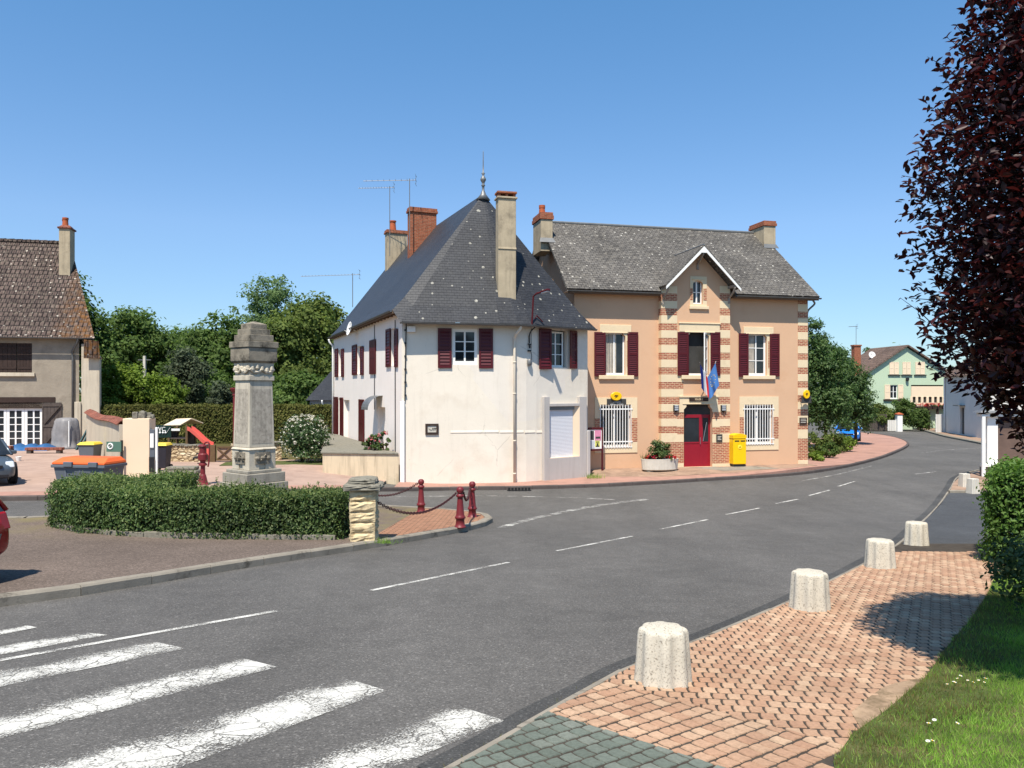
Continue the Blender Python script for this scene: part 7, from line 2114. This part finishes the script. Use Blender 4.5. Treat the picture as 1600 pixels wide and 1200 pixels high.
# utility pole far behind the hedge
up_ = P(226, 615, 60.0); gz_ = gzf(up_.x, 60)
t = thing('utility_pole', 'slim grey concrete utility pole standing among the dark trees', 'pole', (up_.x, 60, gz_))
q = MB(); hh = (HOR - 556) / FPX * 60 - gz_; q.frustum(-.14, .14, -.14, .14, 0, hh, -.09, .09, -.09, .09); q.build('shaft', m['concrete_smooth'], t)
q = MB(); q.box(-.5, .5, -.05, .05, hh - .35, hh - .28); q.build('crossarm', m['zinc'], t)
# ------------------------------------------------------------------ hedges, shrubs and trees
def tree(name, label, px, Y, top, hw, mat, group=None, base_py=None, blobs=None, nclump=120, per=70, cr=.95, size=.34, trunk_r=.22, low=None, cat='tree', zb=None, depth=None, shell=.3):
    x = (px - 800) / FPX * Y; g_ = gzf(x, Y)
    t = thing(name, label, cat, (x, Y, g_), 0, group)
    zt = (HOR - top) / FPX * Y - g_; R = hw / FPX * Y; z0 = zt * .18 if zb is None else zb
    if blobs is None:
        blobs = [(0, 0, (z0 + zt) / 2, R * .85, R * .85, (zt - z0) / 2)]
        for i in range(6):
            a = i * 1.05 + rng.uniform(0, .7); rr = R * rng.uniform(.4, .55); s_ = R * rng.uniform(.42, .6)
            blobs.append((rr * math.cos(a), rr * math.sin(a), z0 + (zt - z0) * rng.uniform(.3, .72), s_, s_, s_ * rng.uniform(.8, 1.1)))
        blobs.append((rng.uniform(-.2, .2) * R, 0, zt - R * .45, R * .5, R * .5, R * .45))
    pos, nrm, c = crown_points(blobs, nclump, per, cr, shell=shell)
    keep = pos[:, 2] > .15
    pos, nrm = pos[keep], nrm[keep]
    leaves('crown', pos, nrm, rng.uniform(.6, 1.25, len(pos)) * size, mat, 'quad', t)
    q = MB(); ztr = z0 + (zt - z0) * .55
    q.tube([(0, 0, -.2), (.05, 0, ztr * .3), (-.05, .05, ztr * .65), (.02, 0, ztr)], [trunk_r, trunk_r * .8, trunk_r * .6, trunk_r * .3], 8)
    for i in range(7):
        e = c[rng.integers(len(c))]; s_ = Vector((0, 0, ztr * rng.uniform(.45, .85)))
        q.tube([s_, s_.lerp(Vector(e), .5) + Vector((0, 0, .15)), Vector(e)], [trunk_r * .35, trunk_r * .22, trunk_r * .08], 6)
    q.build('trunk', m['bark'], t)
    return t
GB = 'trees beyond the clipped hedge'
tree('broadleaf_tree', 'dark tree with sparse upper branches just right of the tiled roof', 112, 62, 428, 52, m['leaf_tree'], GB, nclump=130, per=60, cr=1.0)
tree('broadleaf_tree', 'broad dark green oak-like tree between tiled house and memorial', 206, 66, 486, 78, m['leaf_tree'], GB, nclump=250, per=70, cr=1.15)
tree('broadleaf_tree', 'lower dark tree filling the dip left of the memorial', 288, 74, 516, 72, m['leaf_tree'], GB, nclump=210, per=60, cr=1.2)
tree('broadleaf_tree', 'rounded dark tree directly behind the memorial cap on its left', 346, 64, 497, 66, m['leaf_tree'], GB, nclump=240, per=70, cr=1.1)
tree('poplar_tree', 'tallest pale green airy tree above the memorial', 420, 88, 430, 74, m['leaf_tree_light'], GB, nclump=300, per=55, cr=1.25, size=.36, shell=.38)
tree('broadleaf_tree', 'olive green tree beside the white house eaves', 488, 64, 466, 66, m['leaf_olive'], GB, nclump=260, per=65, cr=1.0)
tree('broadleaf_tree', 'olive green bushy tree right behind the memorial shaft', 440, 60, 490, 54, m['leaf_olive'], GB, nclump=200, per=65, cr=.95)
GS = 'shrubs beyond the clipped hedge'
tree('round_shrub', 'bright green rounded shrub beside the tiled house gable', 196, 49, 568, 52, m['leaf_bright'], GS, nclump=150, per=85, cr=.65, size=.2, trunk_r=.08, cat='shrub', zb=.2)
tree('round_shrub', 'smaller bright green shrub above the playhouse roof', 262, 50, 592, 38, m['leaf_bright'], GS, nclump=100, per=80, cr=.55, size=.2, trunk_r=.08, cat='shrub', zb=.2)
tree('grey_shrub', 'grey green willowy shrub between bright shrub and dark tree', 292, 54, 545, 36, m['leaf_greygreen'], GS, nclump=110, per=70, cr=.7, size=.24, trunk_r=.08, cat='shrub', zb=.2)
tree('grey_shrub', 'low grey green shrub left of the memorial shaft', 345, 50, 600, 24, m['leaf_greygreen'], GS, nclump=60, per=70, cr=.5, size=.2, trunk_r=.06, cat='shrub', zb=.2)
tree('round_shrub', 'dark green shrub low between memorial and white house', 470, 50, 580, 48, m['leaf_tree'], GS, nclump=110, per=70, cr=.7, size=.26, trunk_r=.08, cat='shrub', zb=.2)
tree('round_shrub', 'dark shrub hidden low behind the playhouse end of the hedge', 318, 58, 575, 46, m['leaf_tree'], GS, nclump=100, per=70, cr=.8, size=.26, trunk_r=.08, cat='shrub', zb=.2)
tree('round_shrub', 'dark green shrub low behind the memorial base', 405, 54, 565, 46, m['leaf_tree'], GS, nclump=100, per=70, cr=.8, size=.26, trunk_r=.08, cat='shrub', zb=.2)
# far-off woods that close the horizon
pos = []; nr = []
for X0, X1, Y0, H0, cnt in ((-75, -12, 110, 8.5, 260), (50, 120, 120, 8, 200), (10, 40, 150, 9, 120)):
    for i in range(cnt):
        x, y_ = rng.uniform(X0, X1), Y0 + rng.uniform(-6, 12); z = gzf(x, y_) + rng.uniform(0, H0) * (1 - .25 * math.sin(x * .3))
        o_ = unit(60) * rng.uniform(.3, 1.9, (60, 1)); pos.append(np.array([x, y_, z]) + o_); nr.append(o_ + np.array([0, 0, .5]))
leaves('far_woods', np.concatenate(pos), np.concatenate(nr), .7, m['leaf_tree'], 'quad', kind='stuff')

def box_hedge(name, label, path, w, h, mat, core, dens, size, cat='hedge', base_h=.1, jitter=.05, tpl='quad', top_noise=.04, shoots=0):
    """a clipped hedge along a ground path: dark core and a skin of leaves"""
    pts = [Vector((p[0], p[1], 0)) for p in path]
    t = thing(name, label, cat, (pts[0].x, pts[0].y, gzf(pts[0].x, pts[0].y)))
    q = MB(); L = [0]
    for i in range(len(pts) - 1): L.append(L[-1] + (pts[i + 1] - pts[i]).length)
    nrm_ = []
    for i in range(len(pts)):
        d = (pts[min(i + 1, len(pts) - 1)] - pts[max(i - 1, 0)]).normalized(); nrm_.append(Vector((-d.y, d.x, 0)))
    vs = []
    for p, s_ in zip(pts, nrm_):
        zb = gzf(p.x, p.y)
        for a, z in ((-w * .44, 0), (-w * .44, h * .93), (w * .44, h * .93), (w * .44, 0)): vs.append(Vector((p.x, p.y, zb + z)) + s_ * a)
    k = len(pts)
    q.add(vs, [(i * 4 + j, i * 4 + j + 1, (i + 1) * 4 + j + 1, (i + 1) * 4 + j) for i in range(k - 1) for j in range(3)] + [(0, 1, 2, 3), (4 * k - 4, 4 * k - 3, 4 * k - 2, 4 * k - 1)])
    q.build('branches', core, t, local=False)
    area = L[-1] * (2 * h + w) + 2 * w * h; N = int(area * dens)
    # perimeter parameter: left side, top, right side, the two ends
    s_ = rng.uniform(0, L[-1], N); per_ = rng.uniform(0, 2 * h + w, N)
    ne = int(2 * w * h * dens)
    P_ = np.zeros((N + ne, 3)); Nn = np.zeros((N + ne, 3))
    La = np.array(L); px_ = np.array([p.x for p in pts]); py_ = np.array([p.y for p in pts]); nx_ = np.array([n_.x for n_ in nrm_]); ny_ = np.array([n_.y for n_ in nrm_])
    cx, cy, ax, ay = (np.interp(s_, La, arr) for arr in (px_, py_, nx_, ny_))
    zb = gz(cx, cy)
    a = np.where(per_ < h, -w / 2, np.where(per_ < h + w, per_ - h - w / 2, w / 2)); z = np.where(per_ < h, per_, np.where(per_ < h + w, h, 2 * h + w - per_))
    lump = top_noise * (np.sin(cx * 2.3 + cy * 1.7) + np.sin(cx * 5.1 - cy * 3.3) * .6 + np.sin(z * 7 + cx * 3) * .5)
    isT = (per_ >= h) & (per_ < h + w)
    # rounded shoulders
    a = np.where(~isT & (z > h * .88), a * (1 - (z - h * .88) / h * 1.2), a); z = np.where(isT, z - np.maximum(np.abs(a) / w * 2 - .75, 0) * .25 * min(h, 1), z)
    P_[:N, 0] = cx + ax * a; P_[:N, 1] = cy + ay * a; P_[:N, 2] = zb + z
    Nn[:N, 0] = np.where(isT, 0, ax * np.sign(a)); Nn[:N, 1] = np.where(isT, 0, ay * np.sign(a)); Nn[:N, 2] = np.where(isT, 1, .25)
    P_[:N] += Nn[:N] * lump[:, None]
    for j, (i0, i1) in enumerate(((0, ne // 2), (ne // 2, ne))):
        p, n_ = (pts[0], nrm_[0]) if j == 0 else (pts[-1], nrm_[-1]); d = (pts[0] - pts[1]).normalized() if j == 0 else (pts[-1] - pts[-2]).normalized()
        aa = rng.uniform(-w / 2, w / 2, i1 - i0); zz_ = rng.uniform(0, h, i1 - i0)
        P_[N + i0:N + i1, 0] = p.x + n_.x * aa + d.x * .03; P_[N + i0:N + i1, 1] = p.y + n_.y * aa + d.y * .03; P_[N + i0:N + i1, 2] = gzf(p.x, p.y) + zz_
        Nn[N + i0:N + i1] = (d.x, d.y, .3)
    P_ += rng.normal(size=P_.shape) * jitter
    Nn += rng.normal(size=Nn.shape) * .55
    leaves('foliage', P_, Nn, rng.uniform(.6, 1.3, len(P_)) * size, mat, tpl, t, local=False)
    if shoots:          # this year's shoots; where dense, their pale colour also paints sunlight on the top
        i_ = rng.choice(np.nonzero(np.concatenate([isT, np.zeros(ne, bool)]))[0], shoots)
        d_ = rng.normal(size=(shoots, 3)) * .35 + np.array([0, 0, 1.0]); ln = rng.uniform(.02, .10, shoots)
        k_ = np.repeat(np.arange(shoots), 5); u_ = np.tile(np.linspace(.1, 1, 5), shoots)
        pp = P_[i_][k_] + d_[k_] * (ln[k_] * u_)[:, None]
        leaves('sunlit_new_growth', pp, rng.normal(size=pp.shape) * .7 + np.array([0, -.3, .6]), rng.uniform(.5, 1.0, len(pp)) * size * .8, m['leaf_sprig'], tpl, t, local=False)
    return t
hp_ = [(-3.45, 15.85), (-5.0, 15.95), (-6.6, 16.08), (-8.0, 16.34), (-9.15, 16.9), (-9.75, 17.6), (-9.6, 18.25), (-8.9, 18.6), (-7.9, 18.7)]
hp_ = [(p.x, p.y) for p in curve([(a, b, 0) for a, b in hp_], 4)]
box_hedge('round_hedge', 'clipped dark green hedge curving round the memorial behind a low kerb', hp_, 1.28, .98, m['leaf_hedge'], m['core'], 1500, .066, tpl='leaf', jitter=.055, top_noise=.045, shoots=4200)  # many extra pale shoots lighten the top as if sunlit
# the hedge runs from right to left, so the side towards the camera is on the left of its direction
ob = []
for i, p in enumerate(hp_):
    d = (Vector(hp_[min(i + 1, len(hp_) - 1)]) - Vector(hp_[max(i - 1, 0)])).normalized(); ob.append((p[0] - d.y * .63, p[1] + d.x * .63))
def hkerb(pts, w, h):
    q = MB(); pts = [Vector((p[0], p[1], 0)) for p in pts]
    for i in range(len(pts) - 1):
        a, b = pts[i], pts[i + 1]; d = (b - a).normalized(); a, b = a + d * .005, b - d * .005
        za, zb = gzf(a.x, a.y) + .1, gzf(b.x, b.y) + .1; j = random.uniform(-.012, .012)
        q.beam(Vector((a.x, a.y, za + h / 2 - .03 + j)), Vector((b.x, b.y, zb + h / 2 - .03 + j)), w, h)
    o = q.build('kerb', m['cap_stone'], None, uv=False, bevel=.008); o['kind'] = 'structure'
hkerb(ob[:30:2], .11, .15)
hb0, hb1 = G(150, 696, .0), G(520, 696, .0)
box_hedge('clipped_hedge', 'long tall brownish green clipped thuja hedge closing the playground', [(hb0.x, 43.2), (hb0.x * .6 + hb1.x * .4, 43.4), (hb1.x, 43.6)], 1.3, 2.22, m['leaf_thuja'], m['thuja_core'], 420, .12, jitter=.05, top_noise=.03)
pv = G(1548, 888)
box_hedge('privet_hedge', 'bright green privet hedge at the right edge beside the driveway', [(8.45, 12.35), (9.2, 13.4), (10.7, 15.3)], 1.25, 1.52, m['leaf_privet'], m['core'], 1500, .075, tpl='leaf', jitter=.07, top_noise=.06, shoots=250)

def shrub(name, label, cx, cy, r, h, mat, n, size, cat='shrub', flower=None, nf=0, fs=.05, z0=None, tpl='quad', group=None, ry=None):
    g_ = gzf(cx, cy) + .1 if z0 is None else z0
    t = thing(name, label, cat, (cx, cy, g_), 0, group)
    nc = max(10, n // 60)
    ry = ry or r
    pos, nrm, c = crown_points([(0, 0, h * .5, r, ry, h * .5), (r * .3, 0, h * .4, r * .6, ry * .6, h * .4), (-r * .35, 0, h * .45, r * .55, ry * .55, h * .45)], nc, 60, min(r, h) * .34, flat=.9, shell=.3)
    k = pos[:, 2] > -.02
    leaves('foliage', pos[k], nrm[k], rng.uniform(.6, 1.3, k.sum()) * size, mat, tpl, t)
    q = MB()
    for i in range(9):
        e = Vector(c[rng.integers(len(c))]); q.tube([Vector((e.x * .15, e.y * .15, -.1)), Vector((e.x * .5, e.y * .5, abs(e.z) * .6)), e], [.022, .015, .006], 5)
    q.build('stems', m['bark'], t)
    if flower is not None:
        pos, nrm, c = crown_points([(0, 0, h * .5, r * 1.02, ry * 1.02, h * .52)], nf, 5, fs * 1.2, shell=.06)
        k = (pos[:, 2] > .1)
        leaves('blossom', pos[k], nrm[k], rng.uniform(.7, 1.3, k.sum()) * fs, flower, 'quad', t)
    return t
sp3 = G(473, 722, .1)
shrub('flowering_shrub', 'big rounded shrub speckled with white blossom beside the white house', sp3.x + .1, sp3.y, 1.0, 2.0, m['leaf_laurel'], 5200, .11, flower=m['petal_white'], nf=300, fs=.055)
rz_ = (HOR - 707) / FPX * 29.5
for (px, r, h, n, fl, nf, lb, Y) in ((586, .30, .72, 900, m['petal_pink'], 10, 'pink flowering rose bush on the terrace wall', 29.6), (573, .24, .5, 480, m['petal_pink'], 3, 'low green rose shoots left of the pink roses', 29.9), (601, .24, .85, 560, m['petal_pink'], 4, 'taller rose shoots beside the corner of the terrace', 29.6)):
    shrub('rose_bush', lb, (px - 800) / FPX * Y, Y, r, h, m['leaf_hedge'], n, .085, 'rose', fl, nf, .085, rz_ - .02)
# plants in the oval planter
shrub('planter_shrub', 'dark leafy shrub growing in the middle of the oval planter', PLANTER.x + .05, PLANTER.y, .50, .88, m['leaf_hedge'], 1900, .09, z0=PLANTER.z + .5, ry=.3)
shrub('bedding_flowers', 'purple and red bedding flowers at the planter front', PLANTER.x - .25, PLANTER.y - .08, .42, .22, m['leaf_purple'], 420, .07, 'flowers', m['petal_red'], 26, .07, PLANTER.z + .5, ry=.22)
shrub('bedding_flowers', 'orange red bedding flowers at the right end of the planter', PLANTER.x + .50, PLANTER.y - .06, .28, .2, m['leaf_hedge'], 240, .07, 'flowers', m['petal_red'], 30, .08, PLANTER.z + .5, ry=.22)
tt_ = thing('spiky_plant', 'thin spiky leaves at the left end of the planter', 'plant', (PLANTER.x - .58, PLANTER.y, PLANTER.z + .5))
n = 60; leaves('blades', np.stack([rng.normal(size=n) * .12, rng.normal(size=n) * .07, np.zeros(n)], 1), np.stack([rng.normal(size=n), rng.normal(size=n), np.full(n, .2)], 1), rng.uniform(.2, .42, n), m['leaf_olive'], 'blade', tt_, tang=np.stack([rng.normal(size=n) * .35 - .1, rng.normal(size=n) * .3, np.ones(n)], 1), width=.45)
ng = G(925, 747, .14)
tt_ = thing('grass_tuft', 'green grass tuft at the corner pier below the notice board', 'grass tuft', (ng.x, ng.y, ng.z))
n = 130; leaves('blades', np.stack([rng.normal(size=n) * .2 + .05, rng.normal(size=n) * .08, np.zeros(n)], 1), np.stack([rng.normal(size=n), rng.normal(size=n), np.full(n, .2)], 1), rng.uniform(.10, .26, n), m['grass'], 'blade', tt_, tang=np.stack([rng.normal(size=n) * .4, rng.normal(size=n) * .3, np.ones(n)], 1), width=.6)
pg = G(598, 850, .13)
tt_ = thing('grass_tuft', 'green grass tuft at the foot of the yellow stone pillar', 'grass tuft', (pg.x, pg.y + .08, pg.z))
n = 120; leaves('blades', np.stack([rng.normal(size=n) * .12, rng.normal(size=n) * .05, np.zeros(n)], 1), np.stack([rng.normal(size=n), rng.normal(size=n), np.full(n, .2)], 1), rng.uniform(.06, .15, n), m['grass'], 'blade', tt_, tang=np.stack([rng.normal(size=n) * .5, rng.normal(size=n) * .4, np.ones(n)], 1), width=.6)

# lindens and shrubs right of the town hall
def linden(label, px, Y, blobs_px, trunk_px, base):
    x = (trunk_px - 800) / FPX * Y; g_ = gzf(x, Y) + .1
    t = thing('linden_tree', label, 'tree', (x, Y, g_), 0, 'linden trees by the town hall')
    bl = []
    for (bx3, by3, rx, ry) in blobs_px:
        bl.append(((bx3 - 800) / FPX * Y - x, rng.uniform(-.3, .3), (HOR - by3) / FPX * Y - g_, rx / FPX * Y, rx / FPX * Y, ry / FPX * Y))
    pos, nrm, c = crown_points(bl, 330, 55, .55, shell=.22)
    leaves('crown', pos, nrm, rng.uniform(.6, 1.25, len(pos)) * .19, m['leaf_linden'], 'leaf', t)
    q = MB(); zc = bl[0][2]
    q.tube([(0, 0, -.2), (.0, 0, 1.2), (.03, 0, zc * .7), (bl[0][0], 0, zc)], [.11, .10, .085, .04], 8)
    for i in range(8):
        e = Vector(c[rng.integers(len(c))]); q.tube([(0, 0, zc * .55), Vector((0, 0, zc * .6)).lerp(e, .5), e], [.05, .03, .012], 6)
    q.build('trunk', m['bark'], t)
linden('tall conical linden touching the town hall corner', 1285, 47, [(1272, 600, 40, 78), (1266, 545, 17, 52), (1292, 610, 40, 62), (1280, 570, 32, 50), (1300, 640, 36, 40)], 1290, 700)
linden('smaller linden with bare trunk at the pavement edge', 1330, 51.5, [(1318, 610, 34, 52), (1328, 632, 34, 46), (1306, 585, 24, 42), (1338, 645, 24, 34)], 1337, 700)
for px, py, r, h, mt, lb in ((1278, 712, .85, 1.25, 'leaf_olive', 'yellowish green low shrub at the town hall corner'), (1303, 708, .75, 1.15, 'leaf_olive', 'yellowish green low shrub in the middle of the bed'), (1322, 706, .6, 1.0, 'leaf_bright', 'fresh green low shrub beside the linden trunk'), (1277, 722, .45, .55, 'leaf_bright', 'small bright green plant at the wall foot'), (1293, 716, .5, .8, 'leaf_tree', 'dark rounded shrub nearest the pavement in the bed')):
    p = G(px, py, .1); shrub('low_shrub', lb, p.x, p.y, r, h, m[mt], 1500, .13, 'shrub', group='shrubs in the bed by the town hall')
# greenery before the green house
for px, Y, top, hw, mt, lb in ((1408, 73, 622, 24, 'leaf_tree', 'dark climbing shrub below the green house window'), (1438, 71.5, 640, 12, 'leaf_tree', 'dark clipped shrub right of the white gate pillar'), (1372, 72.5, 632, 22, 'leaf_olive', 'olive hedge shrub above the brown fence')):
    tree('garden_shrub', lb, px, Y, top, hw, m[mt], 'shrubs before the green house', nclump=70, per=70, cr=.5, size=.2, trunk_r=.06, cat='shrub', zb=.1)
tree('far_tree', 'small tree behind the green house chimney', 1352, 95, 545, 12, m['leaf_tree_light'], None, nclump=40, per=60, cr=.6, size=.3)
bf = gf.mat @ Vector((gf.x(1448), -.55, gf.xz(1448, 636)[1]))
shrub('balcony_flowers', 'red and pink flowers along the balcony of the green house', bf.x, bf.y, 1.9, .45, m['leaf_hedge'], 500, .14, 'flowers', m['petal_red'], 110, .12, bf.z - .1, ry=.25)

# ------------------------------------------------------------------ purple plum tree
TC = Vector((4.74, 5.75, 1.62))
gz0 = gzf(4.85, 5.8)
t = thing('purple_plum_tree', 'dark purple-leaved plum tree overhanging the right edge', 'tree', (4.85, 5.8, gz0))
RX, RZ = 1.64, 2.60
tw_pos, tw_nrm, tw_tan, tw_sz = [], [], [], []
q = MB()
base = Vector((4.85, 5.8, gz0))
q.tube([base + Vector((0, 0, -.1)), base + Vector((.03, 0, .8)), base + Vector((-.05, .02, 1.8)), TC + Vector((0, 0, -.6)), TC + Vector((0, 0, .9))], [.12, .10, .09, .07, .03], 10)
nt = 2300
D = unit(nt)
LOW = (np.array([4.78, 5.75, .55]), np.array([1.56, 1.5, 1.2]))
UP = (np.array(TC), np.array([RX, RX, RZ]))
for i in range(nt):
    d = D[i]
    if d[2] < -.8: d = d * np.array([1, 1, -1])
    r0 = rng.uniform(.35, .84); 
    lumpy = 1 + .07 * math.sin(d[0] * 5 + d[2] * 6) + .06 * math.sin(d[1] * 7 + d[2] * 11 + 1)
    ec, er_ = LOW if i % 10 < 3 else UP
    s0_ = ec + d * er_ * r0 * lumpy
    if s0_[2] < -.6: continue
    g_ = d * .8 + np.array([0, 0, .75]) + rng.normal(size=3) * .25; g_ /= np.linalg.norm(g_)
    Ls = rng.uniform(.20, .46) * (1.0 if r0 > .55 else .8)
    k = int(Ls / .052)
    a = Vector(s0_); e = Vector(s0_ + g_ * Ls)
    q.tube([a, a.lerp(e, .5) + Vector((0, 0, .02)), e], [.006, .0045, .002], 4)
    if i % 9 == 0:
        q.tube([TC + Vector((0, 0, rng.uniform(-.9, .6))), (TC + Vector(s0_)) / 2 + Vector((0, 0, -.1)), a], [.035, .022, .007], 5)
    side = np.cross(g_, [0, 0, 1.0]); side /= max(np.linalg.norm(side), .1)
    for j in range(k):
        u_ = (j + .6) / k; p_ = s0_ + g_ * Ls * u_
        sg = 1 if j % 2 else -1
        tdir = side * sg * rng.uniform(.5, 1) + g_ * rng.uniform(.2, .8) + rng.normal(size=3) * .25 + np.array([0, 0, -.35])
        tdir /= np.linalg.norm(tdir); sz = rng.uniform(.058, .095) * (1 - .35 * u_ ** 3)
        tw_pos.append(p_ + tdir * sz * .5); tw_tan.append(tdir); tw_sz.append(sz)
        tw_nrm.append(np.array([0, 0, 1.0]) + rng.normal(size=3) * .55 + d * .25)
n = 60000
dd = unit(n); rr_ = rng.uniform(.25, .92, n) ** .7
lo = (rng.uniform(size=n) < .3)[:, None]
pp_ = np.where(lo, LOW[0], UP[0]) + dd * np.where(lo, LOW[1], UP[1]) * (rr_ * (1 + .07 * np.sin(dd[:, 0] * 5 + dd[:, 2] * 6) + .06 * np.sin(dd[:, 1] * 7 + dd[:, 2] * 11 + 1)))[:, None]
pp_ = pp_[pp_[:, 2] > -.63]; n = len(pp_)
tp = np.concatenate([np.array(tw_pos), pp_]); tn = np.concatenate([np.array(tw_nrm), rng.normal(size=(n, 3)) * .6 + np.array([0, 0, 1])]); ttg = np.concatenate([np.array(tw_tan), rng.normal(size=(n, 3)) + np.array([0, 0, -.3])]); tz = np.concatenate([np.array(tw_sz), rng.uniform(.062, .10, n)])
ok = (tp[:, 2] > -.74) | (rng.uniform(size=len(tp)) < .15)
leaves('crown', tp[ok], tn[ok], tz[ok], m['leaf_purple'], 'leaf', t, tang=ttg[ok], local=False)
q.build('trunk', m['bark_dark'], t, local=False)
shp = (6.25, 9.0)
shrub('dark_shrub', 'shaded evergreen shrub under the purple tree beside the walk', 6.35, 8.75, .75, .85, m['leaf_hedge'], 5200, .075, tpl='leaf')

# ------------------------------------------------------------------ lawn
xs, ys = [], []
lp = lawn_poly
bb = (1.2, 12.5, 2.6, 11)
N = 480000
rx_ = rng.uniform(bb[0], bb[1], N); ry_ = rng.uniform(bb[2], bb[3], N)
keep = (np.abs((rx_) / np.maximum(ry_, .1)) < 1.05) & (rx_ / np.maximum(ry_, .1) > .36)
rx_, ry_ = rx_[keep], ry_[keep]
# inside test in numpy
ins = np.zeros(len(rx_), bool); jn = len(lp) - 1
for i in range(len(lp)):
    xi, yi = lp[i]; xj, yj = lp[jn]
    cnd = ((yi > ry_) != (yj > ry_)) & (rx_ < (xj - xi) * (ry_ - yi) / ((yj - yi) if abs(yj - yi) > 1e-9 else 1e-9) + xi)
    ins ^= cnd; jn = i
rx_, ry_ = rx_[ins], ry_[ins]
el = np.array([(p.x, p.y) for p in curve(strip_l, 14)])
dmin = np.min(np.hypot(rx_[:, None] - el[None, :, 0], ry_[:, None] - el[None, :, 1]), axis=1)
dry = (dmin + rng.normal(size=len(dmin)) * .12 + .12 * np.sin(rx_ * 3.1 + ry_ * 2.3) < .42) & (rng.uniform(size=len(dmin)) < .75)
clump = .5 + .5 * np.sin(rx_ * 4.3 + np.sin(ry_ * 5)) * np.sin(ry_ * 6.1)
def grass(name, sel, mat, hs):
    n = sel.sum(); z = gz(rx_[sel], ry_[sel]) + .055
    leaves(name, np.stack([rx_[sel], ry_[sel], z], 1), np.stack([rng.normal(size=n), rng.normal(size=n), np.full(n, .25)], 1), rng.uniform(.5, 1.2, n) * hs * (.8 + .4 * clump[sel]), mat, 'blade', kind='stuff', tang=np.stack([rng.normal(size=n) * .55, rng.normal(size=n) * .55, np.ones(n)], 1), width=.75)
grass('grass', ~dry, m['grass'], .052); grass('dry_grass', dry, m['dry_grass'], .05)
# daisies
dz0 = None
for px, py in ((1480, 1069), (1490, 1065), (1496, 1060), (1501, 1056), (1492, 1066), (1512, 1063), (1521, 1066), (1529, 1063), (1538, 1066), (1451, 1130), (1460, 1125), (1450, 1158), (1457, 1157), (1496, 1130), (1540, 1060)):
    p = G(px, py, .13)
    if dz0 is None:
        q = MB()
        for i in range(12):
            a = 2 * math.pi * i / 12; c_, s_ = math.cos(a), math.sin(a)
            q.add([(c_ * .006 - s_ * .002, s_ * .006 + c_ * .002, 0), (c_ * .019 - s_ * .0035, s_ * .019 + c_ * .0035, .003), (c_ * .019 + s_ * .0035, s_ * .019 - c_ * .0035, .003), (c_ * .006 + s_ * .002, s_ * .006 - c_ * .002, 0)], [(0, 1, 2, 3)])
        q.m = [0] * len(q.f); q.lathe([(.007, -.002), (.007, .003), (.003, .006)], 8, m=1)
        q.tube([(0, 0, 0), (.005, 0, -.08)], .0015, 4, 2)
        dz0 = q.build('daisy', [m['white_paint'], m['yellow'], m['leaf_bright']], None, uv=False); o = dz0
    else: o = dz0.copy(); COL.objects.link(o)
    o.location = p; o.rotation_euler = (rng.uniform(-.3, .3), rng.uniform(-.3, .3), rng.uniform(0, 6)); s_ = rng.uniform(.5, .8); o.scale = (s_, s_, s_)
    tag(o, 'tiny white daisy in the lawn at lower right', 'daisy', 'daisies in the lawn')
# weeds in the gutter and at kerbs
n = 0; wp = []
for i in range(260):
    k_ = rng.integers(len(gut) - 1); a, b = Vector(gut[k_]), Vector(gut[k_ + 1]); p = a.lerp(b, rng.uniform(0, 1))
    if p.y > 9 and rng.uniform() < .6: continue
    for j in range(3): wp.append((p.x + rng.normal() * .05 - .03, p.y + rng.normal() * .05, gzf(p.x, p.y) + .01))
wp = np.array(wp); n = len(wp)
leaves('gutter_weeds', wp, np.stack([rng.normal(size=n), rng.normal(size=n), np.full(n, .3)], 1), rng.uniform(.012, .04, n), m['dry_grass'], 'blade', kind='stuff', tang=np.stack([rng.normal(size=n) * .8, rng.normal(size=n) * .8, np.ones(n)], 1), width=1.2)
